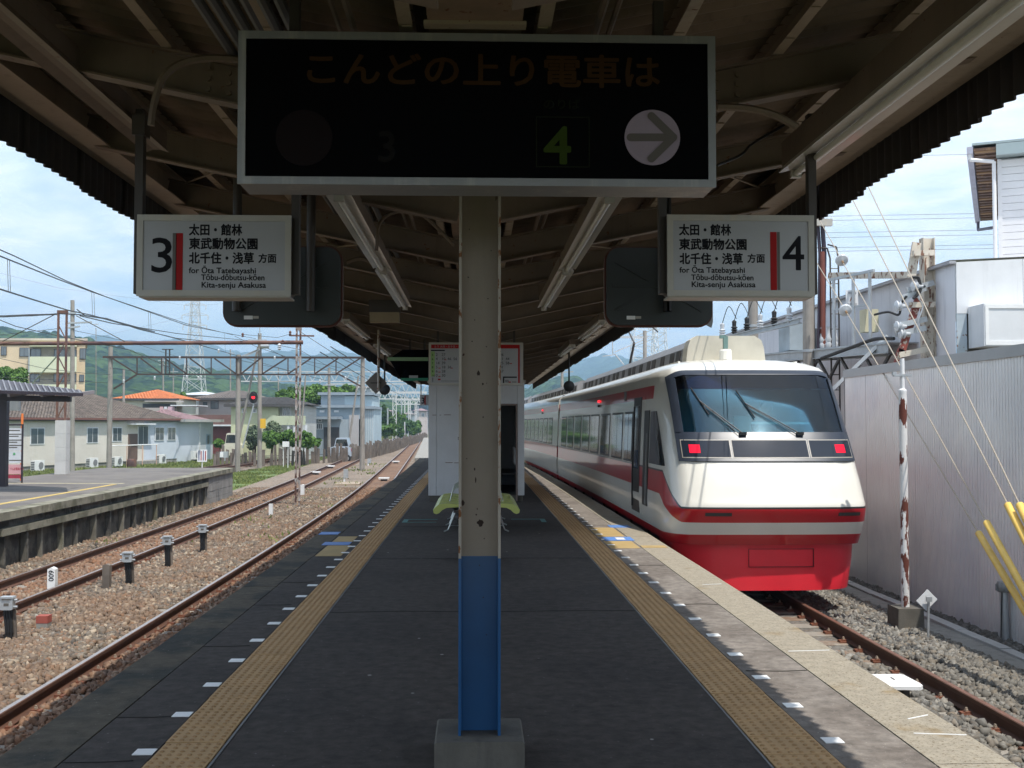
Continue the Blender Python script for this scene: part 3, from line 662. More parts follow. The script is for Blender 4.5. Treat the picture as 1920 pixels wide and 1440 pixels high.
for s in (-1,1):
    for px_ in (.30,.92,1.52,2.12):
        a = rz_(px_)+.205
        segy = CY0
        while segy < CY1-.2:                                  # purlins in rafter-to-rafter lengths, C section
            e = min(segy+3.8, CY1-.1); mb = MB()
            mb.box(s*px_-.004,s*px_+.004,segy+.01,e-.01,a,a+.10); mb.box(min(s*px_,s*px_-s*.052),max(s*px_,s*px_-s*.052),segy+.01,e-.01,a-.005,a); mb.box(min(s*px_,s*px_-s*.05),max(s*px_,s*px_-s*.05),segy+.01,e-.01,a+.094,a+.10)
            k = segy+.13
            while k < min(e,22): mb.box(s*px_-.03*s-.02,s*px_-.03*s+.02,k-.004,k+.004,a-.012,a-.006); k += .39
            mb.build('purlin', paint_cream, cp); segy = e
    # eave channel and its flange
    mb = MB(); z = 3.435
    mb.box(min(s*2.56,s*2.572),max(s*2.56,s*2.572),CY0,CY1,z,z+.26); mb.box(min(s*2.40,s*2.56),max(s*2.40,s*2.56),CY0,CY1,z-.010,z); mb.box(min(s*2.49,s*2.559),max(s*2.49,s*2.559),CY0,CY1,z+.25,z+.26)
    mb.box(min(s*2.572,s*2.665),max(s*2.572,s*2.665),CY0,CY1,z+.02,z+.03)
    mb.build('eave_channel', paint_cream, cp)
    # corrugated roof sheet
    n = int((CY1-CY0)/.13*6); mb = MB(); vs=[]; fs=[]
    for i in range(n+1):
        yy = CY0+(CY1-CY0)*i/n; w = .021*math.sin(2*PI*yy/.13)
        for xx in (.13, 1.4, EX+.04): vs.append((s*xx, yy, rz_(xx)+.328+w))
    for i in range(n):
        for k in range(2): fs.append((i*3+k,i*3+k+1,i*3+k+4,i*3+k+3))
    mb.add(vs,fs); o = mb.build('roof_sheet', [roof_sheet_m], cp, smooth=True)
    sd = o.modifiers.new('thickness','SOLIDIFY'); sd.thickness = .006; sd.offset = 0
    # fascia sheets
    mb = MB(); W = 7; n = 45; vs=[]; fs=[]
    for i in range(n+1):
        yy = .13*i/6; w = .017*math.sin(2*PI*i/6)
        for zz in (3.215+.0, 3.80): vs.append((w, yy, zz))
    fs = [(2*i,2*i+2,2*i+3,2*i+1) for i in range(n)]
    mb.add(vs,fs); fme = mb.mesh('fascia_sheet'); fme.materials.append(fascia_m)
    for p in fme.polygons: p.use_smooth = True
    yy = CY0; alt = 0
    while yy < CY1-.5:
        alt = 1-alt
        o = link('fascia_sheet', fme, cp, (s*(2.69+.009*alt), yy, random.uniform(-.012,.012))); o.rotation_euler.y = random.uniform(-.004,.004)
        m2 = o.modifiers.new('thickness','SOLIDIFY'); m2.thickness = .007; yy += .91
mb = MB(); mb.box(-.185,-.175,CY0,CY1,3.17,3.30); mb.box(.175,.185,CY0,CY1,3.17,3.30); mb.box(-.175,.175,CY0,CY1,3.17,3.18)
mb.build('valley_gutter', mk('gutter_brown', (0.22,0.15,0.10), 0.8, var=0.25, vscale=4, spots=(RUST,12,0.62)), cp)
for k in range(0,9):
    mb = MB(); mb.box(-.20,.20,.4+k*1.9,.46+k*1.9,3.155,3.169); mb.build('gutter_strap', paint_cream, cp)
# columns
def column(y0, nm='column'):
    mb = MB(); x0, x1 = -.075, .125; d0, d1 = y0-.10, y0+.10
    for (za, zb, mi) in ((.124,.96,1),(.96,3.16,0)):
        mb.cur = mi
        mb.box(x0+.012,x1-.012,y0-.005,y0+.005,za,zb)
        for xa,xb in ((x0,x0+.012),(x1-.012,x1)):
            mb.box(xa,xb,d0+.004,d1,za,zb)
            mb.cur = 2 if mi == 0 else 1; mb.box(xa-.0006,xb+.0006,d0,d0+.004,za,zb); mb.cur = mi
    o = mb.build(nm, [col_cream, col_blue, col_edge], cp)
    b = MB(); w = .21; b.prism([(-.185,0),(.235,0),(.235,.113),(.227,.124),(-.177,.124),(-.185,.113)], 'y', y0-.205, y0+.205); b.build('column_base', concrete_base, o)
    return o
for yc in (5.34, 12.94, 28.14, 35.74, 43.34):
    col_o = column(yc)
    if yc == 5.34:
        chip_m = mk('bare_chip_dark', (0.035,0.020,0.014), 0.8); rc = random.Random(9)
        def chip(cx, cz, r, n=11, st=1.0):
            q = MB(); q.add([(cx+r*rc.uniform(.5,1)*math.cos(2*PI*k/n), 5.3338, cz+st*r*rc.uniform(.5,1)*math.sin(2*PI*k/n)) for k in range(n)], [tuple(range(n))]); q.build('paint_chip', chip_m, col_o)
        c_ = at(901,980,5.335); chip(c_.x, c_.z, .022, 13)
        for px_,py_,r_,st in ((893,965,.006,1),(905,720,.007,1),(897,700,.010,1.6),(906,782,.005,1),(885,640,.005,1),(915,560,.004,1),(878,520,.005,1),(890,880,.004,3),(868,942,.010,1.8),(892,900,.004,5),(908,1010,.004,1),(880,430,.004,1),(921,470,.004,1),(875,860,.004,1),(899,1060,.004,1),(906,1120,.005,1),(912,1190,.004,1),(890,600,.004,1),(912,650,.004,1)):
            c_ = at(px_,py_,5.335); chip(c_.x, c_.z, r_, 8, st)
# diagonal tie rods and loose cables under the sheets
mb = MB()
for k in range(0,12):
    ya = 1.54+k*3.8
    for s in (-1,1): mb.tube((s*.35,ya,rz_(.35)+.19),(s*2.4,ya+3.75,rz_(2.4)+.19),.008,5)
mb.build('tie_rod', paint_cream, cp)
def arc(pts, r, name, m, parent, seg=6, n=10):
    P = [Vector(p) for p in pts]; out=[]
    for i in range(len(P)-1):
        p0 = P[max(0,i-1)]; p1=P[i]; p2=P[i+1]; p3=P[min(len(P)-1,i+2)]
        for k in range(n):
            t=k/n; out.append(0.5*((2*p1)+(-p0+p2)*t+(2*p0-5*p1+4*p2-p3)*t*t+(-p0+3*p1-3*p2+p3)*t**3))
    out.append(P[-1]); q=MB(); q.path(out,r,seg); return q.build(name,m,parent,smooth=True)
arc([at(283,235,5.1),at(290,190,5.1),at(310,140,5.1),at(360,113,5.12),at(445,112,5.15),at(560,140,5.2)], .018, 'conduit_bend', beam_dark, cp)
arc([at(706,470,7.6),at(712,420,7.6),at(740,398,7.6),at(790,402,7.7),at(852,460,7.8)], .013, 'conduit_bend', beam_dark, cp)
arc([at(1345,200,5.1),at(1400,203,5.1),at(1450,215,5.1),at(1495,238,5.1)], .018, 'conduit_bend', beam_dark, cp)
arc([at(1345,310,6.0),at(1390,290,6.2),at(1410,270,6.3),at(1470,235,6.4)], .008, 'loose_cable', black_rubber, cp)
arc([at(650,492,10.4),at(680,485,10.4),at(720,505,10.4)], .02, 'conduit_bend', beam_dark, cp)
for k in range(6):
    mb = MB(); X = -.78-.075*k; mb.tube((X,-1,rz_(abs(X))+.215),(X,12.6,rz_(abs(X))+.215),.024,8); mb.build('cable_conduit', mk('conduit_grey',(0.10,0.10,0.10),0.6,var=0.15) if k==0 else MATS['conduit_grey'], cp, smooth=True)
for s in (-1,1):
    mb = MB(); mb.tube((s*.5,-1,rz_(.5)+.21),(s*.5,50,rz_(.5)+.21),.016,6); mb.tube((s*.56,-1,rz_(.56)+.21),(s*.56,50,rz_(.56)+.21),.012,6); mb.build('cable_conduit', beam_dark, cp)

# ---- fluorescent fixtures hung under the rafters
def fixture(name_label, x, z, y0, y1, big=False, lamp=True):
    t = thing('fluorescent_light' if lamp else 'cable_duct', name_label, 'light fixture' if lamp else 'cable duct', (x,(y0+y1)/2,z), 'fluorescent lights hung under the canopy' if lamp else None); k = 1.35 if big else 1.0
    s = 1 if x < 0 else -1
    mb = MB(); mb.box(x-.055*k,x+.055*k,y0,y1,z+.055,z+.15*k); mb.build('mounting_duct', beam_dark, t)
    mb = MB(); mb.prism([(x-.075*k,z+.012),(x-.055*k,z+.054),(x+.055*k,z+.054),(x+.075*k,z+.012),(x+.02,z+.030),(x-.02,z+.030)], 'y', y0+.02, y1-.02); mb.build('reflector', lamp_white if lamp else beam_dark, t)
    if not lamp: return t
    mb = MB(); mb.tube((x,y0+.06,z+.005),(x,y1-.06,z+.005),.019,12); mb.build('lamp_tube', tube_white, t, smooth=True)
    for yy in (y0+.035,y1-.035): MB().box(x-.03,x+.03,yy-.02,yy+.02,z-.02,z+.03).build('lamp_holder', sign_frame, t)
    for yy in (y0+.35,y1-.35): MB().tube((x,yy,z+.13),(x,yy,rz_(abs(x))+.02),.006,6).build('hanging_rod', dark_steel, t)
XI, ZI = .80, 2.93
fixture('fluorescent tube light left of the main column, nearer one of the pair', -XI, ZI, 6.4, 9.45)
fixture('fluorescent tube light left of the main column, farther one of the pair', -XI, ZI, 9.55, 12.6)
fixture('fluorescent tube light right of the main column, nearer one of the pair', XI, ZI, 6.4, 9.45)
fixture('fluorescent tube light right of the main column, farther one of the pair', XI, ZI, 9.55, 12.6)
fixture('big white fluorescent light along the right eave, closest to the camera', 1.93, 3.10, 1.2, 6.5, True)
fixture('dirty cream cable duct running along the left eave, closest to the camera', -1.98, 3.28, 1.2, 6.85, False, False)
fixture('fluorescent light by the left eave beside the dark back of a monitor', -1.93, 3.12, 16.4, 19.6)
fixture('fluorescent light by the right eave just before the white waiting room', 1.93, 3.12, 16.4, 19.6)
fixture('small far fluorescent light by the left eave near the diamond sign', -1.93, 3.12, 21.5, 24.4)
fixture('small far fluorescent light by the right eave above the train roof', 1.93, 3.12, 21.5, 24.4)

# ================================================================ HANGING SIGNS
def led_sign():
    t = thing('departure_board', 'large black departure board with unlit amber Japanese lettering hung over the platform', 'departure board', (0.01,4.25,2.82))
    y0,y1 = 4.25,4.47; _a,_b = at(447,57,4.25),at(1343,351,4.25); x0,x1,z0,z1 = _a.x,_b.x,_b.z,_a.z; fw=.030
    mb = MB(); mb.box(x0+.004,x1-.004,y0+.012,y1,z0+.004,z1-.004); mb.build('casing', alu, t)
    for a in ((x0,x1,z0,z0+fw),(x0,x1,z1-fw,z1),(x0,x0+fw,z0+fw,z1-fw),(x1-fw,x1,z0+fw,z1-fw)):
        q = MB(); q.box(a[0],a[1],y0,y0+.012,a[2],a[3]); q.build('frame', alu, t)
    q = MB(); q.box(x0+fw,x1-fw,y0+.006,y0+.0115,z0+fw,z1-fw); q.build('display_panel', led_black, t)
    Y = y0+.0045
    def P(px,py): return at(px,py,Y)
    p = P(565,158); q = P(1228,158); textw('こんどの上り電車は', q.x-p.x, (p.x,Y,p.z+.012), amber, t, h=.138, fat=.022)
    p = P(1018,203); q = P(1086,203); textw('のりば', q.x-p.x, (p.x,Y,p.z), olive_dim, t, h=.045, fat=.01)
    p = P(1020,306); text('4', .208, (p.x,Y,p.z), olive, t, fat=.02, sx=1.05)
    p = P(705,302); text('3', .17, (p.x,Y,p.z), dim_three, t, fat=.015)
    a,b = P(1005,218),P(1106,314)
    for (l,r,lo,hi) in ((a.x,b.x,a.z-.004,a.z),(a.x,b.x,b.z,b.z+.004),(a.x,a.x+.004,b.z+.004,a.z-.004),(b.x-.004,b.x,b.z+.004,a.z-.004)):
        q=MB(); q.box(l,r,Y-.001,Y,lo,hi); q.build('number_frame', olive_dim, t)
    c = P(1223,258); q=MB(); q.lathe([(.110,0),(.110,.004)],(c.x,Y-.003,c.z),'y',48); q.build('arrow_disc', disc_pale, t)
    c2 = P(570,258); q=MB(); q.lathe([(.110,0),(.110,.003)],(c2.x,Y-.001,c2.z),'y',40); q.build('lamp_disc', dim_red, t)
    def seg(p0,p1,yy,r=.0155):
        q=MB(); d=(p1-p0); L_=d.length; a_=math.atan2(d.z,d.x); n=8; pts=[]
        for k in range(n+1): th=PI/2+PI*k/n; pts.append((r*math.cos(th), r*math.sin(th)))
        for k in range(n+1): th=-PI/2+PI*k/n; pts.append((L_+r*math.cos(th), r*math.sin(th)))
        pts=[(p0.x+u*math.cos(a_)-v*math.sin(a_), p0.z+u*math.sin(a_)+v*math.cos(a_)) for u,v in pts]
        q.prism(pts,'y',yy-.001,yy); return q
    V = lambda px,py: P(px,py)
    seg(V(1182,258),V(1262,258),Y-.0035).build('arrow_bar', disc_arrow, t); seg(V(1221,218),V(1262,258),Y-.0047).build('arrow_bar', disc_arrow, t); seg(V(1221,298),V(1262,258),Y-.0059).build('arrow_bar', disc_arrow, t)
    for xx in (-.72,.74):
        q=MB(); q.box(xx-.02,xx+.02,4.33,4.37,z1,rz_(abs(xx))+.24); q.build('hanger', dark_steel, t)
led_sign()
def plat_sign(side):
    s = -1 if side=='L' else 1
    _a,_b = (at(257,402,6.0),at(545,556,6.0)) if s<0 else (at(1251,402,6.0),at(1528,556,6.0)); x0,x1,z0,z1,y0,y1 = _a.x,_b.x,_b.z,_a.z,6.0,6.19
    t = thing('platform_sign', 'white lightbox sign for platform 3, hung at the left of the canopy' if s<0 else 'white lightbox sign for platform 4, hung at the right of the canopy', 'platform sign', ((x0+x1)/2,6,2.5), 'platform number signs under the canopy')
    mb = MB(); c=.04
    mb.prism([(x0+.005,z0+.03),(x0+.03,z0+.004),(x1-.03,z0+.004),(x1-.005,z0+.03),(x1-.005,z1-.004),(x0+.005,z1-.004)],'y',y0+.013,y1)
    mb.build('casing', mk('sign_casing_dark',(0.12,0.10,0.085),0.5,var=0.1) if s<0 else MATS['sign_casing_dark'], t)
    q=MB(); q.box(x0+.01,x1-.01,y0+.013,y1-.003,z0-.006,z0+.004); q.build('bottom_trim', sign_frame, t)
    fw=.033
    for a in ((x0,x1,z0,z0+fw),(x0,x1,z1-fw,z1),(x0,x0+fw,z0+fw,z1-fw),(x1-fw,x1,z0+fw,z1-fw)):
        q=MB(); q.box(a[0],a[1],y0,y0+.013,a[2],a[3]); q.build('frame', sign_frame, t)
    q=MB(); q.box(x0+fw,x1-fw,y0+.006,y0+.012,z0+fw,z1-fw); q.build('sign_face', sign_white, t)
    Y=y0+.0052
    def P(px,py): return at(px,py,Y)
    def line(s_,pa,pb,h,fat): textw(s_, P(pb[0],pb[1]).x-P(*pa).x, (P(*pa).x,Y,P(*pa).z), ink, t, h=h, fat=fat)
    hK=.066
    if s<0:
        line('太田・館林',(354,439),(454,439),hK,.034); line('東武動物公園',(354,465),(483,465),hK,.034); line('北千住・浅草',(354,492),(476,492),hK,.034); line('方面',(484,491),(518,491),hK*.8,.03)
        line('for Ōta Tatebayashi',(354,512),(480,511),.044,.022); line('Tōbu-dōbutsu-kōen',(377,525),(496,524),.044,.022); line('Kita-senju Asakusa',(377,539),(498,537),.044,.022)
        p=P(278,510); textw('3', P(317,510).x-p.x, (p.x,Y,p.z), ink, t, h=.272, fat=.006)
        bars=((324,330,ink_grey),(330,342,ink_red)); by=(437,549)
    else:
        line('太田・館林',(1273,439),(1371,439),hK,.034); line('東武動物公園',(1273,466),(1400,466),hK,.034); line('北千住・浅草',(1274,493),(1393,493),hK,.034); line('方面',(1401,491),(1434,491),hK*.8,.03)
        line('for Ōta Tatebayashi',(1274,511),(1397,510),.044,.022); line('Tōbu-dōbutsu-kōen',(1296,525),(1413,524),.044,.022); line('Kita-senju Asakusa',(1296,538),(1416,537),.044,.022)
        p=P(1467,506); textw('4', P(1508,506).x-p.x, (p.x,Y,p.z), ink, t, h=.272, fat=.008)
        bars=((1444,1457,ink_red),(1457,1463,ink_grey)); by=(435,544)
    for a,b,m in bars:
        pa,pb=P(a,by[0]),P(b,by[1]); q=MB(); q.box(pa.x,pb.x,Y-.0012,Y+.0003,max(pb.z,z0+fw+.001),pa.z); q.build('colour_band', m, t)
    for xx in (x0-.012,x1+.012):
        q=MB(); q.box(xx-.022,xx+.022,6.06,6.12,z0+.02,rz_(abs(xx))+.05); q.build('hanger_post', dark_steel, t)
        q=MB(); q.box(xx-.035,xx+.035,6.04,6.14,rz_(abs(xx))-.10,rz_(abs(xx))+.02); q.build('post_clamp', dark_steel, t)
plat_sign('L'); plat_sign('R')
def mirror(s):
    a,b = (at(417,470,7.5),at(641,613,7.5)) if s<0 else (at(1134,470,7.5),at(1338,613,7.5))
    x0,x1,z0 = a.x,b.x,b.z; z1 = z0+.56
    t = thing('monitor_housing', 'dark rounded monitor back with a pale sticker, left one behind the hanging signs' if s<0 else 'dark rounded monitor back with a pale screen cover edge, right one behind the hanging signs', 'monitor', ((x0+x1)/2,7.5,z0+.28), 'dark monitor housings behind the platform signs')
    def rr(g,r,n=6):
        P=[]; 
        for cx,cz,a0 in ((x1-g-r,z1-g-r,0),(x0+g+r,z1-g-r,90),(x0+g+r,z0+g+r,180),(x1-g-r,z0+g+r,270)):
            for k in range(n+1): th=R(a0+90*k/n); P.append((cx+r*math.cos(th),cz+r*math.sin(th)))
        return P
    dk = mk('monitor_back_dark',(0.030,0.036,0.036),0.45,var=0.12,vscale=3) if s<0 else MATS['monitor_back_dark']
    mb=MB(); mb.prism(rr(.012,.09),'y',7.5,7.53); mb.build('back_shell', dk, t)
    mb=MB(); mb.prism(rr(0,.10),'y',7.53,7.56); mb.build('rim', mk('monitor_rim',(0.10,0.03,0.02),0.6) if s<0 else MATS['monitor_rim'], t)
    mb=MB(); mb.prism(rr(.02,.09),'y',7.56,7.74); mb.build('hood', mk('monitor_hood',(0.20,0.19,0.175),0.6) if s<0 else MATS['monitor_hood'], t)
    cx,cz=(x0+x1)/2,(z0+z1)/2
    for (dx,dz) in ((.30,.17),(-.30,.17),(.30,-.17),(-.30,-.17)):
        mb=MB(); mb.bar((cx+dx*.25,7.497,cz+dz*.25),(cx+dx,7.497,cz+dz),.014,.016); mb.build('pressed_rib', dk, t)
    mb=MB(); mb.bar((cx-.32,7.497,cz),(cx+.32,7.497,cz),.012,.018); mb.build('pressed_rib', dk, t)
    hx = x0+.11 if s<0 else x1-.33
    for hh in (hx, hx+ (.50 if s<0 else .0)):
        mb=MB(); mb.tube((hh,7.45,z0+.10),(hh,7.45,rz_(abs(hh))+.05),.03,12); mb.build('hanger_pole', dark_steel, t, smooth=True)
    mb=MB(); mb.box(x0+.15,x0+.21,7.4985,7.4995,z0+.05,z0+.075); mb.build('sticker', white_paint, t)
    mb=MB(); mb.box(x0+.212,x0+.25,7.4985,7.4995,z0+.055,z0+.073); mb.build('sticker', sign_frame, t)
    if s>0:
        mb=MB(); mb.prism([(x1-.01,z0+.05),(x1+.045,z0+.02),(x1+.055,z0+.06),(x1+.055,z1-.05),(x1-.01,z1-.02)],'y',7.77,7.79); mb.build('screen_cover', alu, t)
mirror(-1); mirror(1)
# ================================================================ TRAIN
TX, TY = 4.155, 14.92
tr = thing('express_train', 'white and red express train with lit red tail lamps standing at the right platform', 'train', (TX,TY,0))
def lerp(tab, z):
    if z <= tab[0][0]: return tab[0][1]
    for (a,va),(b,vb) in zip(tab[:-1],tab[1:]):
        if z <= b: return va+(vb-va)*(z-a)/(b-a)
    return tab[-1][1]
WT = [(-.08,1.39),(.05,1.405),(.25,1.42),(.4,1.425),(.8,1.41),(1.43,1.385),(1.9,1.365),(2.12,1.35),(2.25,1.345),(2.36,1.325),(2.46,1.255),(2.54,1.10),(2.60,.86),(2.64,.54),(2.665,.10)]
YT = [(-.08,.25),(.05,.17),(.25,.065),(.40,.008),(.44,0),(.485,.008),(.53,.035),(.60,.07),(.8,.165),(1.08,.32),(1.43,.555),(1.9,.90),(2.36,1.27),(2.46,1.42),(2.54,1.66),(2.60,2.05),(2.64,2.6),(2.665,3.2)]
DD = 1.35
PLAN = [(0,0),(.3,.008),(.5,.025),(.65,.05),(.76,.095),(.83,.145),(.875,.21),(.91,.30),(.94,.44),(.965,.66),(.985,.97),(1.0,1.35)]
def plan(u):
    return sum(lerp(PLAN, min(1.0, max(0.0, abs(u+d_)))) for d_ in (-.03,-.02,-.01,0,.01,.02,.03) if True)/7 if u < .96 else lerp(PLAN, u)
def kz(z): return lerp([(.3,.62),(.6,.66),(1.1,.82),(1.46,.92),(2.6,1.0)], z)
def front(x, z, off=0.0):
    w = lerp(WT,z); u = min(abs(x)/w,1.0); y = lerp(YT,z)+plan(u)*kz(z)
    return Vector((TX+x*(1+off*.5), TY+y-off*.85, z+off*.5))
def tb(v): return Vector((v[0]+bend(v[1]), v[1], v[2]))
def nose_body():
    Z = [-.08,-.02,.05,.15,.25,.33,.40,.44,.485,.53,.60,.70,.8,.94,1.08,1.25,1.43,1.46,1.6,1.75,1.9,2.05,2.2,2.32,2.36,2.41,2.46,2.50,2.54,2.57,2.60,2.62,2.64,2.655,2.665]
    mb = MB(); rows=[]; holes=[]
    for z in Z:
        w = lerp(WT,z); ch = min(1.16/w,.9)
        cs = [ch*k for k in (0,.2,.4,.6,.8,1)]+[ch+(1-ch)*k for k in (.15,.3,.45,.58,.70,.80,.88,.94,.98,1)]
        half = [(w*c, lerp(YT,z)+plan(min(c,1))*kz(z)) for c in cs]
        yend = half[-1][1]; side = [(w, yend+(18.75-yend)*t) for t in (.02,.08,.18,.34,.5,.66,.83,1)]
        h = half+side; full = [(-x,y) for x,y in reversed(h)]+h[1:]
        row = [tb((TX+x,TY+y,z)) for x,y in full]; rows.append(row)
    n = len(rows[0]); mb.add([v for r in rows for v in r], [])
    mid = n//2
    for i in range(len(Z)-1):
        for k in range(n-1):
            if Z[i] >= 1.459 and Z[i+1] <= 2.361 and mid-5 <= k < mid+5: continue
            mb.f.append((i*n+k,i*n+k+1,(i+1)*n+k+1,(i+1)*n+k)); mb.m.append(0)
    o = len(mb.v); t = len(Z)-1                                  # close the roof crown and the floor
    for k in range(mid): 
        mb.f.append((t*n+k, t*n+k+1, t*n+n-2-k, t*n+n-1-k)) if k+1 < n-2-k else None
    mb.m += [0]*(len(mb.f)-len(mb.m))
    return mb.build('car_body', livery, tr, smooth=True)
car1 = nose_body()
def car(y0, y1):
    Z = [z for z,_ in WT]; Yl = ys(y0,y1,2.5); mb = MB(); n = len(Z)*2; vs=[]
    for y in Yl: 
        for z in Z: vs.append((TX-lerp(WT,z)+bend(y), y, z))
        for z in reversed(Z): vs.append((TX+lerp(WT,z)+bend(y), y, z))
    fs=[(i*n+k,i*n+(k+1)%n,(i+1)*n+(k+1)%n,(i+1)*n+k) for i in range(len(Yl)-1) for k in range(n)]
    fs += [tuple(range(n))[::-1], tuple(range((len(Yl)-1)*n,len(Yl)*n))]
    mb.add(vs,fs); return mb.build('car_body', livery, tr, smooth=True)
YC = [(TY, TY+18.75),(TY+19.15,TY+38.3),(TY+38.7,TY+57.9)]
cars = [car1, car(*YC[1]), car(*YC[2])]
for a,b in ((YC[0][1],YC[1][0]),(YC[1][1],YC[2][0])):
    q=MB(); yy=(a+b)/2; q.box(TX-1.22+bend(yy),TX+1.22+bend(yy),a-.01,b+.01,0,2.5); q.build('gangway_bellows', train_rubber, tr)
    q=MB(); q.box(TX-1.385+bend(yy),TX-1.355+bend(yy),a+.12,b-.12,.05,2.2); q.build('gap_cover', train_white, tr)
# side windows, doors, lamps on the platform side
def sidequad(y0,y1,z0,z1,off,th=.012,side=-1):
    mb=MB(); 
    def X(y,z,o): return TX+side*(lerp(WT,z)+o)+bend(y)
    zz=[z0+(z1-z0)*k/3 for k in range(4)]; vs=[]
    for o in (off-th,off):
        for y in (y0,y1):
            for z in zz: vs.append((X(y,z,o),y,z))
    f=[]
    for k in range(3): f += [(k,k+1,5+k,4+k),(8+k,12+k,13+k,9+k),(k,8+k,9+k,k+1),(4+k,5+k,13+k,12+k)]
    f += [(0,4,12,8),(3,11,15,7)]
    mb.add(vs,f); return mb
frame_m = mk('window_frame_dark',(0.03,0.03,0.032),0.4)
pillar_m = mk('window_pillar_grey',(0.42,0.40,0.36),0.4,var=0.05)
for (c, wins) in ((cars[0],[(4.2,5.1)]+[(5.45+1.83*k,6.88+1.83*k) for k in range(7)]),(cars[1],[(20.9+1.83*k,22.33+1.83*k) for k in range(9)]),(cars[2],[(40.4+1.83*k,41.8+1.83*k) for k in range(9)])):
    for a,b in wins:
        f = sidequad(TY+a-.05,TY+b+.05,.94,1.82,.004).build('window_frame', frame_m, c)
        sidequad(TY+a,TY+(a+b)/2-.015,.98,1.78,.009).build('window_pane', glass_dark, c); sidequad(TY+(a+b)/2+.015,TY+b,.98,1.78,.009).build('window_pane', glass_dark, c)
for c,y0 in ((cars[0],2.35),(cars[1],36.4),(cars[2],39.2)):
    sidequad(TY+y0+.50,TY+y0+.85,.13,2.05,.006,.02).build('side_door', livery, c)
    o=sidequad(TY+y0+.86,TY+y0+1.70,.13,2.05,.012,.03).build('door_recess', train_rubber, c); sidequad(TY+y0+1.0,TY+y0+1.5,.85,1.9,.016,.004).build('door_glass', glass_dark, o)
    o=sidequad(TY+y0,TY+y0+.49,.30,1.82,.012,.03).build('door_seal', train_rubber, c); sidequad(TY+y0+.08,TY+y0+.13,.32,1.45,.03,.02).build('door_handrail', alu, o); sidequad(TY+y0+1.55,TY+y0+1.6,.2,1.9,.03,.02).build('door_handrail', frame_m, o)
def sidept(yl, z, off):
    d = yl-lerp(YT,z); u = 1.0
    if d < DD*kz(z): u = next((k_/400 for k_ in range(200,401) if plan(k_/400)*kz(z) >= d), 1.0)
    return Vector((TX-lerp(WT,z)*u-off, TY+yl-off*.4, z))
q=MB(); nn=8; vs=[]
for o_ in (.002,.014):
    for i in range(nn+1):
        z=.99+(.81)*i/nn; yf=.98+(1.80-.98)*i/nn
        for k in range(nn+1): vs.append(sidept(yf+(2.22-yf)*k/nn, z, o_))
n1=(nn+1)**2; fs=[]
for i in range(nn):
    for k in range(nn):
        a=i*(nn+1)+k; fs += [(a,a+1,a+nn+2,a+nn+1),(n1+a,n1+a+nn+1,n1+a+nn+2,n1+a+1)]
for i in range(nn):
    for a,b in ((i,i+1),(nn*(nn+1)+i,nn*(nn+1)+i+1),(i*(nn+1),(i+1)*(nn+1)),(i*(nn+1)+nn,(i+1)*(nn+1)+nn)): fs.append((a,b,n1+b,n1+a))
q.add(vs,fs); q.build('cab_side_window', glass_dark, car1, smooth=True)
for c,y0 in ((cars[0],9.2),(cars[1],24.9),(cars[2],44.0)):
    q=MB(); yy=TY+y0; q.cbox((TX-lerp(WT,2.1)-.02+bend(yy),yy,2.10),(.04,.10,.05)); o=q.build('side_lamp', red_led, c)
    q=MB(); q.cbox((TX-lerp(WT,2.0)-.015+bend(yy),yy,2.0),(.05,.10,.05)); q.build('lamp_bracket', train_rubber, c)
q=MB(); q.cbox((TX-lerp(WT,2.12)-.01,TY+5.2,2.11),(.04,.22,.17)); q.build('destination_panel', ac_grey, car1)
# front mask
def patch(x0f,x1f,z0,z1,off,m,name,parent,nx=14,nz=6,th=.012,cz=None):
    mb=MB(); vs=[]
    for o_ in (off,off-th):
        for i in range(nz+1):
            z=z0+(z1-z0)*i/nz
            for k in range(nx+1):
                a=x0f(z) if callable(x0f) else x0f; b=x1f(z) if callable(x1f) else x1f
                xx=a+(b-a)*k/nx; vs.append(front(xx,z-(cz(abs(xx)) if cz else 0),o_))
    n1=(nx+1)*(nz+1); fs=[]
    for i in range(nz):
        for k in range(nx):
            a=i*(nx+1)+k; fs.append((a,a+1,a+nx+2,a+nx+1)); a+=n1; fs.append((a,a+nx+1,a+nx+2,a+1))
    for k in range(nx): fs.append((k,n1+k,n1+k+1,k+1)); a=nz*(nx+1)+k; fs.append((a,a+1,n1+a+1,n1+a))
    for i in range(nz): a=i*(nx+1); fs.append((a,a+nx+1,n1+a+nx+1,n1+a)); a+=nx; fs.append((a,n1+a,n1+a+nx+1,a+nx+1))
    mb.add(vs,fs); return mb.build(name,m,parent,smooth=True)
XM = lambda z: 1.25+.0*(z-1.08)
mask = patch(lambda z:-XM(z),lambda z:XM(z),1.07,1.475,.022,train_black,'front_mask',tr,28,14,.018)
patch(lambda z:-XM(z),-1.145,1.475,2.28,.022,train_black,'mask_pillar',mask,4,10); patch(1.145,lambda z:XM(z),1.475,2.28,.022,train_black,'mask_pillar',mask,4,10)
patch(lambda z:-XM(z),lambda z:XM(z),2.33,2.405,.012,train_black,'mask_top',mask,36,3,.012,lambda x_: .11*max(0,(x_-.99)/.275)**2.2)
patch(-1.21,1.21,1.455,1.475,.016,train_rubber,'glass_seal',mask,14,1)
patch(lambda z:-1.155,1.155,1.468,2.12,.006,windscreen_m,'windscreen',tr,14,8,.006); patch(lambda z:-1.155,1.155,2.12,2.355,.006,tint_band_m,'windscreen_sun_band',tr,14,4,.006)
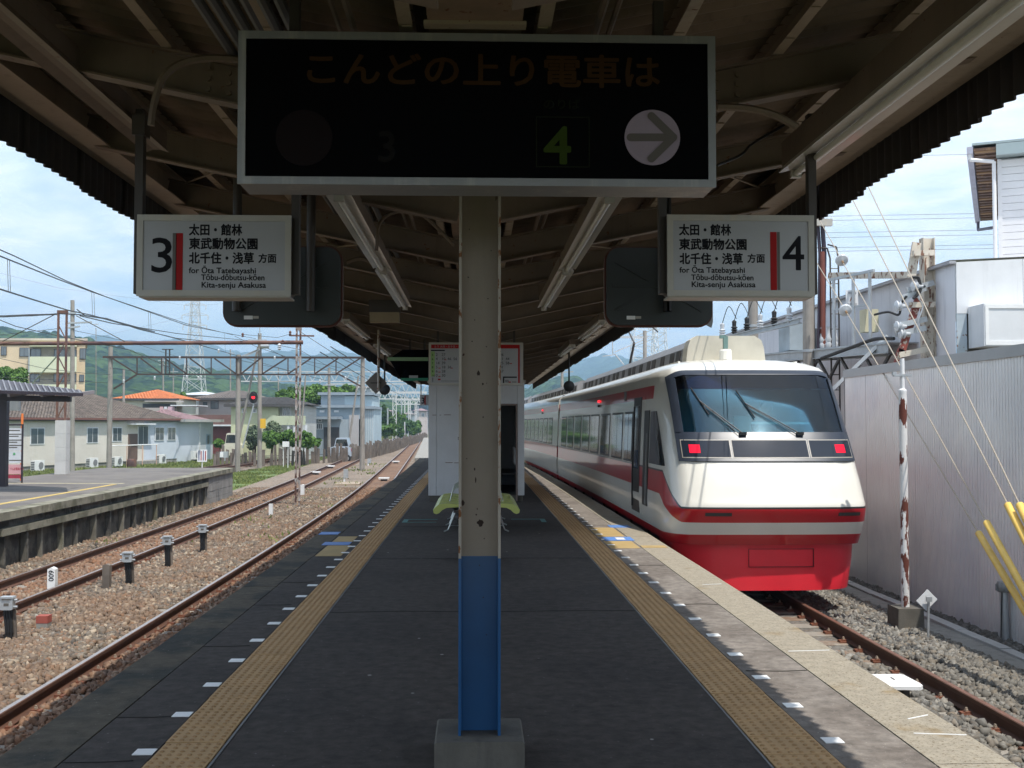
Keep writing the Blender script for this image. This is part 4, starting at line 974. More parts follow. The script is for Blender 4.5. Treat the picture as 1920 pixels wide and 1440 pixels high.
for a,b in ((-1.19,-.545),(-.505,.545),(.585,1.19)):
    patch(a-.012,b+.012,1.112,1.367,.025,mk('lamp_trim_beige',(0.35,0.33,0.29),0.5) if a<-1 else MATS['lamp_trim_beige'],'lamp_trim',mask,8,3,.004)
    patch(a,b,1.125,1.355,.0285,glass_mat('lamp_bay_glass',(0.016,0.022,0.034),.045,.32),'lamp_cover',mask,8,3,.004)
for a in (-1.10,.95): patch(a,a+.145,1.18,1.295,.032,tail_red,'tail_lamp',tr,4,3,.006)
patch(-.98,-.62,.33,.375,.014,ac_dark,'marker_slot',tr,5,2,.01); patch(.86,1.18,.33,.375,.014,ac_dark,'marker_slot',tr,5,2,.01)
# wipers
def wiper(xb, xt, zt):
    t0=front(xb,1.44,.05); t1=front(xt,zt,.045); q=MB(); q.tube(t0,t1,.009,6); o=q.build('wiper_arm', train_rubber, tr)
    q=MB(); t2=front(xb-.06,1.44,.05); t3=front(xt+.03,zt-.04,.045); q.tube(t2,t3,.006,6); q.build('wiper_link', train_rubber, o)
    q=MB(); q.tube(front(xt-.09,zt+.20,.03),front(xt+.10,zt-.20,.03),.011,6); q.build('wiper_blade', train_rubber, o)
    q=MB(); q.cbox(t0,(.10,.045,.045)); q.build('wiper_motor', train_rubber, o)
wiper(-.33,-.86,1.92); wiper(.47,-.22,1.88)
# skirt
def skirt():
    mb=MB(); Z=[-.75,-.72,-.5,-.3,-.09]; n=28; vs=[]
    for z in Z:
        w=1.31-.08*max(0,(-.2-z)/.55); yf=.33-.03*(z+.09)
        for s_ in range(n+1):
            th=PI*s_/n; c_=math.cos(th); s2=math.sin(th)
            x=-w*math.copysign(abs(c_)**(2/3.4),c_); y=yf+.7*(1-abs(s2)**(2/3.4)); vs.append((TX+x,TY+y,z+(.02 if z<-.74 else 0)))
        vs += [(TX+w,TY+1.9,z),(TX-w,TY+1.9,z)]
    N2=n+3; fs=[(i*N2+k,i*N2+(k+1)%N2,(i+1)*N2+(k+1)%N2,(i+1)*N2+k) for i in range(len(Z)-1) for k in range(N2)]
    mb.add(vs,fs+[tuple(range(N2))]); return mb.build('skirt', train_red, tr, smooth=True)
sk = skirt()
q=MB(); 
for a in ((-.46,.46,-.150,-.146),(-.46,.46,-.400,-.396),(-.46,-.456,-.396,-.15),(.456,.46,-.396,-.15)): q.box(TX+a[0]+.14,TX+a[1]+.14,TY+.322,TY+.36,a[2],a[3])
q.build('hatch_seam', mk('seam_dark_red',(0.10,0.004,0.006),0.5), sk)
for a,b in YC:
    q=MB()
    for k in range(8):
        y0=a+(1.9 if a==TY else .4)+k*(b-a-2)/8; y1=y0+(b-a-2)/8-.25; q.box(TX-1.15+bend(y0),TX+1.15+bend(y0),y0,y1,-.62,-.06)
    q.build('underfloor_box', train_rubber, tr)
    for yb in (a+3.2,b-3.2):
        for dy in (-1.05,1.05):
            q=MB()
            for s_ in (-1,1): q.lathe([(.43,0),(.43,.11)],(TX+s_*.565-.055+bend(yb),yb+dy,RAIL_Z+.43),'x',20)
            q.build('wheel_set', rust_steel, tr)
        q=MB(); q.box(TX-.95+bend(yb),TX+.95+bend(yb),yb-1.4,yb+1.4,RAIL_Z+.25,RAIL_Z+.6); q.build('bogie_frame', train_rubber, tr)
# roof unit
ru = MB(); ru.prism([(TX-.74,2.58),(TX+.56,2.58),(TX+.53,2.84),(TX+.49,2.96),(TX+.38,3.03),(TX-.56,3.03),(TX-.67,2.96),(TX-.71,2.84)],'y',TY+2.62,TY+3.0); ru.build('roof_unit_cap', ac_beige, tr)
for a,b in YC:
    a2=a+(3.0 if a==TY else .6); b2=b-.6; Yl=ys(a2,b2,2.0); mb=MB(); vs=[]; prof=[(-.74,2.58),(.56,2.58),(.52,2.84),(.40,2.985),(-.57,2.985),(-.70,2.84)]; n=6
    for y in Yl: vs += [(TX+x+bend(y),y,z) for x,z in prof]
    mb.add(vs,[(i*n+k,i*n+(k+1)%n,(i+1)*n+(k+1)%n,(i+1)*n+k) for i in range(len(Yl)-1) for k in range(n)]+[tuple(range(n)),tuple(range((len(Yl)-1)*n,len(Yl)*n))])
    ro=mb.build('roof_unit', ac_grey, tr); y=a2+.15; k=0
    while y<b2-.6:
        q=MB(); q.cbox((TX-.727+bend(y),y+.2,2.72),(.02,.34,.20),ry=R(8)); q.build('roof_grille', ac_dark, ro); y+= .95 if k%3 else .6; k+=1
    for s_ in (-1,1):
        q=MB(); Yl2=ys(a+2.2,b-.2,3.0)
        for u,v in zip(Yl2[:-1],Yl2[1:]): q.bar((TX+s_*.93+bend(u),u,2.565),(TX+s_*.93+bend(v),v,2.565),.03,.05)
        q.build('rain_gutter', train_white, tr)
q=MB(); q.lathe([(.10,0),(.10,.14),(.085,.17)],(TX-.16,TY+2.35,2.62),'z',12); an=q.build('horn_base', train_white, tr)
q=MB(); q.cbox((TX-.16,TY+2.35,2.90),(.07,.07,.20)); q.cbox((TX-.20,TY+2.35,2.99),(.10,.06,.05)); q.build('antenna', mk('antenna_teal',(0.13,0.22,0.20),0.5), an)
# pantograph far along the roof
q=MB(); yp=TY+12.5; xp=TX+bend(yp)
q.tube((xp-.2,yp,2.98),(xp-.25,yp-1.3,3.55),.03,6); q.tube((xp-.25,yp-1.3,3.55),(xp-.2,yp+.3,4.05),.022,6); q.tube((xp-.75,yp+.3,4.08),(xp+.45,yp+.3,4.08),.025,6); q.tube((xp-.75,yp+.3,4.08),(xp-.9,yp+.3,3.95),.018,6); q.tube((xp+.45,yp+.3,4.08),(xp+.6,yp+.3,3.95),.018,6)
q.build('pantograph', dark_steel, tr)
# cab interior
q=MB(); q.box(TX-1.15,TX+1.15,TY+2.75,TY+2.8,.95,2.4); q.build('cab_bulkhead', curtain, tr)
q=MB(); q.box(TX-1.12,TX+1.12,TY+.80,TY+1.25,1.0,1.42); q.box(TX-1.1,TX+1.1,TY+1.25,TY+2.75,.95,.98); q.build('cab_console', seat_int, tr)
q=MB(); q.box(TX-.45,TX+.85,TY+1.22,TY+1.26,1.60,1.63); q.build('cab_rail', train_white, tr)
q=MB(); q.box(TX-.35,TX-.1,TY+1.0,TY+1.1,1.42,1.72); q.build('cab_monitor', sign_frame, tr)
def skin_body(edges, radii, name, m, parent, subd=1):
    me=bpy.data.meshes.new(name); me.from_pydata([tuple(Vector(v)-ORG[parent.name]) for v in edges[0]],edges[1],[]); o=link(name,me,parent)
    o.modifiers.new('skin','SKIN'); 
    for v,r in zip(me.skin_vertices[0].data if me.skin_vertices else [], radii): v.radius=(r,r)
    return o
def crew():
    px_,py_=TX+.42,TY+2.15; t=thing('person','train crew person in a pale blue shirt sitting behind the windscreen','person',(px_,py_,.98))
    bm=bmesh.new(); 
    V=[(0,0,1.30),(0,-.02,1.45),(0,-.04,1.62),(0,-.05,1.73),(-.17,-.04,1.66),(.17,-.04,1.66),(-.24,-.16,1.46),(.24,-.16,1.46),(-.20,-.42,1.46),(.20,-.42,1.46),(-.1,-.25,1.28),(.1,-.25,1.28),(-.12,-.45,1.22),(.12,-.45,1.22)]
    E=[(0,1),(1,2),(2,3),(2,4),(2,5),(4,6),(5,7),(6,8),(7,9),(0,10),(0,11),(10,12),(11,13)]
    rad=[.15,.15,.14,.055,.075,.075,.05,.05,.035,.035,.085,.085,.06,.06]
    me=bpy.data.meshes.new('shirt_body'); me.from_pydata([(v[0],v[1],v[2]-.98) for v in V],E,[]); o=link('body',me,t); me.materials.append(shirt)
    md=o.modifiers.new('skin','SKIN'); sv=me.skin_vertices[0].data if len(me.skin_vertices) else None
    if sv is None:
        bpy.context.view_layer.objects.active=o; bmm=bmesh.new(); bmm.from_mesh(me); lay=bmm.verts.layers.skin.verify(); bmm.verts.ensure_lookup_table()
        for v,r in zip(bmm.verts,rad): v[lay].radius=(r,r); v[lay].use_root=(v.index==0)
        bmm.to_mesh(me); bmm.free()
    else:
        for v,r in zip(sv,rad): v.radius=(r,r)
        sv[0].use_root=True
    o.modifiers.new('sub','SUBSURF').levels=1
    q=MB(); q.ball((px_,py_-.08,1.86),.095,14,1.2); h=q.build('head',skin,t,smooth=True)
    q=MB(); q.ball((px_,py_-.05,1.905),.102,14,1.0); q.build('hair',hair,h,smooth=True)
crew()

# ================================================================ WAITING ROOM
wr = thing('waiting_room', 'white panelled waiting room with an open doorway in the middle of the platform', 'waiting room', (.04,22.6,0))
wp = mk('waiting_room_panel', (0.60,0.61,0.62), 0.45, var=0.05, streak=((0.55,0.54,0.52),0.35), spots=((0.22,0.16,0.12),34,0.735))
X0,X1,YA,YB,ZB,ZT = -.95,1.03,22.62,28.6,.13,2.46
q=MB(); q.box(X0+.03,X1-.03,YA+.04,YB-.04,.001,ZB); q.build('plinth', concrete_base, wr)
for a,b,z0 in ((X0,-.79,ZB),(-.785,-.10,ZB),(-.095,.10,ZB),(.895,X1,ZB),(.105,.89,2.02)):
    q=MB(); q.box(a,b,YA,YA+.045,z0,ZT); q.build('wall_panel', wp, wr)
for xx in (X0,X1-.045):
    y=YA+.046
    while y<YB:
        q=MB(); q.box(xx,xx+.045,y,min(y+.985,YB),ZB,ZT); q.build('wall_panel', wp, wr); y+=.99
q=MB(); q.box(X0,X1,YB,YB+.045,ZB,ZT); q.build('wall_panel', wp, wr)
q=MB(); q.box(X0-.03,X1+.03,YA-.02,YB+.06,ZT,ZT+.05); q.build('roof_panel', sign_frame, wr)
df=mk('door_frame_brown',(0.20,0.15,0.13),0.6)
q=MB(); q.box(.855,.890,YA-.012,YA+.05,.02,2.02); q.box(.10,.855,YA-.012,YA+.05,1.985,2.02); q.build('door_frame', df, wr)
q=MB(); q.box(.10,.14,YA+.06,YA+1.3,ZB,2.0); q.build('door_leaf', sign_frame, wr)
q=MB(); q.box(.45,.95,YA+1.2,YA+3.5,.50,.54); q.box(.47,.5,YA+1.2,YA+3.5,ZB,.5); q.build('inner_bench', dark_steel, wr)
q=MB(); q.box(X0+.05,X1-.05,YA+3.9,YA+3.95,ZB,ZT); q.build('inner_wall', wp, wr)
q=MB(); q.box(.845,.852,YA+.25,YA+1.9,.75,1.1); q.build('inner_panel', white_paint, wr)
q=MB(); q.box(-.33,-.20,YA-.004,YA-.001,1.48,1.66); n_=q.build('notice', mk('notice_pale',(0.62,0.62,0.64),0.5,var=0.03), wr)
q=MB(); n=24; vs=[]; 
for r_ in (.045,.036): vs += [(-.255+r_*math.cos(2*PI*k/n),YA-.0055,1.585+r_*math.sin(2*PI*k/n)) for k in range(n)]
q.add(vs,[(k,(k+1)%n,n+(k+1)%n,n+k) for k in range(n)]); q.cbox((-.255,YA-.0058,1.585),(.075,.001,.007),ry=R(45)); q.build('no_smoking_ring', ink_red, n_)
q=MB(); q.box(-.28,-.23,YA-.0050,YA-.0045,1.58,1.59); q.build('no_smoking_mark', ink, n_)
for z_,w_ in ((1.42,.12),(1.31,.14),(1.28,.13)):
    q=MB(); q.box(-.345,-.345+w_,YA-.003,YA-.0005,z_,z_+.02); q.build('notice_line', ink_grey if z_<1.4 else MATS['notice_pale'], n_)
rsm=mk('rust_run_mark',(0.16,0.09,0.06),0.9)
for (a,b,z) in ((-.87,-.79,1.78),(-.72,-.69,1.78),(-.63,-.49,1.785),(-.60,-.45,.80),(-.42,-.2,.795)):
    q=MB(); q.box(a,b,YA-.002,YA+.0,z,z+.012); q.build('rust_mark', rsm, wr)
# timetable board over the front wall
tt = thing('timetable_board', 'wide white timetable with red header hung before the waiting room front', 'timetable', (.03,18.35,2.6))
TY0=18.30; KT=TY0/22.22; a=at(804,642,TY0); b=at(981,722,TY0)
q=MB(); q.box(a.x,b.x,TY0+.008,TY0+.14,b.z,a.z); q.build('casing', sign_frame, tt)
for c in ((a.x,b.x,a.z-.035,a.z),(a.x,b.x,b.z,b.z+.035),(a.x,a.x+.035,b.z+.035,a.z-.035),(b.x-.035,b.x,b.z+.035,a.z-.035)):
    q=MB(); q.box(c[0],c[1],TY0,TY0+.008,c[2],c[3]); q.build('frame', sign_frame, tt)
q=MB(); q.box(a.x+.035,b.x-.035,TY0+.004,TY0+.0075,b.z+.035,a.z-.035); q.build('face', sign_white, tt)
def TP(px,py): return at(px,py,TY0+.003)
def tbox(x0,y0,x1,y1,m,name='print',d=0.0):
    p,r=TP(x0,y0),TP(x1,y1); q=MB(); q.box(p.x,r.x,TY0+.0005-d,TY0+.0035-d,r.z,p.z); return q.build(name,m,tt)
tbox(808.5,645,974.5,653.5,ink_red,'header'); tbox(971.5,653.6,974.5,720,ink_red,'header_band')
grn=mk('hour_column_green',(0.25,0.42,0.14),0.5); tbox(808,659,815,706,grn,'hour_column')
rows=[('5',['2','27'],['26']),('6',['4','10','46','56'],['11','44']),('7',['14','39'],['25','58']),('8',['5','18','36'],['41']),('9',['6','28'],['57']),('10',['0','30'],[])]
for i,(h,ls,rs_) in enumerate(rows):
    py=667.5+i*7.75
    p=TP(809.5,py); text(h,.062*KT,(p.x,TY0-.001,p.z),ink,tt,fat=.008)
    for k,s_ in enumerate(ls): p=TP(817+11*k,py); text(s_,.078*KT,(p.x,TY0+.0005,p.z),ink,tt)
    for k,s_ in enumerate(rs_): p=TP(937+11*k,py); text(s_,.078*KT,(p.x,TY0+.0005,p.z),ink,tt)
for (x,y) in ((833,674),(822,689.5),(845,689.5),(822,697),(822,705),(956,681)): tbox(x,y,x+4,y+1.4,ink_red,'express_mark')
p=TP(814,651.5); text('とう 太田・北千住・とうきょう', .052*KT,(p.x,TY0-.001,p.z),sign_white,tt)
tbox(808,656,834,658.2,ink,'heading'); tbox(811,708,812,716,ink,'legend'); tbox(821,710,826,713,ink_red,'legend'); tbox(827,714,860,714.8,ink_grey,'legend')
tbox(814,718,818,721,ink_red,'legend'); tbox(820,718.3,856,719,ink_grey,'legend'); tbox(820,720,856,720.6,ink_grey,'legend')
tbox(943,706,969,708.5,ink,'legend'); tbox(943,708.6,945.5,719.5,ink,'legend'); p=TP(947,717); text('00',.075*KT,(p.x,TY0+.0005,p.z),ink,tt); tbox(953.5,715.5,958,717.5,ink_red,'express_mark'); tbox(960,715.5,968,717,ink_grey,'legend')
for xx in (a.x+.15,b.x-.15):
    q=MB(); q.box(xx-.02,xx+.02,TY0+.05,TY0+.09,a.z,rz_(abs(xx))+.32); q.build('hanger', dark_steel, tt)
# bench
bn = thing('platform_bench', 'yellow-green back to back platform bench with wire armrests in front of the waiting room', 'bench', (.03,17,0))
seat_m = mk('seat_yellow_green',(0.46,0.50,0.13),0.4,var=0.06,spots=((0.3,0.32,0.1),30,0.72)); wire_arm=mk('chrome_wire',(0.45,0.48,0.47),0.3,0.8)
for s in (-1,1):
    cx=.03
    prof=[(.02,.400),(.14,.385),(.30,.375),(.42,.385),(.50,.400),(.545,.385),(.57,.345),(.585,.31),(.60,.335),(.605,.375),(.585,.415),(.55,.440),(.50,.446),(.42,.432),(.30,.420),(.14,.432),(.02,.450)]
    prof=[(.02,.41),(.14,.395),(.30,.385),(.44,.375),(.50,.345),(.545,.30),(.585,.285),(.625,.30),(.635,.345),(.60,.385),(.55,.425),(.44,.440),(.30,.428),(.14,.442),(.02,.46)]
    for i in range(5):
        y0=16.05+i*.5; q=MB(); q.prism([(cx+s*x,z) for x,z in prof],'y',y0,y0+.43)
        o=q.build('seat', seat_m, bn)
        q=MB(); q.prism([(cx+s*.02,.46),(cx+s*.05,.46),(cx+s*.02,.50)],'y',y0,y0+.46); q.build('seat_lip', seat_m, o)
        if i<4:
            q=MB()
            for dy in (-.03,.03): q.path([(cx+s*.40,y0+.48+dy,.44),(cx+s*.36,y0+.48+dy,.60),(cx+s*.28,y0+.48+dy,.655),(cx+s*.02,y0+.48+dy,.66)],.008,6)
            q.build('armrest', wire_arm, bn)
q=MB(); q.box(.03-.34,.03+.34,16.1,18.5,.30,.345); q.build('seat_rail', dark_steel, bn)
for y0 in (16.25,17.3,18.35):
    for s in (-1,1):
        q=MB(); q.path([(.03+s*.30,y0,.33),(.03+s*.42,y0,.04),(.03+s*.48,y0,.012)],.011,6); q.build('leg', wire_arm, bn)
    q=MB(); q.tube((.03-.40,y0,.10),(.03+.40,y0,.10),.009,6); q.build('leg_stretcher', wire_arm, bn)
# dark display with green strips beside the waiting room
hd = thing('platform_display', 'dark hanging display box with green edge strips left of the timetable', 'display', (-1.25,19.9,2.7))
a=at(729,672,19.9); b=at(803,712,19.9)
q=MB(); q.prism([(a.x,a.z-.01),(a.x+.25,a.z+.16),(b.x,a.z+.16),(b.x,b.z+.02),(a.x+.22,b.z+.02)],'y',19.9,20.5); q.build('casing', led_black, hd)
g1=mk('strip_pale_green',(0.22,0.36,0.19),0.5); g2=mk('strip_teal',(0.02,0.22,0.13),0.5)
q=MB(); q.box(a.x-.02,b.x,19.87,19.9,a.z-.045,a.z+.02); q.build('top_strip', g1, hd); q=MB(); q.box(a.x+.22,b.x,19.87,19.9,b.z-.02,b.z+.03); q.build('bottom_strip', g2, hd)
p=at(767,709,19.87); textw('4発2番線',.17,(p.x,19.885,p.z),sign_white,hd,h=.06) if False else None
q=MB(); p=at(767,709.5,19.88); q.box(p.x,p.x+.16,19.88,19.899,p.z,p.z+.055); q.build('number_plate', sign_white, hd)
for hx_ in (a.x+.35,b.x-.1):
    q=MB(); q.box(hx_,hx_+.04,20.1,20.14,a.z+.16,rz_(1.1)+.02); q.build('hanger', dark_steel, hd)
# hanging round mirrors, diamond board, small platform 3 sign, sign box
for s,lab in ((-1,'round black mirror on a rod hung at the left eave beside the diamond board'),(1,'round black mirror on a rod hung at the right eave above the train')):
    c=at(721,730,27) if s<0 else at(1067,724,27); t=thing('round_mirror',lab,'mirror',tuple(c),'round mirrors hung at the canopy eaves')
    q=MB(); q.lathe([(.02,-.03),(.10,-.02),(.135,.0),(.138,.03),(.12,.04)],tuple(c),'y',24); q.build('mirror_back', black_rubber, t, smooth=True)
    q=MB(); q.tube((c.x,c.y+.01,c.z+.12),(c.x,c.y+.01,rz_(abs(c.x))+.03),.022,8); q.build('rod', black_rubber, t)
c=at(705,718,20.2); t=thing('diamond_board','grey diamond shaped board on a rusty white hanging pole at the left eave','sign',tuple(c))
q=MB(); r_=.205; q.prism([(c.x-r_,c.z),(c.x,c.z-r_),(c.x+r_,c.z),(c.x,c.z+r_)],'y',c.y,c.y+.012); q.build('board', mk('board_back_grey',(0.16,0.14,0.125),0.6,var=0.1), t)
q=MB(); q.box(c.x-.10,c.x+.10,c.y-.02,c.y-.001,c.z-.012,c.z+.012); q.build('batten', dark_steel, t)
q=MB(); q.tube((c.x+.05,c.y-.05,c.z-.14),(c.x+.05,c.y-.05,rz_(1.8)+.05),.026,10); q.build('hanging_pole', mk('pole_paint_rusty',(0.42,0.39,0.35),0.6,spots=((0.2,0.09,0.05),12,0.55)), t, smooth=True)
a=at(693,562,14.2); b=at(748,604,14.2); t=thing('hanging_box','small yellowish sign box hung high at the left behind the lights','box',((a.x+b.x)/2,14.2,b.z))
q=MB(); q.box(a.x,b.x,14.2,14.35,b.z,b.z+.13); q.build('lower_panel', mk('box_ochre',(0.30,0.24,0.15),0.6,var=0.15), t); q=MB(); q.box(a.x-.01,b.x+.01,14.19,14.36,b.z+.13,a.z); q.build('upper_panel', dark_steel, t)
q=MB(); q.tube(((a.x+b.x)/2,14.28,a.z),((a.x+b.x)/2,14.28,rz_(1.2)+.02),.012,6); q.build('rod', dark_steel, t)
a=at(787.5,740,47); b=at(803,760,47); t=thing('far_platform_sign','small white sign with a 3 far down the platform left of the waiting room','platform sign',((a.x+b.x)/2,47,b.z))
q=MB(); q.box(a.x,b.x+.3,47,47.12,b.z,a.z); q.build('panel', sign_white, t)
p=at(789.5,756.5,46.98); textw('3',at(795,756,46.98).x-p.x,(p.x,46.99,p.z),ink,t,h=.36,fat=.015); a2=at(796,742,47); b2=at(798,759,47); q=MB(); q.box(a2.x,b2.x,46.985,46.999,b2.z,a2.z); q.build('red_bar', ink_red, t)
for xx in (a.x+.04,b.x+.26):
    q=MB(); q.box(xx-.02,xx+.02,47.03,47.09,a.z,rz_(abs(xx))+.02); q.build('hanger', dark_steel, t)
# ================================================================ RIGHT SIDE
def ribbed(axis_pts, name, parent, m, pitch, depth, z0, z1f, kind='trap', org=None):
    """profiled sheet standing along a list of (t) positions from p0 to p1"""
    pass
wall_m = mk('ribbed_wall_aluminium', (0.82,0.81,0.80), 0.4, 0.25, var=0.07, vscale=0.8, col2=(0.72,0.72,0.74), c2scale=0.5, spots=None)
wall_low = mk('wall_foot_moss', (0.20,0.20,0.15), 0.8, 0.2, var=0.25, col2=(0.11,0.12,0.06), c2scale=3)
wl = thing('ribbed_wall', 'long grey ribbed metal wall behind the track on the right', 'wall', (6.73,12,GROUND_Z))
WX=6.73; PW=1.04
mb=MB(); n=13; pit=PW/n; vs=[]; prof=[]
for k in range(n):
    y=k*pit; prof += [(0,y),(0,y+pit*.82),(.012,y+pit*.86),(.012,y+pit*.96)]
prof.append((0,PW-.001))
for zz in (-1.18,2.56): vs += [(x,y,zz) for x,y in prof]
N_=len(prof); mb.add(vs,[(k,k+1,N_+k+1,N_+k) for k in range(N_-1)])
wme=mb.mesh('wall_panel'); wme.materials.append(wall_m)
y=19.65-PW
while y>3.5:
    o=link('wall_panel', wme, wl, (WX+random.uniform(-.003,.003),y,0)); y-=PW
q=MB(); q.box(WX+.02,WX+.9,3.6,19.63,-1.2,2.50); q.build('wall_core', mk('wall_core_grey',(0.25,0.25,0.25),0.8), wl)
q=MB(); q.box(WX-.012,WX+.95,3.5,19.68,2.56,2.585); q.box(WX-.022,WX-.012,3.5,19.68,2.44,2.585); q.build('top_flashing', mk('flashing_grey',(0.36,0.37,0.38),0.4,0.4,var=0.06), wl)
q=MB(); q.box(WX-.008,WX+.9,19.652,19.68,-1.2,2.50); q.build('end_sheet', mk('end_sheet_grey',(0.27,0.27,0.27),0.6,var=0.1), wl)

fac = thing('corrugated_factory', 'pale corrugated factory building standing behind the ribbed wall on the right', 'building', (8.5,30,GROUND_Z))
corr_m = mk('factory_corrugated', (0.66,0.65,0.67), 0.45, 0.25, var=0.07, vscale=0.7, streak=((0.48,0.47,0.50),0.3), spots=((0.22,0.14,0.11),3.2,0.74))
def corr_sheet(x0,y0,x1,y1,z0,z1,pitch,amp,name,parent,m,dz=0.0):
    L_=math.hypot(x1-x0,y1-y0); n=int(L_/pitch*4); ux,uy=(x1-x0)/L_,(y1-y0)/L_; nx_,ny_=-uy,ux; mb=MB(); vs=[]
    for i in range(n+1):
        t=L_*i/n; w=amp*(0,1,0,-1)[i%4]; x=x0+ux*t+nx_*w; y=y0+uy*t+ny_*w; vs += [(x,y,z0),(x,y,z1+dz*t)]
    mb.add(vs,[(2*i,2*i+2,2*i+3,2*i+1) for i in range(n)]); return mb.build(name,m,parent)
y=19.0
while y<70:
    e=min(y+.9*(1 if y<40 else 3),70); zt=4.44+(y-19)*.006; corr_sheet(8.5,y,8.5,e-.006,-1.2,zt,.085 if y<40 else .17,.012,'wall_sheet',fac,corr_m); y=e
q=MB(); q.bar((8.44,18.95,4.46),(8.44,70,4.77),.12,.05); q.build('eave_trim', mk('trim_grey',(0.38,0.38,0.40),0.5,0.3), fac)
q=MB(); q.add([(8.4,18.97,4.50),(16,18.97,4.9),(16,70,5.2),(8.4,70,4.80)],[(0,1,2,3)]); q.build('roof', corr_m, fac)
fw_m=mk('factory_front_white',(0.66,0.67,0.68),0.5,var=0.05,streak=((0.55,0.55,0.56),0.4))
for k in range(4):
    q=MB(); a_=8.5+k*1.2; q.prism([(a_+.004,3.55),(a_+1.196,3.55),(a_+1.196,4.46+(a_+1.2-8.5)*.055),(a_+.004,4.46+(a_-8.5)*.055)],'y',18.95,19.0); q.build('front_panel', fw_m, fac)
q=MB(); q.box(8.5,8.68,18.955,18.985,-1.2,3.55); q.build('corner_sheet', mk('corner_sheet_rusty',(0.42,0.48,0.52),0.6,0.2,spots=((0.20,0.08,0.04),5,0.56)), fac)
q=MB(); q.box(8.69,13,19.0,19.03,-1.2,3.55); q.build('shutter', mk('shutter_dark',(0.10,0.095,0.09),0.6,0.2), fac)
for k in range(26):
    q=MB(); z_=1.9+k*.065; q.box(8.95,13,18.985,18.999,z_,z_+.045); q.build('shutter_slat', mk('slat_grey',(0.20,0.19,0.18),0.5,0.3) if k==0 else MATS['slat_grey'], fac)
q=MB(); q.box(8.70,13,18.35,18.94,2.93,3.66); bx=q.build('shutter_box', fw_m, fac)
for a in ((8.72,13,18.335,18.349,3.58,3.64),(8.72,13,18.335,18.349,2.95,3.02),(8.72,8.78,18.335,18.349,3.02,3.58)):
    q=MB(); q.box(*a); q.build('box_trim', white_paint, bx)

# white clapboard upper building, turned away
ub = thing('clapboard_building', 'white clapboard upper storey with a brown eave at the far right top', 'building', (11.45,24.4,4))
RZ=R(-26); ux=Vector((math.cos(RZ),math.sin(RZ),0)); uy=Vector((-math.sin(RZ),math.cos(RZ),0)); O=Vector((11.92,24.3,0))
def ubx(name,a0,a1,b0,b1,z0,z1,m,parent=None):
    c=O+ux*(a0+a1)/2+uy*(b0+b1)/2; q=MB(); q.cbox((c.x,c.y,(z0+z1)/2),(a1-a0,b1-b0,z1-z0),rz=RZ); return q.build(name,m,parent or ub)
cl_m=mk('clapboard_white',(0.78,0.77,0.77),0.5,var=0.04)
ubx('wall_core',.02,8,.03,9,3.6,7.62,cl_m)
z=3.95; k=0
while z<7.55: 
    o=ubx('clapboard',.0,8,.0,.028,z,z+.157,cl_m); o.rotation_euler.x=0; z+=.166; k+=1
ubx('corner_trim',-.03,.06,-.02,.03,3.6,7.62,cl_m)
ubx('fascia_board',-.05,8.2,-.30,.02,7.66,7.92,mk('fascia_teal_grey',(0.36,0.43,0.43),0.4,0.2,var=0.05))
ubx('roof_slab',-.55,8.2,-.30,9.2,7.93,7.98,MATS['fascia_teal_grey'])
ubx('soffit',-.52,-.03,-.28,9.1,7.80,7.86,mk('soffit_brown',(0.13,0.07,0.045),0.7,var=0.2,streak=((0.25,0.15,0.07),0.2)))
for k in range(24): ubx('soffit_slat',-.50,-.04,-.25+k*.38,-.10+k*.38,7.775,7.80,MATS['soffit_brown'] if k%3 else mk('soffit_tan',(0.32,0.19,0.09),0.7) if k==0 else MATS['soffit_tan'])
ubx('gutter',-.66,-.53,-.32,9.1,7.74,7.90,mk('gutter_mauve',(0.42,0.42,0.50),0.5))
q=MB(); P0=O+ux*(-.60)+uy*(-.25); P1=O+ux*(-.10)+uy*(-.15); q.path([(P0.x,P0.y,7.78),(P0.x,P0.y,7.62),(P1.x,P1.y,7.55),(P1.x,P1.y,3.6)],.045,8); q.build('downpipe', cl_m, ub, smooth=True)
q=MB(); P0=O+ux*(-.58)+uy*(8.9); P1=O+ux*(-.12)+uy*(8.0); q.path([(P0.x,P0.y,7.78),(P0.x,P0.y,7.5),(P1.x,P1.y,7.4),(P1.x,P1.y,3.6)],.045,8); q.build('downpipe', mk('pipe_dark',(0.12,0.12,0.16),0.5), ub, smooth=True)

# poles behind the wall and along the track
def conc_pole(label,x,y,z1,r0=.15,r1=.12,cat='utility pole',z0=GROUND_Z,bands=6):
    t=thing('utility_pole',label,cat,(x,y,z0)); q=MB(); q.tube((x,y,z0),(x,y,z1),r0,14,r1); q.build('shaft',pole_conc,t,smooth=True)
    for k in range(bands):
        zz=z1-.3-k*(z1-z0-1)/max(bands,1); rr=r0+(r1-r0)*(zz-z0)/(z1-z0); q=MB(); q.lathe([(rr+.004,-.03),(rr+.010,-.03),(rr+.010,.03),(rr+.004,.03)],(x,y,zz),'z',14); q.build('steel_band',galv,t)
    return t
pA=conc_pole('concrete pole carrying the equipment platform just right of the train roof',7.30,23.6,7.2)
pB=conc_pole('concrete pole behind the train roof at the far end of the equipment platform',7.05,27.4,5.3)
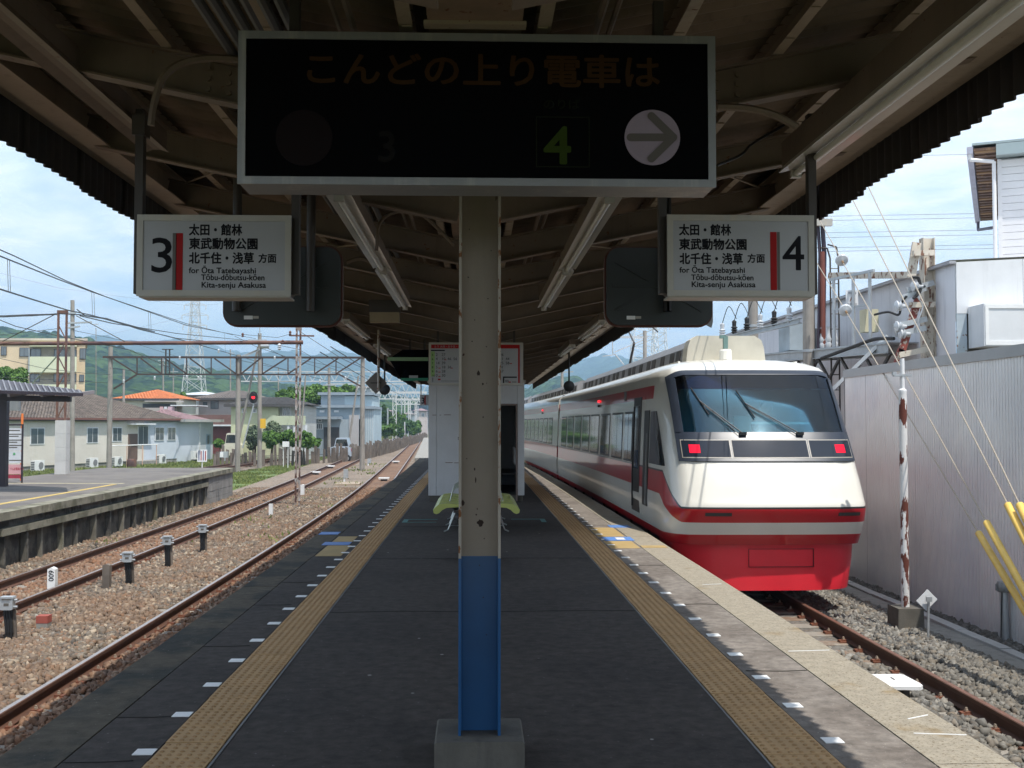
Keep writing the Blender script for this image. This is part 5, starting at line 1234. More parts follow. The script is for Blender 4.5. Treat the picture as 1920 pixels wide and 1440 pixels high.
# cables and ladder on the nearer pole
q=MB()
for k,(dx,dy,r_) in enumerate(((.20,-.05,.035),(.27,-.12,.05),(.15,-.15,.025),(.33,.0,.02))): q.path([(7.3+dx-.12,23.6+dy,6.9),(7.3+dx,23.6+dy,6.2),(7.3+dx+.05,23.6+dy,5.3),(7.3+dx,23.6+dy,3.2)],r_,8)
q.build('riser_cable', mk('riser_dark',(0.03,0.02,0.035),0.5), pA, smooth=True)
q=MB(); q.tube((7.56,23.45,5.35),(7.56,23.45,3.3),.06,10); q.build('rusty_riser_pipe', mk('riser_rust',(0.16,0.045,0.03),0.6,var=0.2), pA, smooth=True)
q=MB()
for dx in (.42,.60): q.path([(7.3+dx,23.4,5.2),(7.3+dx,23.4,1.2)],.018,6)
for k in range(12): q.tube((7.72,23.4,1.35+k*.33),(7.90,23.4,1.35+k*.33),.011,5)
q.path([(7.72,23.4,5.2),(7.66,23.4,5.42),(7.48,23.5,5.45)],.018,6); q.path([(7.90,23.4,5.2),(7.86,23.4,5.45),(7.7,23.5,5.52)],.018,6)
q.build('ladder', dark_steel, pA)
q=MB(); q.box(7.3,7.75,23.3,23.42,5.9,6.05); q.build('bracket', sign_frame, pA)
# equipment platform between poles reaching right
ep=thing('equipment_platform','steel platform with insulators and cabinets on poles above the train','equipment platform',(7.4,25,3.0))
A_=Vector((6.85,28.4,3.22)); B_=Vector((8.25,20.6,3.05))
def lp(t,dx=0,dz=0): v=A_+(B_-A_)*t; return (v.x+dx,v.y,v.z+dz)
for dx in (-.35,.35):
    q=MB(); q.ibeam(lp(0,dx),lp(1,dx),.20,.10,.02); q.build('girder', galv, ep)
q=MB(); q.bar(lp(0,0,.11),lp(1,0,.11),.75,.02); q.build('deck', galv, ep)
q=MB()
for k in range(8): q.bar(lp(.05+k*.12,-.35,-.1),lp(.11+k*.12,-.35,-.55),.05,.05); q.bar(lp(.11+k*.12,-.35,-.55),lp(.17+k*.12,-.35,-.1),.05,.05)
q.build('under_brace', dark_steel, ep)
q=MB(); q.ibeam(lp(.0,-.55,.55),lp(.60,-.55,.75),.12,.10,.02); q.build('cross_arm', galv, ep)
for k in range(6):
    v=lp(.06+k*.095,-.55,.64+.02*k); m_=black_rubber if k in (1,2,4) else porcelain
    q=MB(); q.lathe([(.05,0),(.05,.04),(.09,.05),(.05,.08),(.09,.11),(.05,.14),(.09,.17),(.05,.20),(.06,.32),(.02,.36)],v,'z',10); q.build('insulator', m_, ep, smooth=True)
    arc([(v[0],v[1],v[2]+.34),(v[0]+.1,v[1]-.3,v[2]+.75),(v[0]+.2,v[1]-.7,v[2]+.4)],.010,'jumper_wire',black_rubber,ep)
q=MB(); q.cbox(lp(.42,.0,.45),(.5,.9,.62)); q.build('cabinet', mk('cabinet_blue_grey',(0.40,0.47,0.52),0.45,0.2), ep)
q=MB(); q.cbox(lp(.82,.05,.62),(.28,.3,.46)); q.build('cream_cabinet', mk('cabinet_cream',(0.62,0.58,0.40),0.5,var=0.1,spots=((0.3,0.2,0.1),12,0.68)), ep)
for k in range(4):
    v=lp(.60+k*.035,-.2,.13); q=MB(); q.lathe([(.05,0),(.07,.08),(.05,.12),(.07,.18),(.05,.24),(.03,.40),(.05,.45)],v,'z',8); q.build('insulator', porcelain, ep, smooth=True)
q=MB()
for t_,hh in ((.74,1.55),(.84,1.5),(.92,1.55)): q.bar(lp(t_,-.35,.1),lp(t_,-.35,hh),.05,.05)
q.bar(lp(.72,-.35,1.55),lp(.94,-.35,1.55),.05,.05); q.bar(lp(.74,-.35,.9),lp(.92,-.35,.9),.03,.03); q.build('guard_frame', galv, ep)
c=at(1597,560,21.9); q=MB(); q.box(c.x-.125,c.x+.125,21.88,21.90,c.z-.17,c.z+.17); sp=q.build('notice_board', mk('notice_white',(0.74,0.75,0.76),0.4,var=0.03), ep)
text('A',.16,(c.x-.052,21.874,c.z-.055),mk('sign_brown',(0.30,0.12,0.07),0.5),sp,fat=.01); textw('東武鉄道',.17,(c.x-.085,21.874,c.z+.095),mk('sign_ink_blue',(0.10,0.13,0.18),0.5),sp,h=.045); textw('太田電力区',.20,(c.x-.10,21.874,c.z-.13),MATS['sign_ink_blue'],sp,h=.045)
q=MB(); q.bar(at(1664,630,20.9),at(1562,730,21.5),.07,.07); q.build('strut_pale', mk('strut_pale_steel',(0.62,0.66,0.68),0.4,0.3), ep)
# rusty peeling mast with arms
ms=thing('rusty_mast','cream painted steel mast with peeling rust and arms behind the ribbed wall','mast',(8.05,19.9,GROUND_Z))
def W(px,py,Y): return at(px,py,Y)
t_=W(1738,447,19.9); q=MB(); q.ibeam((t_.x,19.9,-1.2),(t_.x,19.9,t_.z),.22,.20,.014,up=(1,0,0)); q.build('mast_post', peeling, ms)
q=MB(); a=W(1719,455,19.8); b=W(1712,640,19.8); q.bar(a,W(1708,520,19.8),.16,.05,(0,1,0)); q.build('gusset_plate', peeling, ms)
q=MB(); q.bar(W(1722,560,19.75),W(1690,660,19.75),.13,.06,(0,1,0)); q.bar(W(1690,655,19.75),W(1680,690,19.75),.13,.06,(0,1,0)); q.build('diagonal_strut', mk('peeling_red',(0.22,0.05,0.035),0.7,spots=((0.55,0.47,0.40),7,0.55)), ms)
for (x0,y0,x1,y1,m_) in ((1712,475,1750,474,peeling),(1705,572,1752,571,peeling),(1684,666,1738,655,peeling),(1690,560,1735,540,galv),(1677,612,1737,598,galv),(1680,627,1735,615,galv),(1700,545,1750,530,galv)):
    q=MB(); q.bar(W(x0,y0,19.7),W(x1,y1,19.7),.10,.08,(0,1,0)); q.build('arm', m_, ms)
for (x,y) in ((1708,537),(1677,574),(1677,612),(1684,626)):
    v=W(x,y,19.6); q=MB(); q.lathe([(.03,0),(.10,.03),(.10,.05),(.05,.08),(.09,.11),(.04,.15),(.03,.22)],tuple(v),'x',12); q.build('insulator', porcelain, ms, smooth=True)
q=MB(); q.bar(W(1556,517,23.0),W(1770,515,19.9),.10,.13); q.build('cross_beam', peeling, ms)
arc([W(1640,590,20.5),W(1665,585,20),W(1685,590,19.8),W(1690,570,19.7),W(1700,555,19.6)],.022,'cable_bend',black_rubber,ms)
arc([W(1710,520,19.6),W(1722,522,19.6),W(1725,545,19.6),W(1712,560,19.6)],.03,'cable_bend',black_rubber,ms)
arc([W(1720,556,19.6),W(1730,575,19.6),W(1722,600,19.6),W(1720,625,19.6)],.014,'cable_bend',galv,ms)
arc([W(1540,672,22),W(1600,650,21),W(1640,636,20.3),W(1676,635,19.7)],.035,'heavy_cable',black_rubber,ms)
# white peeling track-side post with concrete foot
pp=thing('peeling_post','white post with peeling rusty paint on a concrete foot by the right track','post',(5.67,14.3,BED_Z))
q=MB(); q.tube((5.67,14.3,-.80),(5.67,14.3,2.00),.052,16); q.build('post_shaft', peeling_white, pp, smooth=True)
q=MB(); q.lathe([(.052,0),(.054,.01),(.052,.05),(.03,.07)],(5.67,14.3,2.0),'z',16); q.tube((5.67,14.3,2.06),(5.67,14.3,2.47),.028,10); q.build('top_tube', white_paint, pp, smooth=True)
q=MB(); q.box(5.55,5.79,14.27,14.33,2.23,2.26); q.cbox((5.56,14.3,2.27),(.05,.05,.05)); q.build('bracket_plate', galv, pp)
q=MB(); q.prism([(5.50,-1.14),(5.85,-1.14),(5.84,-.80),(5.51,-.80)],'y',14.12,14.5); q.build('concrete_foot', concrete_base, pp)
c=at(1738,1125,13.6); dm=thing('diamond_marker','small white diamond plate on a thin stake in the right ballast','marker',(c.x,13.6,BED_Z))
q=MB(); r_=.135; q.prism([(c.x-r_,c.z-.01),(c.x-.01,c.z-r_),(c.x+r_,c.z+.01),(c.x+.01,c.z+r_)],'y',13.6,13.606); q.build('plate', mk('marker_plate',(0.72,0.73,0.74),0.3,var=0.04), dm)
q=MB(); q.tube((c.x,13.55,c.z+.02),(c.x-.015,13.55,BED_Z-.02),.016,8); q.cbox((c.x,13.54,c.z+.02),(.06,.05,.06)); q.build('stake', galv, dm)
b=pg(1886,1206,GROUND_Z+.05); tp=thing('cable_terminal_post','grey steel post with a clear cap beside the right wall','post',tuple(b)); h_=.64
q=MB(); q.tube(b,(b.x-.02,b.y,b.z+h_),.05,10); q.build('post_shaft', galv, tp, smooth=True)
q=MB(); q.lathe([(.07,0),(.085,.02),(.085,.10),(.07,.13)],(b.x-.02,b.y,b.z+h_),'z',10)
for dx in (-.09,.09): q.tube((b.x-.02+dx,b.y,b.z+h_+.02),(b.x-.02+dx,b.y,b.z+h_+.10),.014,6)
q.build('cap', alu, tp, smooth=True); q=MB(); q.tube((b.x-.08,b.y-.03,b.z),(b.x-.06,b.y-.04,b.z+h_),.008,5); q.build('cable', black_rubber, tp)
# white box on the track bed
c=pg(1675,1272,-.86); wb=thing('track_box','white enamel equipment cover lying beside the right rail','equipment cover',(c.x,c.y,BED_Z))
q=MB(); cx,cy=c.x,c.y; pts=[(-.19,-.2),(.17,-.23),(.21,-.19),(.19,.19),(.15,.23),(-.17,.23),(-.21,.19),(-.23,-.16)]
n=len(pts); q.add([(cx+x,cy+y,-.92) for x,y in pts]+[(cx+x,cy+y,-.885) for x,y in pts]+[(cx+x*.9,cy+y*.9,-.865) for x,y in pts],[(k,(k+1)%n,n+(k+1)%n,n+k) for k in range(n)]+[(n+k,n+(k+1)%n,2*n+(k+1)%n,2*n+k) for k in range(n)]+[tuple(range(2*n,3*n)),tuple(range(n))])
q.build('lid', mk('white_enamel',(0.82,0.82,0.82),0.35,var=0.05,spots=((0.35,0.33,0.30),26,0.69)), wb); q=MB(); q.box(cx-.12,cx-.06,cy-.1,cy+.1,-1.1,-.92); q.box(cx+.06,cx+.12,cy-.1,cy+.1,-1.1,-.92); q.build('leg', dark_steel, wb)
q=MB(); q.box(cx-.01,cx+.0,cy-.04,cy+.05,-.865,-.858); q.build('slot', ink_grey, wb)
# guy wires with yellow guards
def guy(label,top,anchor,gtop,ins=None):
    t=thing('guy_wire',label,'guy wire',tuple(anchor),'guy wires with yellow guards at the right'); top=Vector(top); anchor=Vector(anchor); d=(top-anchor); L_=d.length; d.normalize()
    q=MB(); q.tube(anchor,top,.009,6); q.build('strand', wire_pale, t)
    q=MB(); g0=anchor+d*.25; g1=anchor+d*((gtop-anchor).length); q.tube(g0,g1,.043,12); q.build('yellow_guard', yellow_guard, t, smooth=True)
    q=MB(); q.tube(g1-d*.02+Vector((.03,0,-.03)),g1-d*.9+Vector((.03,0,-.04)),.016,6); q.build('guard_clip', black_rubber, t)
    if ins is not None:
        c=anchor+d*(L_*ins); u=d; a_=u.orthogonal().normalized(); b_=u.cross(a_); q=MB(); rings=[(.02,-.06),(.11,-.03),(.125,0),(.115,.015),(.06,.02),(.04,.05),(.02,.06)]; seg=20; vs=[]
        for r,h in rings: vs += [c+u*h+(a_*math.cos(2*PI*k/seg)+b_*math.sin(2*PI*k/seg))*r for k in range(seg)]
        q.add(vs,[(i*seg+k,i*seg+(k+1)%seg,(i+1)*seg+(k+1)%seg,(i+1)*seg+k) for i in range(len(rings)-1) for k in range(seg)]); q.build('disc_insulator', porcelain, t, smooth=True)
        q=MB(); q.tube(c-u*.16,c-u*.05,.022,8); q.build('brass_clevis', brass, t)
tA=at(1527,395,23.5); tB=at(1527,485,23.5)
def ext(p_top, px,py,Yr):
    v=at(px,py,Yr); d=(v-p_top); k=(GROUND_Z-p_top.z)/d.z; return p_top+d*k
aA=ext(tA,1850,980,13.0); aB=ext(tB,1835,1000,13.3)
def inspos(top,anchor,px):
    best=0;bd=1e9
    for k in range(200):
        v=anchor+(top-anchor)*k/200; c=_cr.transposed()@(v-Vector((0,0,CAMZ))); x=960+F*c.x/(-c.z)
        if abs(x-px)<bd: bd=abs(x-px); best=k/200
    return best
guy('guy wire with a grey disc insulator, upper of the two tied to the concrete pole',tA,aA,at(1850,980,13.0),inspos(tA,aA,1578))
guy('guy wire with a grey disc insulator, lower of the two tied to the concrete pole',tB,aB,at(1835,1000,13.3),inspos(tB,aB,1585))
tC=at(1510,200,24); tD=at(1540,165,24); aC=ext(tC,1890,947,11.5); aD=ext(tD,1912,947,11.3)
guy('guy wire coming from behind the canopy edge, left of the two without insulator',tC,aC,at(1890,947,11.5)); guy('guy wire coming from behind the canopy edge, right of the two without insulator',tD,aD,at(1912,947,11.3))
# high-voltage lines across the right sky
for i,(y0,y1,y2) in enumerate(((477,471,466),(485,479,474),(508,504,500),(517,513,509),(536,532,528),(543,540,537),(366,358,350))):
    yy0=y0-67+0; t=thing('power_line',['uppermost','second','third','fourth','fifth','lowest','faint single'][i]+' of the thin power lines crossing the sky right of the platform 4 sign','power line',(20,150,20),'thin power lines in the right sky')
    q=MB(); P=[at(1300+k*110,yy0-(k*110)*.018,150) for k in range(7)]; q.path(P,.030,4); q.build('strand', wire_m, t)
# catenary over the train track and distant right-side masts
cw=thing('overhead_line','contact and messenger wires over the track of the train','overhead line',(4.07,40,4.2))
def wirepath(xf,zf,y0,y1,r,name,parent,st=3.0):
    Yl=ys(y0,y1,st); q=MB(); q.path([(xf(y),y,zf(y)) for y in Yl],r,4); return q.build(name,wire_m,parent)
wirepath(lambda y:4.07+bend(y),lambda y:4.12,4,150,.012,'contact_wire',cw); wirepath(lambda y:4.07+bend(y),lambda y:4.75+.25*math.cos(2*PI*y/50),4,150,.012,'messenger_wire',cw)
mst=thing('catenary_mast','bracket mast of the overhead line rising behind the train near the mountain','catenary mast',(6.9,66,GROUND_Z))
a=at(1209,620,66); q=MB(); q.tube((a.x,66,-1.2),(a.x,66,a.z),.15,10,.12); q.build('mast_shaft', pole_conc, mst, smooth=True)
q=MB(); q.bar(at(1150,632,66),at(1214,632,66),.14,.14); q.bar(at(1153,660,66),at(1205,638,66),.08,.08); q.bar(at(1130,668,66),at(1153,665,66),.06,.06); q.tube(at(1148,632,66),at(1149,664,66),.04,6); q.tube(at(1152,663,66),at(1170,684,66),.04,6); q.build('bracket', galv, mst)
m2=thing('catenary_mast','short grey mast under the right canopy edge beyond the train','catenary mast',(2.9,95,GROUND_Z)); a=at(1054,695,95); q=MB(); q.tube((a.x,95,-1.2),(a.x,95,a.z),.16,10,.13); q.build('mast_shaft', pole_conc, m2); q=MB(); q.bar(at(1000,700,95),at(1075,697,95),.1,.1); q.bar(at(1020,715,95),at(1054,700,95),.07,.07); q.build('bracket', galv, m2)
def pylon(label,px,Y,ytop,ybase,wpx_top,wpx_base,arms,col=galv):
    t=thing('power_pylon',label,'pylon',tuple(at(px,ybase,Y))); top=at(px,ytop,Y); base=at(px,ybase,Y); k=Y/F; H=top.z-base.z; q=MB(); n=9; r=.0011*Y*.33
    def cn(f): 
        w=(wpx_base+(wpx_top-wpx_base)*min(1,f*1.15))*k/2; z=base.z+H*f; return [(top.x-w,Y-w,z),(top.x+w,Y-w,z),(top.x+w,Y+w,z),(top.x-w,Y+w,z)]
    fr=[1-(1-i/n)**1.25 for i in range(n+1)]; lv=[cn(f) for f in fr]
    for i in range(n):
        for c in range(4):
            q.tube(lv[i][c],lv[i+1][c],r,4,cap=False); d=(c+1)%4; q.tube(lv[i][c],lv[i+1][d],r*.6,3,cap=False); q.tube(lv[i][d],lv[i+1][c],r*.6,3,cap=False); q.tube(lv[i+1][c],lv[i+1][d],r*.6,3,cap=False)
    q.build('lattice_body', white_truss, t)
    for (ya,wa) in arms:
        z=at(px,ya,Y).z; w=wa*k; q=MB(); q.tube((top.x-w,Y,z),(top.x+w,Y,z),r,4); q.tube((top.x-w,Y,z),(top.x,Y,z+w*.3),r*.7,4); q.tube((top.x+w,Y,z),(top.x,Y,z+w*.3),r*.7,4)
        for s in (-1,1): q.tube((top.x+s*w,Y,z),(top.x+s*w,Y,z-9*k),r*1.2,4)
        q.build('cross_arm', white_truss, t)
    return t
pylon('lattice power pylon rising above the hill left of the track signal',366,260,560,735,14,36,[(572,20),(591,24),(610,22)])
pylon('lattice power pylon between the canopy and the train roof unit',1208,210,590,760,40,62,[(600,30)])
pylon('fainter lattice pylon beside the right one, behind its legs',1236,330,600,760,22,40,[(610,20)])

# ================================================================ LEFT: FAR PLATFORM
fp=bpy.data.objects.new('far_platform',None); C.objects.link(fp); fp['kind']='structure'; ORG[fp.name]=Vector((0,0,0))
FL=lambda y:-8.50+bend(y)*.9
strip('asphalt_surface',-13.75,lambda y:FL(y)-.38,16,40.6,-.003,far_asphalt,fp,thick=.14)
strip('core',-13.6,lambda y:FL(y)-.22,16,36.5,-.15,old_concrete,fp,thick=1.05)
y=16.0
while y<40.5:
    e=min(y+1.97,40.55); q=MB(); q.add([(FL(y)-.38,y,0),(FL(y),y,0),(FL(e),e,0),(FL(e)-.38,e,0),(FL(y)-.38,y,-.15),(FL(y),y,-.15),(FL(e),e,-.15),(FL(e)-.38,e,-.15)],[(0,1,2,3),(4,7,6,5),(0,4,5,1),(1,5,6,2),(2,6,7,3),(3,7,4,0)]); q.build('coping_slab', old_edge, fp); y+=1.98
y=16.0
while y<36.4:
    e=y+1.0; q=MB(); q.box(FL(y)-.20,FL(y)-.13,y+.01,e-.01,-.30,-.152); q.build('upper_block', mk('upper_block_grey',(0.17,0.165,0.155),0.95,var=0.4,vscale=3,col2=(0.06,0.058,0.05),c2scale=2.2) if y<16.5 else MATS['upper_block_grey'], fp)
    y+=1.0
strip('ledge',lambda y:FL(y)-.22,lambda y:FL(y)-.03,20.2,36.4,-.31,old_edge,fp,thick=.13)
y=16.3
while y<36.4:
    q=MB(); jy=random.uniform(-.12,.12); q.box(FL(y)-.20,FL(y)-.07-random.uniform(0,.05),y+jy,y+jy+random.uniform(.07,.13),-1.2,-.44); q.build('concrete_stud', mk('stud_concrete',(0.19,0.175,0.14),0.95,var=0.35,vscale=4) if y<16.4 else random.choice((MATS['stud_concrete'],old_concrete,MATS['stud_concrete'],old_edge)), fp)
    q=MB(); q.box(FL(y)-.24,FL(y)-.20,y+.13,y+.98,-1.2,-.44); q.build('recessed_panel', old_concrete, fp); y+=1.0
for r_ in range(4):
    y=36.5
    while y<40.4:
        q=MB(); z_=-.16-.24*(r_+1); q.box(FL(y)-.3,FL(y)-.06+random.uniform(-.006,.006),y+.008,min(y+.46,40.5),z_+.008,z_+.24); q.build('grey_block', MATS['grey_block_wall'], fp); y+=.47
q=MB(); q.box(-13.6,FL(40)-.3,36.6,40.45,-1.2,-.15); q.build('core', old_concrete, fp)
q=MB(); q.add([(-13.2,16,.002),(-11.4,30.2,.002),(-11.3,30.2,.002),(-13.1,16,.002)],[(0,1,2,3)])
strip('yellow_line',lambda y:FL(y)-1.05,lambda y:FL(y)-.90,16,29.5,.002,yellow_line,fp,thick=.004); strip('white_line',-12.7,-12.58,20,30,.003,yellow_line,fp,thick=.004)
q=MB(); q.cbox((-11.1,30.0,.002),(3.3,.13,.004),rz=R(-3)); q.build('pale_line', mk('pale_yellow_line',(0.62,0.55,0.36),0.8), fp)
# shelter
sh=thing('platform_shelter','dark steel shelter roof and post on the far platform at the left edge','shelter',(-12.3,28,0))
FRt,FLt,BLt,BRt=at(156,743,25.5),at(-80,735,25.5),at(-80,706,29.8),at(152,737,27.2)
q=MB(); up=Vector((0,0,.07)); q.add([FLt,FRt,BRt,BLt,FLt+up,FRt+up,BRt+up,BLt+up],[(0,3,2,1),(4,5,6,7),(0,1,5,4),(1,2,6,5),(2,3,7,6),(3,0,4,7)]); q.build('roof_deck', purple_steel, sh)
for k in range(22):
    f=(k+.5)/22; q=MB(); q.bar(FLt.lerp(FRt,f)+up*1.08,BLt.lerp(BRt,f)+up*1.08,.035,.016); q.build('roof_seam', mk('roof_seam_grey',(0.20,0.19,0.20),0.4,0.3) if k==0 else MATS['roof_seam_grey'], sh)
q=MB(); q.bar(at(-80,745,26.6),at(133,748,26.6),.12,.14); q.build('roof_beam', purple_steel, sh)
for xx_ in (16,78,130):
    q=MB(); q.bar(at(xx_,741,25.6),at(xx_,741,25.6)+Vector((0,1.6,.12)),.06,.08); q.build('roof_rib', mk('rib_pale',(0.30,0.26,0.26),0.5) if xx_==16 else MATS['rib_pale'], sh)
b=pg(6,912,0); q=MB(); q.box(b.x-.09,b.x+.09,b.y-.09,b.y+.09,0,2.58); q.build('shelter_post', purple_steel, sh)
a=pg(14,906,0); b=pg(42,905,0); bd=thing('advert_board','plum framed station notice board with a pink panel beside the shelter post','notice board',((a.x+b.x)/2,a.y,0)); Yb=a.y
k_=Yb/F; x0,x1=at(13,800,Yb).x,at(44,800,Yb).x; zt=at(30,798,Yb).z
for s_ in ((x0,x0+.04),(x1-.04,x1)):
    q=MB(); q.box(s_[0],s_[1],Yb-.02,Yb+.02,0,zt); q.build('frame_leg', purple_steel, bd)
q=MB(); q.box(x0,x1,Yb-.02,Yb+.02,zt,zt+.04); q.build('frame_top', purple_steel, bd)
def bb(y0,y1,m,name): 
    q=MB(); q.box(x0+.045,x1-.045,Yb-.012,Yb+.012,at(30,y1,Yb).z,at(30,y0,Yb).z); return q.build(name,m,bd)
bb(803,845,mk('notice_pale_blue',(0.60,0.62,0.66),0.5),'text_panel'); bb(846,868,MATS['notice_pale_blue'],'logo_panel'); bb(871,889,mk('notice_pink',(0.62,0.33,0.36),0.5),'pink_panel'); bb(890,897,mk('notice_maroon',(0.30,0.03,0.06),0.5),'maroon_strip')
for yy,w_ in ((808,.8),(815,.9),(819,.7),(826,.9),(830,.6),(836,.9),(840,.6),(864,.9)):
    p=at(17,yy,Yb-.02); q=MB(); q.box(p.x,p.x+.36*w_,Yb-.014,Yb-.0125,p.z-.022,p.z+.02) if False else q.box(p.x,p.x+.36*w_,Yb-.0145,Yb-.0125,p.z,p.z+.026); q.build('printed_line', ink_grey, bd)
p=at(19,879,Yb); textw('ぐんま昆虫の森',.34,(p.x,Yb-.014,p.z-.03),mk('deep_red_print',(0.45,0.02,0.04),0.5),bd,h=.08,fat=.02)
c=at(27,851,Yb); q=MB(); q.lathe([(.035,-.005),(.035,0)],(c.x,Yb-.013,c.z),'y',10); q.build('logo_mark', mk('logo_green',(0.10,0.35,0.15),0.5), bd)
mr=thing('orange_pole','orange striped pole with a grey convex mirror behind the notice board','pole',(-12.9,31.5,0)); p=pg(23,903,0); q=MB(); q.tube((p.x,p.y+.6,0),(p.x,p.y+.6,at(22,775,p.y).z),.035,8); q.build('pole_shaft', mk('orange_paint',(0.75,0.20,0.05),0.5), mr)
a=at(12,770,30.5); b=at(37,748,30.5); q=MB(); q.box(a.x,b.x,30.5,30.6,a.z,b.z); q.build('mirror_back', alu, mr)

# ---- posts and boxes in the ballast
def junction(label,px,ytop,bx_,ybase,first=None):
    b=pg(bx_,ybase,BED_Z); Y=b.y; top=at(px,ytop,Y); w=.155
    t=thing('junction_box',label,'junction box',tuple(b),'silver junction boxes on black hoses in the ballast')
    q=MB(); q.tube((b.x+.05,b.y+.02,BED_Z-.03),(top.x+.05,b.y+.02,top.z),.028,8); q.build('wood_stake', wood_stake, t)
    q=MB()
    for dx in (-.045,-.012,.02): q.path([(b.x+dx-.02,b.y-.02,BED_Z-.02),(b.x+dx+.005,b.y-.03,BED_Z+.12),(top.x+dx,b.y-.03,top.z+.02)],.020,6)
    q.build('black_hose', black_rubber, t, smooth=True)
    q=MB(); z=top.z; q.prism([(top.x-w/2,z+.01),(top.x-w/2+.015,z-.0),(top.x+w/2-.015,z),(top.x+w/2,z+.01),(top.x+w/2,z+.15),(top.x-w/2,z+.15)],'y',Y-.09,Y-.0); q.prism([(top.x-w/2-.01,z+.145),(top.x+w/2+.01,z+.145),(top.x+w/2,z+.165),(top.x-w/2,z+.165)],'y',Y-.10,Y+.01)
    bx=q.build('box_body', galv, t)
    q=MB()
    for s in (-1,1):
        for zz in (.035,.12): q.tube((top.x+s*w/2,Y-.05,z+zz),(top.x+s*(w/2+.045),Y-.05,z+zz),.016,8)
    q.build('cable_gland', galv, bx, smooth=True)
    q=MB(); q.box(top.x-.05,top.x+.05,Y-.102,Y-.0905,z+.125,z+.14); q.box(top.x-.03,top.x+.03,Y-.0925,Y-.0905,z+.05,z+.085); q.build('box_lettering', ink_grey, bx)
junction('silver junction box on hoses, nearest to the camera at the left edge',17,1142,20,1203)
junction('silver junction box on hoses just right of the old wooden stake',241,1053,243,1100)
junction('silver junction box on hoses, third from the left',315,1021,316,1068)
junction('silver junction box on hoses, farthest of the four by the far track',381,998,381,1038)
def post(name,label,cat,px,ytop,ybase,wpx,m,tip=.03,depth=None):
    b=pg(px,ybase,BED_Z); w=wpx*b.y/F; z1=at(px,ytop,b.y).z; t=thing(name,label,cat,tuple(b)); q=MB(); q.box(b.x-w/2,b.x+w/2,b.y-w/2,b.y+w/2,BED_Z-.02,z1-tip); q.prism([(b.x-w/2,z1-tip),(b.x+w/2,z1-tip),(b.x,z1)] if tip>.01 else [(b.x-w/2,z1-tip),(b.x+w/2,z1-tip),(b.x+w/2,z1),(b.x-w/2,z1)],'y',b.y-w/2,b.y+w/2)
    q.build('post_body', m, t); return t,b,w,z1
t,b,w,z1=post('kilometre_post','white concrete post with black 600 lettering in the ballast','kilometre post',98,1063,1116,14,white_paint)
q=MB(); q.box(b.x-w/2-.002,b.x+w/2+.002,b.y-w/2-.002,b.y+w/2+.002,BED_Z,BED_Z+.11); q.build('black_foot', black_rubber, t)
text('600',.115,(b.x-.037,b.y-w/2-.003,z1-.045),ink,t,fat=.012,roll=R(-90))
post('timber_stake','weathered grey wooden stake leaning in the ballast beside a junction box','stake',200,1057,1109,13,wood_stake,.02)
t,b,w,z1=post('red_topped_block','squat concrete block with a red painted top in the near ballast','marker block',82,1154,1184,20,concrete,.0)
q=MB(); q.box(b.x-w/2-.003,b.x+w/2+.003,b.y-w/2-.003,b.y+w/2+.003,z1-.09,z1+.004); q.build('red_cap', mk('faded_red_paint',(0.30,0.07,0.05),0.8,var=0.2), t)
post('small_white_post','short white post between the tracks left of the rusty catenary mast','marker post',508,944,970,7,white_paint,.0)
post('small_white_post','short white post standing right behind the rusty catenary mast','marker post',567,908,931,7,white_paint,.02)
b=pg(4,1144,BED_Z); t=thing('white_diamond_plate','corner of a white diamond plate by the nearest junction box','marker',(b.x,b.y,BED_Z)); c=at(-3,1143,b.y); q=MB(); q.prism([(c.x-.09,c.z),(c.x,c.z-.09),(c.x+.09,c.z),(c.x,c.z+.09)],'y',b.y,b.y+.006); q.tube((c.x,b.y+.02,c.z),(c.x,b.y+.02,BED_Z),.012,6); q.build('plate', white_paint, t)
for (px,yt,yb,w_,lab) in ((648,880,905,8,'grey relay box on a white stub between the tracks, nearer of the two'),(692,860,873,6,'grey relay box between the tracks, farther one beside the concrete pole')):
    b=pg(px,yb,BED_Z); t=thing('relay_box',lab,'relay box',tuple(b)); k_=b.y/F; z1=at(px,yt,b.y).z; q=MB(); q.box(b.x-w_*k_*.5,b.x+w_*k_*.5,b.y,b.y+.2,BED_Z+.35*(z1-BED_Z),z1); q.build('box_body', galv, t); q=MB(); q.box(b.x-w_*k_*.5,b.x-w_*k_*.1,b.y+.02,b.y+.15,BED_Z,z1-.06); q.build('stub', white_paint, t)
for i,(px,py,lab) in enumerate(((720,902,'white equipment box between the rails of the near left track, nearest one'),(742,869,'white equipment box between the rails of the near left track, farther one'),(592,890,'white equipment box between the rails of the far left track'),(620,878,'small white equipment box between the far track rails, farther one'))):
    b=pg(px,py,BED_Z); t=thing('track_box',lab,'equipment cover',tuple(b)); q=MB(); q.box(b.x-.25,b.x+.25,b.y-.18,b.y+.18,BED_Z+.10,BED_Z+.17); q.build('lid', white_paint, t); q=MB(); q.box(b.x-.15,b.x+.15,b.y-.1,b.y+.1,BED_Z-.01,BED_Z+.10); q.build('base', dark_steel, t)
for i,(px,py,w_,l_) in enumerate(((835,0,0,0),)): pass
q=MB(); b=pg(652,908,BED_Z); q.cbox((b.x,b.y,BED_Z+.03),(1.1,1.9,.06),rz=R(4)); stf=q.build('concrete_slab', mk('trough_tan',(0.34,0.27,0.20),0.9,var=0.2)); tag(stf,'flat tan concrete slab lying between the two left tracks','slab')
tro=thing('cable_trough','low concrete cable trough lids half buried beside the near left track','cable trough',(-5.4,14,BED_Z))
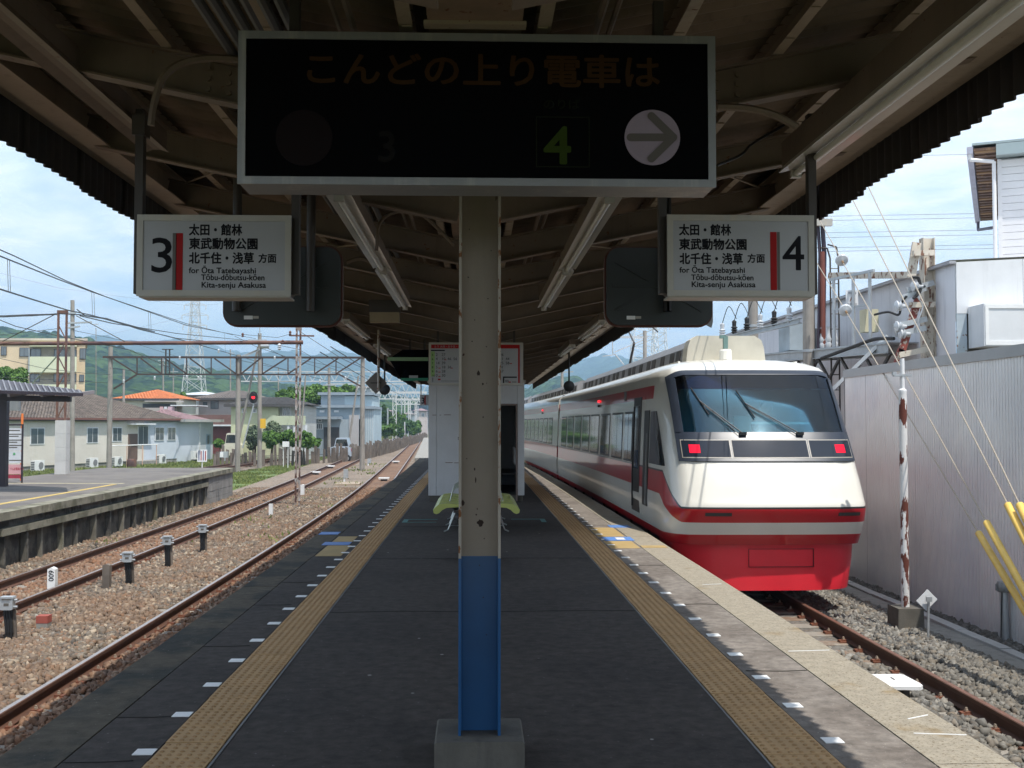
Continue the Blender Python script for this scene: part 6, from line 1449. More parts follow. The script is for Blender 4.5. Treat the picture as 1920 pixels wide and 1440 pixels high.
for k in range(38):
    yy=9.5+k*.6
    if rs.random()<.35: continue
    q=MB(); q.cbox((-5.45+.10*math.sin(yy*.5),yy,BED_Z+.012),(.26,.59,.05),rz=rs.uniform(-.04,.04)); q.build('trough_lid', sleeper_m, tro)
# ================================================================ CATENARY, POLES (left)
# rusty beam portal at 36 m
pt=thing('catenary_portal','rusty single beam portal crossing the left tracks on two rusty lattice masts','catenary portal',(-5.8,36.2,BED_Z))
Yp=36.2; a=at(0,646,Yp); b=at(568,642,Yp); q=MB(); q.tube((-24,Yp,a.z-.03),(b.x,Yp,b.z),.065,8); q.build('beam', rust_steel, pt)
def lattice_mast(px,yt,yb,wpx,Y,parent,m,z0=None,name='lattice_mast'):
    t_=at(px,yt,Y); w=wpx*Y/F/2; z0=BED_Z if z0 is None else z0; q=MB(); r=.035
    for s in (-1,1): q.bar((t_.x+s*(w-r),Y,z0),(t_.x+s*(w-r),Y,t_.z),.055,.07,(0,1,0))
    z=z0+.1; s=1
    while z<t_.z-.5: q.bar((t_.x-s*w*.8,Y,z),(t_.x+s*w*.8,Y,z+.5),.03,.03,(0,1,0)); z+=.5; s=-s
    q.bar((t_.x-w,Y,t_.z-.03),(t_.x+w,Y,t_.z-.03),.08,.10); return q.build(name,m,parent)
mst_m=mk('weathered_mast',(0.30,0.24,0.21),0.85,var=0.25,vscale=4,spots=((0.10,0.05,0.04),5,0.52),col2=(0.42,0.40,0.38),c2scale=3)
lattice_mast(560,615,942,11,36.2,pt,mst_m); 
m1=lattice_mast(117.5,583,790,19,35.4,pt,rust_steel,z0=1.68)
q=MB(); xq=at(117,800,35.4).x; 
for k in range(4): q.box(xq-.175,xq+.175,35.25,35.6,.0+k*.43+.004,.43+k*.43); 
q.build('white_casing', mk('casing_white',(0.52,0.51,0.49),0.6,var=0.08,streak=((0.50,0.42,0.37),0.3)), pt)
q=MB(); q.tube(at(5,640,36.1),at(102,590,36),.015,5); q.tube(at(143,592,36),at(235,641,36),.015,5); q.build('stay_rod', dark_steel, pt)
q=MB(); q.bar(at(542,629,36.2),at(589,630,36.2),.05,.05); q.build('small_arm', rust_steel, pt)
for (x,y) in ((455,632),(530,645),(544,628)):
    v=at(x,y,36.1); q=MB(); q.lathe([(.02,0),(.05,.03),(.03,.06),(.05,.09),(.02,.14)],tuple(v),'z',8); q.build('insulator', rust_steel, pt)
# truss portal at 64 m
tp2=thing('truss_portal','dark steel truss portal on three concrete poles across the left tracks','catenary portal',(-13,64,GROUND_Z)); Y=64
xa,xb=at(203,670,Y).x,at(680,668,Y).x; zt=at(400,670,Y).z; zb=at(400,702,Y).z
q=MB(); q.bar((xa-.3,Y,zt),(xb+.1,Y,zt),.10,.12); q.build('top_chord', brown_truss, tp2)
xm=at(447,690,Y).x; xs0=at(257,700,Y).x; xs1=at(634,700,Y).x
q=MB(); q.bar((xs0,Y,zb),(xs1,Y,zb),.08,.09); q.build('bottom_chord', brown_truss, tp2)
q=MB(); 
for (p0,p1) in ((207,257),(260,303),(305,350),(352,396),(398,443)): q.bar(at(p0+4,672,Y),at(p1,701,Y),.08,.08,(0,1,0)); q.bar(at(p1,671,Y),at(p1,701,Y),.06,.06,(0,1,0))
for (p0,p1) in ((488,452),(537,492),(583,540),(675,630),(634,590)): q.bar(at(p0,672,Y),at(p1,701,Y),.08,.08,(0,1,0)); q.bar(at(p1,671,Y),at(p1,701,Y),.06,.06,(0,1,0))
q.build('web_member', brown_truss, tp2)
for u_ in ((257,702,213,729),(634,701,676,724)):
    q=MB(); q.bar(at(u_[0],u_[1],Y),at(u_[2],u_[3],Y),.09,.09,(0,1,0)); q.build('knee_brace', brown_truss, tp2)
q=MB(); 
for x in (311,318): q.bar(at(x,655,Y-.1),at(x,701,Y-.1),.07,.07,(0,1,0))
q.bar(at(304,655,Y-.1),at(325,655,Y-.1),.05,.05); q.build('hanger_frame', dark_steel, tp2)
for px,yt in ((207,650),(447,665),(680,664)):
    t_=at(px,yt,Y+.1); q=MB(); q.tube((t_.x,Y+.15,GROUND_Z),(t_.x,Y+.15,t_.z),.155,12,.125); q.build('concrete_pole', pole_conc, tp2, smooth=True)
def conc2(lab,px,yt,Y,r=.13,extra=None,xt=None):
    t_=at(px if xt is None else xt,yt,Y); b_=at(px,860,Y); t=thing('utility_pole',lab,'utility pole',(b_.x,Y,GROUND_Z)); q=MB(); q.tube((b_.x,Y,GROUND_Z),(t_.x,Y,t_.z),r,10,r*.75); q.build('shaft', pole_conc, t, smooth=True)
    for (x0,y0,x1,y1) in (extra or []): q=MB(); q.bar(at(x0,y0,Y-.1),at(x1,y1,Y-.1),.09,.09,(0,1,0)); q.build('cross_arm', galv, t)
    return t
cpz=conc2('concrete utility pole with a transformer behind the red signal',487,625,70,.15,[(465,638,500,638),(487,655,460,668),(445,672,485,655)])
v=at(494,649,69.8); q=MB(); q.tube((v.x-.15,69.8,v.z),(v.x+.35,69.8,v.z),.16,10); q.build('transformer', galv, cpz, smooth=True)
v=at(487,650,69.9); q=MB(); q.tube(at(487,628,69.9),at(487,600,69.9),.05,6,.01); q.build('spike_top', galv, cpz)
q=MB(); x=at(492,800,69.7).x; q.box(x-.12,x+.22,69.6,69.65,at(492,803,69.7).z,at(492,785,69.7).z); q.build('yellow_plate', mk('yellow_plate',(0.72,0.42,0.03),0.5), cpz)
conc2('leaning dark prop pole beside the transformer pole',437,650,71,.09,xt=484)
conc2('concrete pole in front of the pale blue building',617,690,86,.14,[(605,701,626,701),(606,722,627,722)])
conc2('leaning prop pole beside the pale blue building',650,705,88,.09,xt=672)
conc2('thin leaning pole between the green house and the trees',560,705,72,.06,xt=573)
conc2('grey spiked concrete pole just right of the rusty lattice mast',136,563,60,.14,[(128,606,172,604),(128,615,150,612),(124,587,142,587)])
conc2('thin concrete pole beside the orange roofed house',232,692,95,.13)
conc2('short steel pole standing left of the lattice pylon among the houses',180,615,120,.05,[(176,608,184,608)])
conc2('thin far utility pole left of the lattice pylon base',306,668,140,.12,[(296,676,316,676),(298,684,314,684)])
conc2('far utility pole with two cross arms right of the pylon base',325,690,150,.11,[(316,697,334,697),(317,705,333,705)])
conc2('grey far pole between the blue building and the lattice portal',697,742,170,.12,[(688,750,706,750)])
conc2('far pole with small cross arm above the grey house roof',432,655,130,.10,[(424,662,440,662)])
conc2('thin far pole above the dark roof of the green house',522,690,140,.10,[(514,697,530,697),(515,704,529,704)])
for i_,(x_,y_,Y_) in enumerate(((337,668,63),(350,704,63),(372,706,63),(290,706,63),(515,668,63),(600,712,63),(524,645,36),(410,655,60),(648,706,63),(232,712,60))):
    v=at(x_,y_,Y_); q=MB(); q.lathe([(.02,0),(.07,.04),(.03,.07),(.07,.10),(.03,.13),(.07,.16),(.02,.22)],(v.x,v.y,v.z-.2),'z',8); tag(q.build('line_insulator', porcelain, None, smooth=True),['first','second','third','fourth','fifth','sixth','seventh','eighth','ninth','tenth'][i_]+' pale insulator hanging among the wires of the left portals','insulator','insulators hanging among the left wires')
# signal
Ys=66.5; c=at(475,745,Ys); sg=thing('track_signal','black oval railway signal showing a red light on a slanting pole','signal',(c.x,Ys,GROUND_Z))
q=MB(); n=20; q.prism([(c.x+.26*math.cos(2*PI*k/n),c.z+.36*math.sin(2*PI*k/n)) for k in range(n)],'y',Ys,Ys+.05); q.build('backboard', black_rubber, sg)
q=MB(); q.lathe([(.10,-.02),(.10,.02)],(c.x,Ys-.03,c.z-.0),'y',16); q.build('red_light', red_led, sg, smooth=True)
q=MB(); q.lathe([(.11,-.16),(.115,-.02),(.09,-.02)],(c.x,Ys-.02,c.z+.16),'y',14); q.build('upper_hood', black_rubber, sg)
q=MB(); q.path([(c.x,Ys+.1,c.z-.3),(c.x,Ys+.1,c.z-.5),at(455,840,Ys)],.045,8); q.build('signal_pole', galv, sg)
# white lattice portals further off
def portal(lab,Y,px0,px1,ya,yb,posts,m=white_truss,posw=13,n=14):
    t=thing('lattice_portal',lab,'catenary portal',tuple(at(px0,ya,Y)),'pale lattice portals across the distant left tracks'); k=Y/F; r=.0009*Y
    A0,A1,B0,B1=at(px0,ya,Y),at(px1,ya,Y),at(px0,yb,Y),at(px1,yb,Y); q=MB(); q.bar(A0,A1,r,r); q.bar(B0,B1,r,r); q.build('chord', m, t)
    q=MB()
    for i in range(n):
        f0,f1=i/n,(i+.5)/n; f2=(i+1)/n; q.bar(A0.lerp(A1,f0),B0.lerp(B1,f1),r*.6,r*.6,(0,1,0)); q.bar(B0.lerp(B1,f1),A0.lerp(A1,f2),r*.6,r*.6,(0,1,0))
    q.build('lattice_web', m, t)
    for px,yt in posts:
        q=MB(); w=posw*k/2; tp_=at(px,yt,Y); z=GROUND_Z
        for s in (-1,1): q.bar((tp_.x+s*w*.8,Y,z),(tp_.x+s*w*.8,Y,tp_.z),r*.8,r*.8,(0,1,0))
        s=1; st=2*w*1.0
        while z<tp_.z-st: q.bar((tp_.x-s*w*.8,Y,z),(tp_.x+s*w*.8,Y,z+st),r*.5,r*.5,(0,1,0)); z+=st; s=-s
        q.build('lattice_post', m, t)
    return t
portal('pale lattice portal nearest, its truss just under the dark truss portal',108,452,760,697,715,[],n=15); 
portal('pale lattice portal with a white post, second in the distance',150,612,800,720,737,[(706,720)],n=12,posw=11)
portal('pale lattice portal with a white post, third in the distance',172,706,800,735,748,[(740,733)],n=9,posw=8)
portal('small pale lattice portal, farthest beside the waiting room',215,740,812,750,758,[(768,748),(780,752)],n=8,posw=4)
for i,(px,yt,Y,lab) in enumerate(((753,748,190,'first'),(759,742,200,'second'),(784,762,240,'third'),(772,770,260,'fourth'),(727,765,150,'fifth'),(765,752,280,'sixth'))):
    t=thing('distant_pole',lab+' of the thin pale poles far along the line near the waiting room','pole',tuple(at(px,815,Y)),'thin pale poles far along the line'); q=MB(); tp_=at(px,yt,Y); q.tube((tp_.x,Y,GROUND_Z),(tp_.x,Y,tp_.z),.11,6); q.build('shaft', white_truss if i%2 else galv, t)
# overhead wires of the left tracks
oh=thing('overhead_line','pair of overhead wires with droppers sweeping across the left sky','overhead line',(-7.3,40,4))
pm=[(-60,452,30),(0,480,30),(50,500,34),(110,524,40),(172,547,46),(260,578,56),(350,610,66),(437,627,90),(480,635,120)]
pm2=[(-60,442,30.3),(27,480,32),(125,527,40),(200,557,46),(275,582,54),(350,607,64),(437,628,88)]
pc=[(-60,515,30),(0,542,30),(60,561,34),(125,581,40),(172,591,46),(225,606,50),(282,622,56),(350,640,66),(425,661,78),(500,683,105),(560,700,150)]
def wp_(pts,r,name,parent,m=wire_m): q=MB(); q.path([at(*p) for p in pts],r,5); return q.build(name,m,parent)
wp_(pm,.022,'messenger_wire',oh); wp_(pm2,.018,'feeder_wire',oh); wp_(pc,.024,'contact_wire',oh)
for (x,y0,y1,Yd) in ((14,487,546,31),(18,488,547,31.2),(172,547,590,46),(176,548,592,46.3),(278,584,621,56),(282,585,622,56.3),(421,625,660,78)):
    wp_([(x,y0,Yd),(x+1.5,y1,Yd)],.008,'dropper',oh)
def wset(label,lines,r=.02):
    t=thing('cable_run',label,'cables',tuple(at(*lines[0][0]))) 
    for l in lines: wp_(l,r,'cable',t)
wset('bundle of black cables running from the rusty lattice mast over the houses',[[(-40,594,50),(60,592,50),(110,588,50),(150,590,52),(200,597,56),(260,617,62),(330,634,70),(440,645,90)],[(150,592,52),(210,606,60),(330,625,80),(480,640,120)],[(144,580,52),(160,592,52),(200,598,56),(290,622,64)],[(-40,594,50.3),(60,590,50),(110,589,50)]],.028)
wset('thin cables crossing in front of the apartment block',[[(-20,596,70),(108,590,62)],[(0,600,36),(30,612,37),(110,630,38),(240,655,42),(320,690,55)],[(0,672,60),(80,690,60),(160,700,62),(207,702,64)],[(0,628,62),(110,616,62)],[(0,707,58),(100,712,60),(200,718,64)],[(140,620,62),(240,640,80),(330,668,100)]],.014)
wset('thin cables sagging between the portals in front of the mountains',[[(207,690,64),(330,705,70),(447,712,80),(560,716,100)],[(447,675,64),(520,690,80),(617,715,90)],[(487,640,70),(560,655,75),(620,690,85),(680,712,95)],[(455,627,80),(520,633,80),(545,626,80)],[(560,620,60),(640,672,60),(680,690,64)],[(487,645,70),(530,668,75),(640,690,90),(720,715,120)],[(440,630,80),(480,650,70),(600,690,95),(700,722,140)],[(0,512,200),(110,540,200),(366,575,260)],[(560,560,260),(366,573,260)],[(366,590,260),(150,640,260)]],.016)
wset('overhead wires of the near left track where it curves away past the canopy',[[(600,660,30),(690,712,60),(740,735,95),(790,757,150)],[(620,650,30),(700,700,60),(760,735,110)]],.014)
ds=thing('steel_wire_stay','pale stay wire slanting from the rusty mast down to the shelter roof','stay wire',tuple(at(60,720,40))); q=MB(); q.tube(at(112,662,38),at(58,722,40),.025,5); q.build('strand', galv, ds)

# ================================================================ HOUSES
def wallm(n,c,**k): return mk(n,c,0.85,var=0.07,vscale=0.6,**k)
beige=wallm('house_beige',(0.66,0.62,0.55),streak=((0.56,0.50,0.40),0.4)); pale_blue_w=wallm('house_pale_blue',(0.56,0.61,0.67)); tile_br=mk('brown_roof_tile',(0.125,0.100,0.082),0.85,var=0.22,vscale=2,island=0.25)
tile_or=mk('orange_roof_tile',(0.52,0.17,0.055),0.7,var=0.12,vscale=2,island=0.12); tile_pk=mk('mauve_roof_tile',(0.27,0.17,0.175),0.8,var=0.15,island=0.15); tile_gy=mk('grey_brown_roof_tile',(0.17,0.145,0.13),0.85,var=0.15,island=0.15); tile_dk=mk('dark_roof_tile',(0.075,0.07,0.068),0.8,var=0.15,island=0.15)
apt=wallm('apartment_beige',(0.68,0.54,0.36)); apt_g=wallm('apartment_pale_green',(0.62,0.65,0.46)); grn_w=wallm('house_green',(0.50,0.52,0.34)); gry_w=wallm('house_grey',(0.40,0.36,0.335)); blu_w=wallm('building_blue',(0.31,0.37,0.41)); blu_l=wallm('building_light_blue',(0.40,0.49,0.53)); wfr=mk('window_frame_white',(0.68,0.70,0.71),0.4); wfd=mk('window_frame_black',(0.05,0.05,0.055),0.4)
class Frame:
    """local axes: u along the facade (left to right as seen), v away from the camera"""
    def __init__(s,p0,p1): s.o=Vector((p0[0],p0[1],0)); d=Vector((p1[0]-p0[0],p1[1]-p0[1],0)); s.L=d.length; s.u=d.normalized(); s.v=Vector((-s.u.y,s.u.x,0))
    def P(s,a,b,z): return s.o+s.u*a+s.v*b+Vector((0,0,z))
    def box(s,name,a0,a1,b0,b1,z0,z1,m,parent):
        q=MB(); vs=[s.P(a,b,z) for z in (z0,z1) for a,b in ((a0,b0),(a1,b0),(a1,b1),(a0,b1))]; q.add(vs,[(0,3,2,1),(4,5,6,7),(0,1,5,4),(1,2,6,5),(2,3,7,6),(3,0,4,7)]); return q.build(name,m,parent)
    def win(s,a0,a1,z0,z1,parent,fm=None,gm=None,mull=1,b=0.0):
        f=s.box('window',a0-.05,a1+.05,b-.03,b+.005,z0-.05,z1+.05,fm or wfr,parent); n=mull+1; w=(a1-a0)/n
        for k in range(n): s.box('window_pane',a0+k*w+.025,a0+(k+1)*w-.025,b-.04,b-.031,z0+.01,z1-.01,gm or glass_house,f)
        return f
def tiles_on(fr,poly,name,m,parent,pitch=.27,row=.28,thick=.03):
    """poly: four corners (a,b,z): eave left, eave right, ridge right, ridge left -> rows of tiles, joined as one part"""
    p=[fr.P(*c) for c in poly]; n=int(((p[3]-p[0]).length+(p[2]-p[1]).length)/2/row); q=MB(); up=((p[1]-p[0]).cross(p[3]-p[0])).normalized()
    if up.z<0: up=-up
    for i in range(n):
        l0=p[0].lerp(p[3],i/n); r0=p[1].lerp(p[2],i/n); l1=p[0].lerp(p[3],(i+1)/n); r1=p[1].lerp(p[2],(i+1)/n); w=(r0-l0).length
        k=max(1,int(w/pitch))
        for j in range(k):
            f0,f1=j/k,(j+1)/k; fa=f0+(f1-f0)*.5; a=l0.lerp(r0,f0); bb_=l0.lerp(r0,fa); c=l0.lerp(r0,f1); d=l1.lerp(r1,f1); e=l1.lerp(r1,fa); g_=l1.lerp(r1,f0); h=up*thick
            q.add([a+h*.5,bb_+h*1.6,c+h*.5,d,e+h*.8,g_,a,c],[(0,1,4,5),(1,2,3,4),(6,7,2,1),(6,1,0)])
    o=q.build(name,m,parent); o['kind']='stuff'; return o
def hip(fr,a0,a1,b0,b1,z0,z1,m,parent,ov=.5,ridge=None,name='roof',tiles=True,only=None):
    a0-=ov;a1+=ov;b0-=ov;b1+=ov; bm_=(b0+b1)/2; rr=(b1-b0)/2*.95 if ridge is None else ridge; ra,rb=a0+rr,a1-rr
    if ra>rb: ra=rb=(a0+a1)/2
    q=MB(); q.add([fr.P(a0,b0,z0),fr.P(a1,b0,z0),fr.P(a1,b1,z0),fr.P(a0,b1,z0),fr.P(ra,bm_,z1),fr.P(rb,bm_,z1)],[(0,1,5,4),(1,2,5),(2,3,4,5),(3,0,4),(0,3,2,1)]); o=q.build(name,m,parent)
    fr.box('eave_board',a0,a1,b0-.02,b0,z0-.16,z0+.02,tile_dk if m!=tile_or else wfd,parent)
    if tiles:
        tiles_on(fr,[(a0,b0,z0+.02),(a1,b0,z0+.02),(rb,bm_,z1+.02),(ra,bm_,z1+.02)],'roof_tiles',m,parent)
        tiles_on(fr,[(a1,b0,z0+.02),(a1,b1,z0+.02),(rb+.01,bm_,z1+.02),(rb,bm_,z1+.02)],'roof_tiles',m,parent)
    return o
# low long beige house
p0=at(-60,800,60); p1=at(333,800,79); lo=Frame((p0.x,p0.y),(p1.x,p1.y)); L=lo.L
hs=thing('low_house','long low beige house with brown tiled roof and row of air conditioners','house',(p1.x,p1.y,GROUND_Z))
ZE=1.6+(795-786)/F*68+.25
lo.box('wall',0,L*.80,0,7,GROUND_Z+.35,1.95,beige,hs); lo.box('wall',L*.80+.01,L,.02,7,GROUND_Z+.35,1.95,pale_blue_w,hs); lo.box('foundation',0,L,.05,6.9,GROUND_Z-.1,GROUND_Z+.35,concrete,hs)
hip(lo,0,L,0,7.5,1.95,3.75,tile_br,hs,ov=.25,ridge=5.5); lo.box('gutter',-.25,L+.25,-.36,-.25,1.86,1.98,mk('gutter_maroon',(0.20,0.09,0.07),0.5),hs)
def la(px):                                             # facade coordinate seen at image column px
    best=0;bd_=1e9
    for k in range(600):
        v=lo.P(L*k/600,0,1); c=_cr.transposed()@(v-Vector((0,0,CAMZ))); x=960+F*c.x/(-c.z)
        if abs(x-px)<bd_: bd_=abs(x-px); best=L*k/600
    return best
for (x0,x1) in ((57,82),(122,134.5),(163,183),(211,227.5),(291,306.5),(314.5,328.5)): lo.win(la(x0),la(x1),.45 if x0<200 else .5,1.35,hs)
lo.win(la(259),la(277),.25,1.45,hs); lo.box('door',la(240),la(257),-.05,.0,GROUND_Z+.4,.95,mk('door_brown',(0.14,0.09,0.07),0.5),hs); lo.box('door_canopy',la(238),la(278),-.6,.0,1.55,1.65,wfr,hs)
lo.box('door_step',la(236),la(290),-1.0,.0,GROUND_Z,GROUND_Z+.35,concrete,hs)
for i,(px,bdist) in enumerate(((47,.9),(96,.9),(150,.9),(197,.9),(281,.9))):
    a_=la(px); lab=['half hidden behind the notice board','left of the white mast casing','between the casing and the handrail','beside the rusty drum','under the window right of the door'][i]
    v=lo.P(a_,-bdist,0); t=thing('air_conditioner','white outdoor air conditioner unit '+lab,'air conditioner',(v.x,v.y,GROUND_Z),'air conditioner units along the low house'); lo.box('casing',a_-.4,a_+.4,-bdist-.15,-bdist+.15,GROUND_Z+.12,GROUND_Z+.72,white_paint,t)
    q=MB(); c=lo.P(a_+.1,-bdist-.16,GROUND_Z+.42); 
    d_=lo.v; q.tube(c,c-lo.v*.01,.2,14); q.build('fan_grille', ac_grey, t); lo.box('feet',a_-.35,a_+.35,-bdist-.1,-bdist+.1,GROUND_Z,GROUND_Z+.12,wfd,t)
    for k in range(5): lo.box('side_louvre',a_-.41,a_-.40,-bdist-.12,-bdist+.12,GROUND_Z+.18+k*.10,GROUND_Z+.23+k*.10,wfd,t)
hr=thing('handrail','low pale pipe handrail in front of the low house door','handrail',tuple(lo.P(la(200),-2,GROUND_Z)))
for px in (162,193,223,250):
    q=MB(); v=lo.P(la(px),-1.8,0); q.tube((v.x,v.y,GROUND_Z),(v.x,v.y,.25),.03,6); q.build('rail_post', mk('handrail_peach',(0.60,0.38,0.28),0.6) if px==162 else MATS['handrail_peach'], hr)
q=MB(); a_,b_=lo.P(la(162),-1.8,.25),lo.P(la(252),-1.8,.25); q.tube(a_,b_,.03,6); q.build('top_rail', white_paint, hr)
v=lo.P(la(181),-2.6,0); t=tag(MB().lathe([(.25,0),(.30,.1),(.30,.5),(.26,.6)],(v.x,v.y,GROUND_Z),'z',14).build('rusty_drum', rust_steel, None, smooth=True),'rusty brown drum standing in the grass before the low house','drum')
# grey blue annex to the right
p0=at(336,800,79); p1=at(404,800,84); an_=Frame((p0.x+.05,p0.y),(p1.x,p1.y)); ax=thing('annex_building','pale grey annex with a blue door right of the low house','building',(p1.x,p1.y,GROUND_Z)); AL=an_.L
an_.box('wall',0,AL,.2,6,GROUND_Z-.1,1.75,pale_blue_w,ax); an_.box('flat_roof',-.2,AL+.6,-.4,6.2,1.75,1.95,wallm('annex_roof',(0.40,0.40,0.38)),ax); an_.box('door',AL*.80,AL*.92,.17,.2,GROUND_Z+.1,.85,mk('door_blue',(0.30,0.40,0.50),0.5),ax); an_.box('door_glass',AL*.82,AL*.88,.15,.169,.1,.75,glass_house,ax); an_.box('downpipe',AL*.58,AL*.61,.12,.2,GROUND_Z,1.7,wfr,ax)
v=an_.P(AL*.27,-.5,0); t=thing('air_conditioner','white outdoor air conditioner unit in front of the grey annex','air conditioner',(v.x,v.y,GROUND_Z),'air conditioner units along the low house'); an_.box('casing',AL*.27-.4,AL*.27+.4,-.6,-.3,GROUND_Z+.25,GROUND_Z+.85,white_paint,t); q=MB(); c=an_.P(AL*.27,-.61,GROUND_Z+.55); q.tube(c,c-an_.v*.01,.2,14); q.build('fan_grille', ac_grey, t); an_.box('feet',AL*.27-.35,AL*.27+.35,-.55,-.35,GROUND_Z,GROUND_Z+.25,wfd,t)
def facing(px0,px1,Y,dy=0.0): a=at(px0,800,Y); b=at(px1,800,Y+dy); return Frame((a.x,a.y),(b.x,b.y))
def zz(py,Y): return at(600,py,Y).z
# apartment block
fr=facing(-120,158,110); fr.v=Vector((fr.P(fr.L,0,0).x,110,0)).normalized(); ap=thing('apartment_block','beige four storey apartment block with pale green balconies at the left','building',tuple(fr.P(fr.L,0,GROUND_Z))); K=110/F; U=lambda px:(px+120)*K
fr.box('wall',0,fr.L,0,12,GROUND_Z,zz(640,110),apt,ap); fr.box('roof_slab',-.2,fr.L+.2,-.25,12,zz(640,110),zz(636,110),wallm('slab_beige',(0.52,0.46,0.38)),ap)
for i,(yb0,yb1) in enumerate(((671,698),(722,752))):
    fr.box('balcony_recess',U(48),U(134),-.05,-.01,zz(yb0,110),zz(yb0-19 if i==0 else 703,110),mk('recess_grey',(0.36,0.32,0.27),0.9) if i==0 else MATS['recess_grey'],ap)
    f=fr.box('balcony_front',U(49),U(134),-1.2,-1.1,zz(yb1,110),zz(yb0,110),apt_g,ap); fr.box('balcony_floor',U(49),U(134),-1.2,0,zz(yb1,110)-.1,zz(yb1,110),apt_g,ap)
for (x0,x1,y0,y1) in ((-4,5,652,667),(30,46,654,669),(50,68,656,670),(93,112,657,672),(126,133,658,672),(140,150,655,674),(50,66,703,716),(93,112,703,716),(126,133,703,716),(140,147,704,716)): fr.win(U(x0),U(x1),zz(y1,110),zz(y0,110),ap,wfd,b=-.06)
fr.box('downpipe',U(46),U(48),-.2,-.1,zz(705,110),zz(655,110),wfr,ap); fr.box('balcony_top',U(48),U(134),-1.2,0,zz(652,110),zz(647,110),apt_g,ap)
# orange roofed house
fr=facing(216,330,100); K=100/F; ho=thing('orange_roofed_house','cream house with a bright orange tiled hip roof','house',tuple(fr.P(0,0,GROUND_Z))); fr.box('wall',0,fr.L,0,7,GROUND_Z,zz(748,100),wallm('house_cream',(0.55,0.54,0.44)),ho); hip(fr,0,fr.L,0,7,zz(748,100),zz(729,100),tile_or,ho,ov=.35)
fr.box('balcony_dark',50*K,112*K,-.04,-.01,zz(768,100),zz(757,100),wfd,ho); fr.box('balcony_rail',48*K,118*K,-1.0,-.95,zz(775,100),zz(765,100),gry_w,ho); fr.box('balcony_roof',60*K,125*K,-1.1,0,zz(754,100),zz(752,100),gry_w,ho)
fr.box('carport_roof',112*K,160*K,-2,2,zz(762,100),zz(760,100),wfr,ho)
for i,(x,w_,c_) in enumerate(((88,6,(0.62,0.38,0.40)),(103,12,(0.60,0.42,0.48)),(96,5,(0.62,0.62,0.66)))):
    o=fr.box('laundry',x*K,(x+w_)*K,-1.15,-1.1,zz(772,100),zz(763,100),mk('laundry_cloth_%s'%('pink','rose','white')[i],c_,0.9),None); tag(o,('pink','long rose coloured','white')[i]+' cloth drying on the balcony of the orange roofed house','laundry','laundry on the balcony')
# mauve tiled wing, grey house, brown roofed, green house
fr=facing(255,350,88); K=88/F; h=thing('mauve_roofed_house','small building with a mauve tiled roof right behind the low house','house',tuple(fr.P(0,0,GROUND_Z))); fr.box('wall',0,fr.L,0,5,GROUND_Z,zz(787,88),beige,h); hip(fr,-1,fr.L,0,6,zz(787,88),zz(767,88),tile_pk,h,ov=.3)
fr=facing(372,450,108); K=108/F; h=thing('grey_house','grey two storey house with a brown grey tiled hip roof','house',tuple(fr.P(0,0,GROUND_Z))); fr.box('wall',0,fr.L,0,8,GROUND_Z,zz(747,108),gry_w,h); hip(fr,0,fr.L+1.5,0,8,zz(747,108),zz(731,108),tile_gy,h,ov=.5,ridge=2.6)
for (x0,x1,y0,y1) in ((381,387,755,762),(395,408,753,766)): fr.win((x0-372)*K,(x1-372)*K,zz(y1,108),zz(y0,108),h,wfd)
fr.box('porch_roof',3*K,60*K,-1.5,0,zz(783,108),zz(778,108),tile_br,h)
fr=facing(345,438,98); K=98/F; h=thing('brown_roofed_shed','low shed with a brown sheet roof between the annex and the green house','shed',tuple(fr.P(0,0,GROUND_Z))); fr.box('wall',0,fr.L,0,5,GROUND_Z,zz(797,98),mk('shed_maroon',(0.18,0.05,0.045),0.7),h); fr.box('roof',-.3,fr.L+.3,-.5,5,zz(797,98),zz(778,98),mk('shed_roof_brown',(0.17,0.09,0.075),0.8,var=0.15),h); fr.box('front_gutter',-.3,fr.L+.3,-.6,-.5,zz(799,98),zz(796,98),wfr,h)
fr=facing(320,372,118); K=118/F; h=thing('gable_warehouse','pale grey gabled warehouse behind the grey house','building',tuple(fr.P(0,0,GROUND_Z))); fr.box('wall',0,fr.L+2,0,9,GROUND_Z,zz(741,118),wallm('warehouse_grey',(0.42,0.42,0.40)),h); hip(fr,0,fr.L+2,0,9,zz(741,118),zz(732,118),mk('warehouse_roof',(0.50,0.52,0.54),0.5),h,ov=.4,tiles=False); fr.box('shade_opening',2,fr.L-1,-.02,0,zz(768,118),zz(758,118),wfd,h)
fr=facing(433,562,82); K=82/F; h=thing('green_house','pale green two storey house with a dark hip roof and outside stair','house',tuple(fr.P(0,0,GROUND_Z))); Ug=lambda px:(px-433)*K
fr.box('wall',0,Ug(520),0,8,GROUND_Z,zz(760,82),grn_w,h); fr.box('wall',Ug(520)+.01,Ug(562),.6,8,GROUND_Z,zz(760,82),wallm('green_house_side',(0.50,0.51,0.48)),h); hip(fr,0,fr.L,0,8,zz(759,82),zz(743,82),tile_dk,h,ov=.45,ridge=2.2)
for (x0,x1,y0,y1) in ((454,460,767,773),(473,479,767,773),(526,540,764,778)): fr.win(Ug(x0),Ug(x1),zz(y1,82),zz(y0,82),h,mull=0 if x0<500 else 1,b=0 if x0<500 else .6)
fr.box('balcony_front',Ug(522),Ug(575),-1.2,-1.1,zz(797,82),zz(780,82),wallm('balcony_green',(0.50,0.54,0.38)),h); q=MB(); q.prism([(0,0),(1,0),(1,1)],'y',0,0) if False else None
